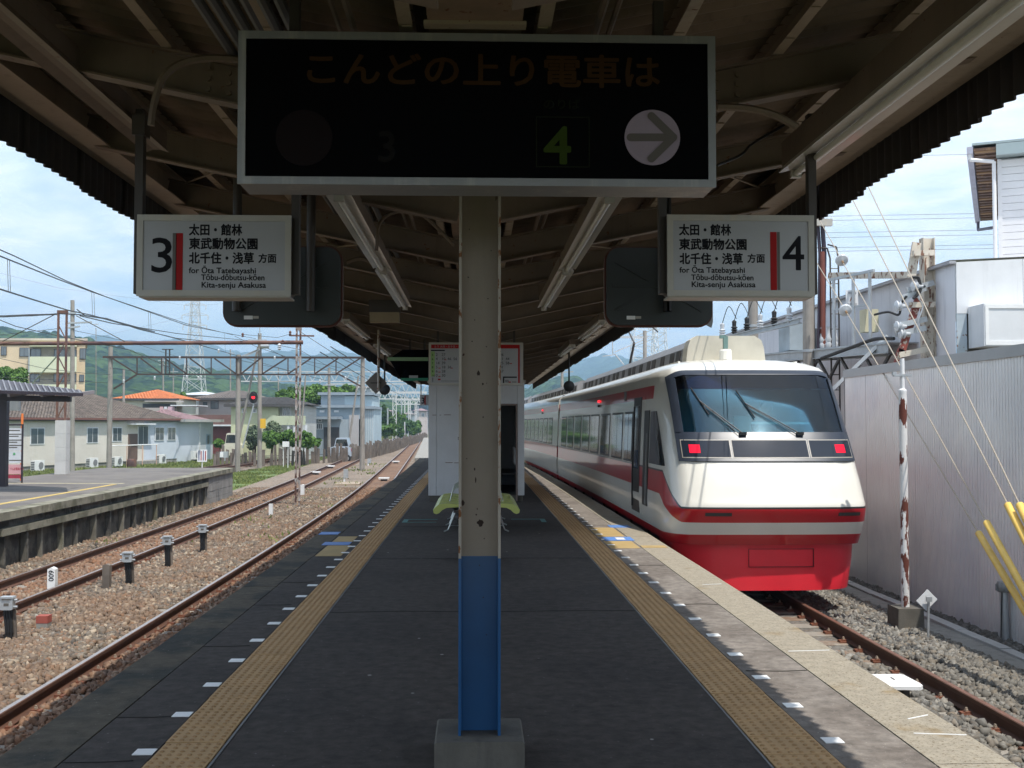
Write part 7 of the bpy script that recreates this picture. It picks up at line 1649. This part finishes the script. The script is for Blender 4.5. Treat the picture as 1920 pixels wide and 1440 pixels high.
q=MB(); q.add([fr.P(Ug(495),-1.2,zz(800,82)),fr.P(Ug(522),-1.2,zz(797,82)),fr.P(Ug(522),-1.2,zz(780,82)),fr.P(Ug(514),-1.2,zz(779,82)),fr.P(Ug(495),-1.2,zz(795,82)),fr.P(Ug(495),-1.1,zz(800,82)),fr.P(Ug(522),-1.1,zz(797,82)),fr.P(Ug(522),-1.1,zz(780,82)),fr.P(Ug(514),-1.1,zz(779,82)),fr.P(Ug(495),-1.1,zz(795,82))],[(0,1,2,3,4),(9,8,7,6,5),(0,5,6,1),(3,2,7,8),(4,3,8,9)]); q.build('stair_side', MATS['balcony_green'], h)
for px in (542,553,574): fr.box('balcony_post',Ug(px),Ug(px)+.15,-1.15,-1.0,GROUND_Z,zz(797,82),wfr,h)
# blue building
fr=facing(584,668,92); K=92/F; Ub=lambda px:(px-584)*K; Z=lambda py:zz(py,92)
h=thing('blue_building','pale blue stepped flat roofed building with a grey shutter','building',tuple(fr.P(0,0,GROUND_Z)))
fr.box('wall',Ub(584),Ub(668),0,8,GROUND_Z,Z(786),blu_w,h); fr.box('upper_wall',Ub(588),Ub(672),1.0,9,Z(786),Z(764),blu_w,h); fr.box('glazed_wall',Ub(672),Ub(697),1.5,9,GROUND_Z,Z(766),blu_l,h); fr.box('top_wall',Ub(595),Ub(640),2,9,Z(764),Z(740),blu_w,h); fr.box('top_glazed_wall',Ub(640),Ub(693),2.0,9,Z(764),Z(741),blu_l,h)
for (x0,x1,y,b_) in ((579,640,785,-.6),(583,674,763,.5),(590,696,738.5,1.6),(655,700,765,1.2)): fr.box('roof_ledge',Ub(x0),Ub(x1),b_,8,Z(y)-.05,Z(y)+.18,wallm('ledge_blue_grey',(0.26,0.31,0.35)) if x0==579 else MATS['ledge_blue_grey'],h)
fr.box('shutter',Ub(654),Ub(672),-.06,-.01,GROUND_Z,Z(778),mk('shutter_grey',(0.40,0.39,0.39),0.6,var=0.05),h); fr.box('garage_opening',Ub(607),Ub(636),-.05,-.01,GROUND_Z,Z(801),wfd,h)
fr.win(Ub(590),Ub(604),Z(804),Z(795),h,mull=3); fr.win(Ub(597),Ub(602),Z(790),Z(787),h,mull=0)
for (x0,x1) in ((596,605),(623,632)): fr.box('louvre',Ub(x0),Ub(x1),.90,.98,Z(773),Z(769),wfr,h)
for k in range(6): fr.box('wall_joint',Ub(674+k*4),Ub(674.4+k*4),1.44,1.49,GROUND_Z,Z(766),wfr,h)
# far houses by the waiting room
for i,(x0,x1,Y,yt,yb,c,lab) in enumerate(((700,735,230,766,815,(0.40,0.36,0.33),'far house with a mauve roof beyond the lattice posts'),(752,778,260,772,800,(0.55,0.58,0.60),'white far building beyond the lattice posts with a flat roof'),(776,800,280,765,795,(0.52,0.45,0.42),'far brown and white house right at the waiting room corner'),(690,704,200,752,820,(0.40,0.43,0.46),'tall narrow grey building behind the lattice post'),(640,700,300,722,745,(0.42,0.42,0.42),'far hazy house above the blue building'),(405,425,170,738,760,(0.5,0.5,0.5),'pale far house between grey house and signal'))):
    fr=facing(x0,x1,Y); h=thing('far_house',lab,'house',tuple(fr.P(0,0,GROUND_Z)),'distant houses'); fr.box('wall',0,fr.L,0,8,GROUND_Z,zz(yt+5,Y),wallm('far_wall_%s'%'abcdef'[i],c),h); hip(fr,0,fr.L,0,8,zz(yt+5,Y),zz(yt,Y),tile_pk if i in (0,2) else tile_gy,h,tiles=False)
    fr.win(fr.L*.2,fr.L*.4,zz(yt+16,Y),zz(yt+10,Y),h,b=-.02); fr.win(fr.L*.6,fr.L*.8,zz(yt+16,Y),zz(yt+10,Y),h,b=-.02)
# cars behind the fence
def car_(px0,px1,yt,yb,Y,m,label,front=True):
    a=at(px0,yt,Y); b=at(px1,yb,Y); w=b.x-a.x; z0=GROUND_Z; H=a.z-z0; x0=a.x; t=thing('parked_car',label,'car',((a.x+b.x)/2,Y,z0),'cars parked behind the timber fence'); y0,y1=Y,Y+1.7
    P=[(0,.25),(0,.55),(.05,.62),(.22,.66),(.30,.97),(.36,1.0),(.80,1.0),(.90,.66),(.99,.58),(1,.25)]
    q=MB(); q.prism([(x0+u*w,z0+v*H) for u,v in P],'y',y0,y1); q.build('body', m, t)
    q=MB(); q.prism([(x0+u*w,z0+v*H) for u,v in ((.26,.67),(.325,.94),(.80,.94),(.87,.67))],'y',y0-.01,y0); q.build('side_window', glass_dark, t)
    for u in (.2,.8):
        q=MB(); q.lathe([(.30,0),(.30,.18)],(x0+u*w,y0-.02,z0+.30),'y',16); wl_=q.build('wheel', black_rubber, t); q=MB(); q.lathe([(.17,-.005),(.17,.01)],(x0+u*w,y0-.02,z0+.30),'y',12); q.build('rim', galv, wl_)
    q=MB(); q.box(x0+w*.985,x0+w*1.0+.005,y0+.1,y0+.35,z0+H*.45,z0+H*.58); q.build('tail_light', ink_red, t)
car_(415,447,812,838,80,mk('car_cream',(0.66,0.62,0.50),0.3,coat=.5),'cream car behind the timber fence near the transformer pole')
car_(618,658,821,838,80,mk('car_silver_blue',(0.45,0.52,0.60),0.3,coat=.5),'silver blue car behind the timber fence by the blue building')
# timber fence
fn=thing('timber_fence','fence of old upright sleeper timbers along the far side of the tracks','fence',tuple(pg(600,838,GROUND_Z)))
sm_=[]
for k in range(6):
    q=MB(); h_=1.05+.06*k; w_=.17+.015*(k%3); q.prism([(-w_/2,0),(w_/2,0),(w_/2-.01*(k%2),h_-.04*(k%3)),(-w_/2,h_)],'y',-.06,.06); me=q.mesh('stake'); me.materials.append(wood_stake); sm_.append(me)
pts=[(403,845,70),(470,841,72),(560,838,74),(640,835,78),(690,829,86),(735,818,105),(770,806,140),(800,797,190)]
W_=[at(x,800,Y) for x,_,Y in pts]; acc=0; i=0
for a_,b_ in zip(W_[:-1],W_[1:]):
    L_=(b_-a_).length; k=0
    while k<L_:
        if rs.random()<.90:
            p=a_.lerp(b_,k/L_); o=link('stake', rs.choice(sm_), fn, (p.x,p.y,GROUND_Z)); o.rotation_euler=(rs.uniform(-.05,.05),rs.uniform(-.06,.06),0); o.scale=(rs.uniform(.8,1.25),1,rs.uniform(.8,1.15)); i+=1
        k+=.30 if a_.y<90 else .7
q=MB(); q.path([(p.x,p.y+.1,GROUND_Z+.7) for p in W_],.025,4); q.build('fence_wire', wire_m, fn)
# small boards
b=pg(379,875,GROUND_Z) ; Yb2=62; a=at(370,843,Yb2); c=at(388,866,Yb2); t=thing('warning_board','white warning board with red and blue lettering beyond the far platform','warning board',(a.x,Yb2,GROUND_Z)); q=MB(); q.box(a.x,c.x,Yb2,Yb2+.03,c.z,a.z); q.build('board', white_paint, t)
for k in range(4):
    q=MB(); xx=a.x+.07+k*.12; q.box(xx,xx+.05,Yb2-.006,Yb2-.001,c.z+.08,a.z-.05-.04*(k%2)); q.build('lettering_column', ink_red if k%2 else mk('navy_ink',(0.05,0.06,0.2),0.6) if k==0 else MATS['navy_ink'], t)
q=MB(); q.box(a.x+.24,a.x+.29,Yb2+.03,Yb2+.06,GROUND_Z,c.z+.1); q.build('board_leg', white_paint, t)
Yb3=70; a=at(529.5,828,Yb3); c=at(541,838,Yb3); t=thing('white_cabinet','small white cabinet on legs in the grass near the rusty mast','cabinet',(a.x,Yb3,GROUND_Z)); q=MB(); q.box(a.x,c.x,Yb3,Yb3+.3,c.z,a.z); q.build('cabinet_body', white_paint, t)
for xx in (a.x+.03,c.x-.07):
    q=MB(); q.box(xx,xx+.04,Yb3+.1,Yb3+.14,GROUND_Z,c.z); q.build('leg', white_paint, t)
a=at(412,847,62); c=at(426,858,62); t=thing('cable_cabinet','low grey cabinet in the grass right of the annex','cabinet',(a.x,62,GROUND_Z)); q=MB(); q.box(a.x,c.x,62,62.3,c.z,a.z); q.build('cabinet_body', galv, t); q=MB(); q.box(a.x+.02,a.x+.2,61.97,62,c.z+.03,a.z-.03); q.build('cabinet_door', white_paint, t)
for k in range(9):
    px=706+k*5.0; b=pg(px,852-k*2.6,BED_Z); o=MB().box(b.x-.04,b.x+.04,b.y-.04,b.y+.04,BED_Z,BED_Z+.95).build('fence_post', galv, None); tag(o,('nearest','second','third','fourth','fifth','sixth','seventh','eighth','farthest')[k]+' thin grey post in the row between the distant left tracks','post','row of thin grey posts between the distant tracks')

# ================================================================ TREES, SHRUBS, GRASS
def leaves(c, rad, n, size, name, m, parent, lumps=14, seed=1, squash=.8):
    r=np.random.default_rng(seed); lc=r.normal(size=(lumps,3)); lc/=np.linalg.norm(lc,axis=1,keepdims=True); lc*=r.uniform(.30,.88,(lumps,1)); lr=r.uniform(.13,.40,lumps)
    k=r.integers(0,lumps,n); d=r.normal(size=(n,3)); d/=np.linalg.norm(d,axis=1,keepdims=True); p=lc[k]+d*(lr[k]*r.uniform(.55,1.08,n)**.6)[:,None]
    p=p*np.array(rad)+np.array(c); nrm=d+r.normal(size=(n,3))*.7+np.array([0,0,.35]); nrm/=np.linalg.norm(nrm,axis=1,keepdims=True)
    a=np.cross(nrm,r.normal(size=(n,3))); a/=np.linalg.norm(a,axis=1,keepdims=True); b=np.cross(nrm,a); s=(size*r.uniform(.6,1.5,n))[:,None]
    v=np.stack([p-a*s,p-b*s*.55,p+a*s+nrm*s*.2,p+b*s*.55],1).reshape(-1,3)-np.array(ORG[parent.name]) if parent else np.stack([p-a*s,p-b*s*.55,p+a*s,p+b*s*.55],1).reshape(-1,3)
    me=bpy.data.meshes.new(name); me.vertices.add(n*4); me.vertices.foreach_set('co',v.reshape(-1)); me.loops.add(n*4); me.loops.foreach_set('vertex_index',np.arange(n*4,dtype=np.int32)); me.polygons.add(n); me.polygons.foreach_set('loop_start',np.arange(0,n*4,4,dtype=np.int32)); me.update(calc_edges=True); me.materials.append(m)
    return link(name,me,parent)
def tree(label,px,yt,yb,wpx,Y,n,m=leaf_mid,seed=1,nm='tree',cat='tree',trunk=True,group=None):
    top=at(px,yt,Y); bot=at(px,yb,Y); k=Y/F; w=wpx*k/2; H=top.z-max(bot.z,GROUND_Z); z0=max(bot.z,GROUND_Z); t=thing(nm,label,cat,(top.x,Y,GROUND_Z),group)
    leaves((top.x,Y,z0+H*.5),(w,w,H*.56),int(n*2.2),.00125*Y,'crown' if trunk else 'foliage',m,t,seed=seed,lumps=34)
    q=MB(); q.tube((top.x,Y,GROUND_Z),(top.x+.1,Y,z0+H*.55),.035*H+.03,8,.02*H)
    for s in range(4): a=s*1.6+seed; q.tube((top.x,Y,z0+H*.25),(top.x+math.cos(a)*w*.5,Y+math.sin(a)*w*.5,z0+H*.6),.015*H+.01,5,.008*H)
    q.build('trunk' if trunk else 'stem', bark, t); return t
tree('big bright green tree behind the green house, right of the rusty mast',590,718,800,120,97,11000,seed=2)
tree('green tree top above the dark roof beside the blue building',655,722,760,60,125,3500,seed=5)
tree('rounded tree left of the rusty mast behind the green house',545,726,770,50,99,4000,seed=6)
tree('dark leafy tree left of the apartment block above the shelter roof',20,682,760,90,70,6000,seed=3)
tree('small green tree between the orange roofed house and the warehouse',338,738,770,30,108,2200,seed=8)
tree('small trees behind the lattice posts near the waiting room',722,762,812,36,160,2500,leaf_dark,seed=9)
tree('clump of small trees left of the waiting room corner',745,775,815,34,185,2500,seed=10)
tree('olive green tree far behind the lattice portal',760,785,810,30,215,1500,leaf_dark,seed=12)
tree('dark tree behind the low house roof at the left',70,742,790,90,84,3000,leaf_dark,seed=13)
for i,(px,yt,w_,Y,m_,lab) in enumerate(((508,806,34,76,leaf_mid,'rounded green shrub in front of the green house'),(478,793,40,77,leaf_grey,'grey green olive shrub beside the transformer pole'),(510,790,34,79,leaf_grey,'grey green shrub by the stair of the green house'),(568,808,50,73.5,leaf_mid,'low bright green bush just left of the rusty mast'),(474,797,16,80,leaf_dark,'dark clipped round bush by the green house wall'),(535,806,40,74,leaf_mid,'leafy bush growing over the timber fence'),(410,825,20,76,leaf_mid,'small bush behind the fence beside the cream car'),(590,822,26,76,leaf_mid,'low bush in front of the blue building'),(725,795,40,150,leaf_mid,'hedge beside the first distant lattice post'),(778,790,30,190,leaf_mid,'bright bush beside the distant curve'))):
    tree(lab,px,yt,838 if Y<100 else 818,w_,Y,1800,m_,seed=20+i,nm='shrub',cat='shrub',trunk=False)
# grass blades
def grass(name,x0f,x1f,y0,y1,n,size,seed):
    r=np.random.default_rng(seed); y=r.uniform(y0,y1,n); x=np.array([r.uniform(x0f(v),x1f(v)) for v in y]); nz=np.sin(x*1.7+y*.6)+np.sin(x*.5-y*1.3)+r.normal(size=n)*.7; k=nz>(-.3 if name=='grass' else 1.2); x,y=x[k],y[k]; n=len(x); s=size*r.uniform(.5,1.5,n); an=r.uniform(0,PI,n); c,sn=np.cos(an)*s*.35,np.sin(an)*s*.35; z=np.full(n,GROUND_Z if name=='grass' else BED_Z); lx=r.normal(size=n)*s*.4
    v=np.stack([np.stack([x-c,y-sn,z],1),np.stack([x+c,y+sn,z],1),np.stack([x+lx,y,z+s],1)],1).reshape(-1,3); me=bpy.data.meshes.new(name); me.vertices.add(n*3); me.vertices.foreach_set('co',v.reshape(-1)); me.loops.add(n*3); me.loops.foreach_set('vertex_index',np.arange(n*3,dtype=np.int32)); me.polygons.add(n); me.polygons.foreach_set('loop_start',np.arange(0,n*3,3,dtype=np.int32)); me.update(calc_edges=True); me.materials.append(grass_leaf); return stuff(link(name,me))
grass('grass',lambda y:-34+.02*y,lambda y:-14.2,30,63,60000,.13,1)
grass('grass',lambda y:t1x(y)-14,lambda y:t1x(y)-1.9,60,120,70000,.15,2)
grass('grass',lambda y:min(-9.4+bend(y)*1.15-1.0-4.0*max(0,1-(y-41)/45),-9.9+bend(y)*1.15),lambda y:-9.0+bend(y)*1.15,41.8,95,26000,.09,3)
grass('grass',lambda y:t1x(y)-16,lambda y:t1x(y)-1.9,120,330,30000,.4,4)

grass('weeds',lambda y:-6.35+bend(y),lambda y:-4.4+bend(y),22,75,2600,.10,7)
grass('weeds',lambda y:-8.45+bend(y)*1.05,lambda y:-7.9+bend(y)*1.05,18,44,700,.09,8)
# ================================================================ HILLS AND MOUNTAINS
def hill_mat(name,c1,c2,sc_):
    m,nt,b=new_mat(name); L_=nt.links; geo=N(nt,'ShaderNodeNewGeometry'); vo=N(nt,'ShaderNodeTexVoronoi',Scale=sc_); L_.new(geo.outputs['Position'],vo.inputs['Vector']); nz=N(nt,'ShaderNodeTexNoise',Scale=sc_*.25,Detail=8.0,Roughness=.65); L_.new(geo.outputs['Position'],nz.inputs['Vector'])
    sp_=N(nt,'ShaderNodeSeparateColor'); L_.new(vo.outputs['Color'],sp_.inputs[0]); mm=N(nt,'ShaderNodeMath',_operation='ADD'); L_.new(sp_.outputs[0],mm.inputs[0]); mr=N(nt,'ShaderNodeMapRange'); mr.inputs['From Min'].default_value=.35; mr.inputs['From Max'].default_value=.65; mr.inputs['To Min'].default_value=-.5; mr.inputs['To Max'].default_value=.5; L_.new(nz.outputs['Fac'],mr.inputs['Value']); L_.new(mr.outputs[0],mm.inputs[1])
    cr_=N(nt,'ShaderNodeValToRGB'); cr_.color_ramp.elements[0].color=(*c1,1); cr_.color_ramp.elements[1].color=(*c2,1); L_.new(mm.outputs[0],cr_.inputs['Fac']); L_.new(cr_.outputs[0],b.inputs['Base Color']); b.inputs['Roughness'].default_value=1; b.inputs['Specular IOR Level'].default_value=0
    bp=N(nt,'ShaderNodeBump',Strength=1.0,Distance=1.2/sc_*.5); bp.invert=True; L_.new(vo.outputs['Distance'],bp.inputs['Height']); L_.new(bp.outputs[0],b.inputs['Normal']); return m
def hill(name,prof,Y,depth,front_,amp,fine,m,nx=420,ny=46,seed=1):
    from mathutils import noise as mn
    px0,px1=prof[0][0],prof[-1][0]; vs=[]
    for j in range(ny+1):
        f=j/ny; y=Y-front_+(front_+depth)*f; g_=math.sin(min(1,f*(front_+depth)/front_)*PI/2)**1.2 if y<=Y else math.cos((y-Y)/depth*PI/2)
        for i in range(nx+1):
            px=px0+(px1-px0)*i/nx; h=lerp(prof,px); p=at(px,h,Y); x=p.x*(y/Y)**.15; H=p.z-GROUND_Z
            nb=mn.fractal(Vector((x/amp/6,y/amp/6,seed)),1.0,2.0,4); nf=mn.noise(Vector((x/fine,y/fine,seed+5)))
            z=GROUND_Z-1+H*max(0,g_)*(1+ (.16*nb if g_<.98 else .02*nb))+nf*fine*.55*g_; vs.append((x,y,z))
    fs=[(j*(nx+1)+i,j*(nx+1)+i+1,(j+1)*(nx+1)+i+1,(j+1)*(nx+1)+i) for j in range(ny) for i in range(nx)]
    me=bpy.data.meshes.new(name); me.from_pydata(vs,[],fs); me.materials.append(m); o=link(name,me); struct(o); return o
gm=hill_mat('forest_hill',(0.008,0.022,0.008),(0.055,0.095,0.022),.19); fm=hill_mat('far_forest',(0.02,0.04,0.02),(0.05,0.08,0.04),.035)
hill('green_hill',[(-420,640),(-200,622),(-40,618),(60,625),(90,631),(115,628),(150,633),(185,640),(240,655),(300,672),(360,690),(430,697),(470,703),(520,716),(600,728),(700,738),(800,752)],620,260,330,42,7,gm,520,190,2)
hill('blue_mountain',[(-500,640),(-100,640),(100,650),(180,638),(215,643),(260,640),(290,652),(330,656),(355,650),(385,647),(420,656),(450,662),(480,672),(520,676),(560,672),(590,670),(620,680),(640,686),(665,672),(690,678),(720,700),(760,715),(820,735),(900,745),(985,725),(1020,712),(1050,698),(1080,685),(1110,678),(1150,681),(1200,688),(1300,700),(1500,715),(1900,700),(2300,690)],2600,700,1500,170,30,fm,520,44,5)
hill('green_hill',[(960,752),(985,730),(1015,716),(1040,712),(1060,710),(1100,728),(1160,745),(1300,752)],900,200,400,40,9,gm,160,90,9)
# haze
hzm=bpy.data.materials.new('haze'); hzm.use_nodes=True; nt=hzm.node_tree; nt.nodes.clear(); out=nt.nodes.new('ShaderNodeOutputMaterial'); pv=nt.nodes.new('ShaderNodeVolumePrincipled'); pv.inputs['Color'].default_value=(0.50,0.76,1.0,1); pv.inputs['Density'].default_value=0.00058; pv.inputs['Anisotropy'].default_value=0.1; nt.links.new(pv.outputs[0],out.inputs['Volume'])
q=MB(); q.box(-5250,5250,-320,5300,GROUND_Z-1.5,232); hz_o=q.build('haze',hzm); stuff(hz_o)
for o in C.objects:
    if o.parent is not None and 'category' in o.keys(): del o['category']
